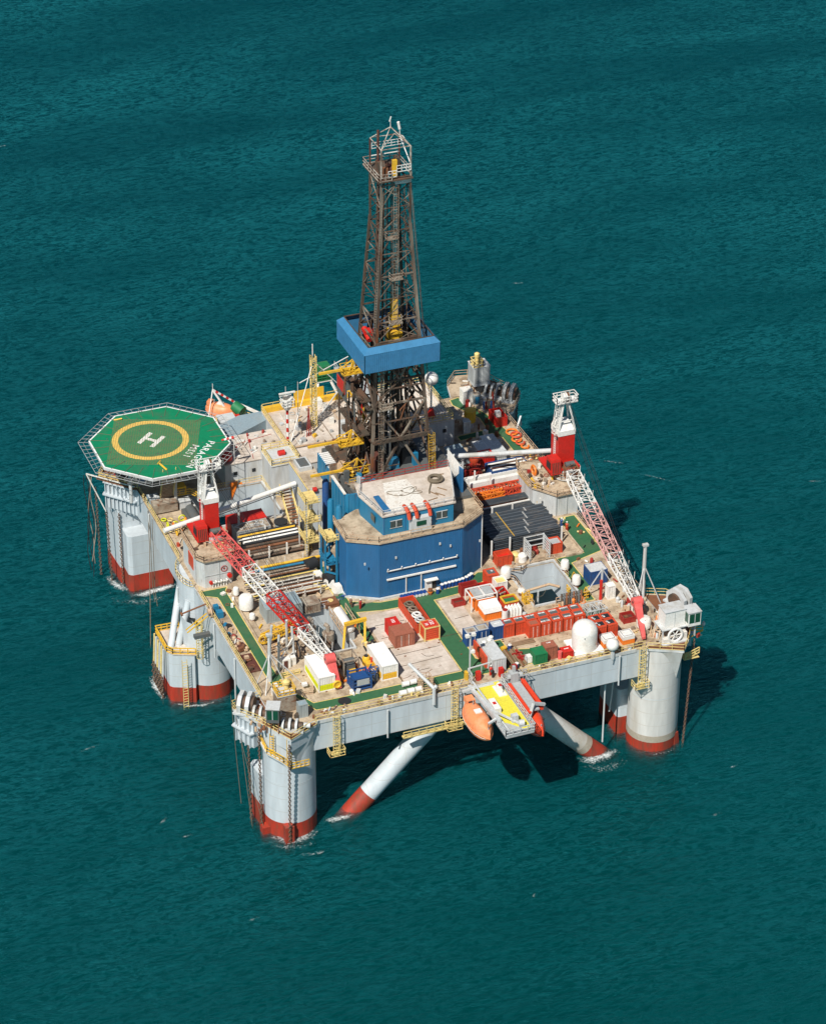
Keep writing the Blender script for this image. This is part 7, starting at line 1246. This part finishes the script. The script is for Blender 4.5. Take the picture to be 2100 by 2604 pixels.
# ------------------------------------------------------------------ crew
def person(x, y, z, rz, top, legs, label, helmet='white', bend=0):
    t = thing('person', label, 'person', (x, y, z), rz)
    b = MB().lathe([(.13,.0),(.11,.45),(.12,.8)],(-.1,0,0),8).lathe([(.13,.0),(.11,.45),(.12,.8)],(.1,.08,0),8).lathe([(.18,.78),(.22,1.05),(.25,1.35),(.12,1.5),(.06,1.55)],(0,.03+bend,0),10).lathe([(.06,1.5),(.1,1.58),(.11,1.7),(.05,1.8)],(0,.03+bend,0),8)
    for s_ in (-1,1): b.cyl((s_*.25,.03+bend,1.4),(s_*.32,.12+bend,1.1),.065,6).cyl((s_*.32,.12+bend,1.1),(s_*.2,.3+bend,.98),.05,6)
    part('body', b, 'steel_pale', t, local=True)
    part('coverall', MB().lathe([(.21,.6),(.24,1.05),(.27,1.36),(.13,1.5)],(0,.03+bend,0),10), top, t, local=True); part('trousers', MB().lathe([(.15,.06),(.14,.45),(.16,.82)],(-.1,0,0),8).lathe([(.15,.06),(.14,.45),(.16,.82)],(.1,.08,0),8), legs, t, local=True)
    part('helmet', MB().sph((0,.03+bend,1.74),.15,10,6,.8), helmet, t, local=True); return t
person(19.9,23.0,D,.4,'red_dark','red_dark','person in dark red coveralls standing at the left foot of the blue wall')
person(18.8,23.9,D,1.2,'rust','steel_brown','person in brown crouched over the kerb left of the blue wall',bend=.15)
person(59.0,33.6,D,2.2,'blue','blue','person in blue on the green walkway right of the black pipe rack'); person(59.3,32.2,D,-.6,'red_orange','red_dark','person in orange on the green walkway right of the black pipe rack')
person(32.0,-.9,D,.3,'red','red','person in red coveralls near the boarding gate')

# more working clutter on the deck
junk(3.4,9.0,13.5,24,D,22,['steel_pale','rail_rust','white_rusty','rust','light_grey','yellow','steel_brown'],'small gear around the silver tower and yellow beam','gear around the silver tower','deck_gear',.9)
junk(5.2,16.5,25.0,29.0,D+.02,10,['steel_pale','rail_rust','steel_brown'],'small gear beside the blue grey container','gear beside the blue grey container','deck_gear',.8)
junk(14.2,18.6,29,37,D,14,['steel_pale','rust','white_rusty','rail_yellow'],'small gear at the right end of the left pipe bay','gear at the end of the left pipe bay','deck_gear',.8)
junk(57.0,62.4,2.5,24,D,26,['steel_pale','rail_rust','white_rusty','rust','light_grey','red_dark','orange'],'small gear on the deck beneath the right boom','gear beneath the right boom','deck_gear',.9)
junk(59.6,62.8,26,36,D,10,['orange','rail_yellow','black','rust','white_rusty'],'small gear on the narrow right deck strip','gear on the narrow right strip','deck_gear',.7)
junk(46,57,52.5,56.5,D,16,['red_dark','steel_brown','white_rusty','rail_rust','green'],'small gear behind the long white beams','gear behind the white beams','deck_gear',1.0)
junk(52.9,61.0,60,76,D,30,['steel_pale','grey','rust','white_rusty','rail_rust','light_grey','dark_grey'],'small gear around the big yellow cylinder','gear around the yellow cylinder','deck_gear',1.1)
junk(59.5,68,72.5,84.5,D+.02,34,['steel_pale','grey','rust','white_rusty','rail_rust','red_dark','steel_brown','dark_grey'],'winch fittings crowded on the far right platform','fittings on the far right platform','deck_gear',1.5)
junk(-6.0,2.2,-3.2,4.6,D+.03,24,['rail_rust','rust','steel_pale','steel_brown','light_grey'],'winch fittings crowded on the near left platform','fittings on the near left platform','deck_gear',.8)
junk(58.2,66.2,-3.4,6,D+.03,26,['rail_rust','rust','steel_pale','steel_brown','light_grey','orange','red_dark'],'winch fittings crowded on the near right platform','fittings on the near right platform','deck_gear',.9)
junk(6,18.5,41,53,D,10,['steel_pale','rust','rail_rust'],'small gear beside the left mixed pipe rack','gear beside the mixed pipe rack','deck_gear',.8)
for i in range(26):
    x0 = random.uniform(19.5,50); y0 = random.uniform(2.5,20)
    if 28 < x0 < 44 and y0 > 4: continue
    a = random.uniform(0,6.2); P = [(x0+.7*k*math.cos(a+.35*math.sin(k+i)), min(20.5, max(2.2, y0+.7*k*math.sin(a+.35*math.sin(k*1.3)))), D+.03) for k in range(random.randint(3,6))]
    solo('deck_sling', MB().path(P,.035,4), random.choice(['rope','steel_brown','rust']), 'thin wire sling lying on the open pale deck', 'sling', 'wire slings on the open deck')
for i, (x, y) in enumerate(((28.9,9),(30.3,15),(24.6,22.4),(11,1),(1,20),(0.8,28),(18.2,30))):
    person(x, y, D+.01, i*1.1, ['orange','blue','red_orange'][i % 3], ['blue','steel_brown','orange'][i % 3], ['person in orange walking on the central green walkway, near the orange box','person in blue on the central green walkway, near the long orange basket','person in red orange on the green walkway in front of the blue wall','person in orange on the front green walkway near the blue power unit','person in blue on the left green walkway, nearer of two','person in red orange on the left green walkway, farther of two','person in orange on the green walkway left of the blue wall'][i]) if False else None

# worn patches: cable trays on the hull, doors and fittings on the blue wall, tie-downs on the helideck
for x in (21.0, 26.2, 33.6, 35.4, 40.4): part('wall_fitting', MB().box(x,x+.25,24.22,24.38,26.5+(x % 1.3),26.9+(x % 1.3)), 'light_grey', bpy.data.objects['drill_floor_house'])
for k in range(24):
    a = R_(k*15+5); r_ = 4.2 if k % 2 else 8.0; part('tie_down', MB().lathe([(.13,0),(.13,.03)], (1.2+r_*math.cos(a), 70.2+r_*math.sin(a), H+.02), 8), 'dark_grey', bpy.data.objects['helideck'])
for x0, y0, x1, y1 in ((20,6,27,6.3),(20.4,9,27.6,9.1),(21,4,24,4.1),(20,14,25,14.2),(20.2,17.6,25.2,17.5),(33,12,35,12.1),(32.6,15,35,15.2)):
    part('scuff_line', MB().sheet([(x0,y0),(x1,y1),(x1,y1+.12),(x0,y0+.12)], D+.02), 'steel_brown', deck)
junk(13,22,66,72.5,24.16,12,['white_rusty','steel_pale','red_dark','light_grey'],'small pipe fittings on the low roof beside the helideck','fittings on the low roof','roof_fitting',.6)
junk(24,46,65.5,77,24.57,40,['white_rusty','steel_pale','rail_rust','grey','light_grey','yellow'],'small pipe fittings on the long pale roof','fittings on the long roof','roof_fitting',.7)
for i in range(9): x = 25+i*3; solo('roof_pipe_run', MB().bar((x,65.5,24.75),(x+random.uniform(-.4,.4),76.8,24.75),.12), random.choice(['rail_rust','white_rusty','steel_pale']), 'thin pipe run across the long pale roof behind the derrick', 'pipe', 'pipe runs across the long pale roof')
# ------------------------------------------------------------------ foam on the water
def foam_mat():
    m = bpy.data.materials.new('foam'); m.use_nodes = True; n = m.node_tree.nodes; l = m.node_tree.links; b = n['Principled BSDF']; b.inputs['Base Color'].default_value = (.78,.86,.86,1); b.inputs['Roughness'].default_value = .9
    g = n.new('ShaderNodeTexCoord'); t = n.new('ShaderNodeTexNoise'); t.inputs['Scale'].default_value = 1.9; t.inputs['Detail'].default_value = 7; t.inputs['Roughness'].default_value = .72; t.inputs['Distortion'].default_value = 1.2; l.new(g.outputs['Object'], t.inputs['Vector'])
    at = n.new('ShaderNodeAttribute'); at.attribute_name = 'thick'; a = n.new('ShaderNodeMath'); a.operation = 'ADD'; l.new(t.outputs[0], a.inputs[0]); l.new(at.outputs['Fac'], a.inputs[1])
    r = n.new('ShaderNodeMapRange'); r.inputs[1].default_value = .90; r.inputs[2].default_value = 1.22; l.new(a.outputs[0], r.inputs[0]); l.new(r.outputs[0], b.inputs['Alpha']); return m
MATS['foam'] = foam_mat()
def foam(pts, w, label, amp=1., grp='foam patches round the legs', z=.03):
    """strip of foam along pts, strongest in the middle, fading to the sides"""
    V = []; A = []; F = []; n = len(pts); K = 8
    for i, p in enumerate(pts):
        q0 = Vector(pts[max(0, i-1)]); q1 = Vector(pts[min(n-1, i+1)]); d = (q1-q0).normalized(); o = Vector((d.y, -d.x)); e = math.sin(math.pi*(i+.5)/n)**.5
        for k in range(K+1):
            t = k/K*2-1; V.append((p[0]+o.x*w*t, p[1]+o.y*w*t, z+.006*(i % 3))); A.append(amp*(.52*e*(1-abs(t)**1.3)))
    for i in range(n-1):
        for k in range(K): F.append((i*(K+1)+k, i*(K+1)+k+1, (i+1)*(K+1)+k+1, (i+1)*(K+1)+k))
    b = MB(); b.add(V, F, True); o = solo('sea_foam', b, 'foam', label, None, grp, kind='stuff'); a = o.data.attributes.new('thick', 'FLOAT', 'POINT')
    for i, v in enumerate(A): a.data[i].value = v
    return o
def arc(cx, cy, r, a0, a1, n=18): return [(cx+r*math.cos(R_(a0+(a1-a0)*i/n)), cy+r*math.sin(R_(a0+(a1-a0)*i/n))) for i in range(n+1)]
foam(arc(-.2,0,4.5,190,330), 2.2, 'white foam at the foot of the near left column', 1.0)
foam([(-2.5,-7.6),(-.6,-8.4),(1.4,-8.8),(3,-8.2)], 1.1, 'thin foam streaks in front of the near left column', .85)
foam([(4.6,-1.6),(5.8,-2.0),(7.4,-1.9),(9.4,-1.9)], 1.5, 'foam at the foot of the left brace', 1.15)
foam([(46.8,-1.8),(49,-2.2),(51.5,-2.0),(53.8,-1.2)], 2.4, 'foam at the foot of the right brace', 1.15)
foam(arc(60.3,0,4.7,200,340), .9, 'faint foam at the foot of the near right column', .75)
foam([(-8.6,44),(-8.9,41),(-8.6,37.2)], 1.4, 'foam on the outer side of the middle left sponson', 1.2); foam([(-7.6,35.6),(-5.5,34.0),(-3.4,33.3),(-.6,33.6)], .8, 'foam along the front of the middle left column', 1.1)
foam([(-7.2,75),(-6.2,71.5),(-5.0,69.6)], 1.9, 'foam on the outer side of the far left leg', 1.15); foam([(-5.2,67.9),(-2.8,67.5),(-.8,67.9),(1.6,68.2),(3.6,68.6)], 1.6, 'breaking foam in front of the far left leg', 1.25)
foam(arc(-.2,0,6.2,180,320), 2.6, 'wide thin wash around the near left column', .72)
foam(arc(51,-.5,4.6,190,330), 2.6, 'wide thin wash around the right brace', .8)
foam([(-8.2,72),(-7.5,67),(-4,65.2),(0,65.5),(3,66.5)], 2.4, 'wide thin wash before the far left leg', .8)
for i, (x, y, l_, a) in enumerate(((-26,28,5,.3),(-17,2,2.2,.2),(-19,6,3,.9),(92,74,8,-.8),(88,80,5,-.6),(60,-22,2,.3),(27,-30,1.6,1.0),(68,-12,2,.2),(18,250,4,.2),(-60,150,3.5,.5),(-110,155,5,.3),(60,330,3,.2),(-30,230,3,.1),(100,150,3,-.3),(74,-55,1.6,.2),(-45,70,2,.3),(120,60,3,-.4),(-14,-20,2.5,.3))):
    foam([(x+math.cos(a)*l_*k/5+.15*math.sin(k*2+i), y+math.sin(a)*l_*k/5) for k in range(6)], .55+.1*(i % 3), 'small whitecap on the open sea', .9, 'small whitecaps on the open sea')
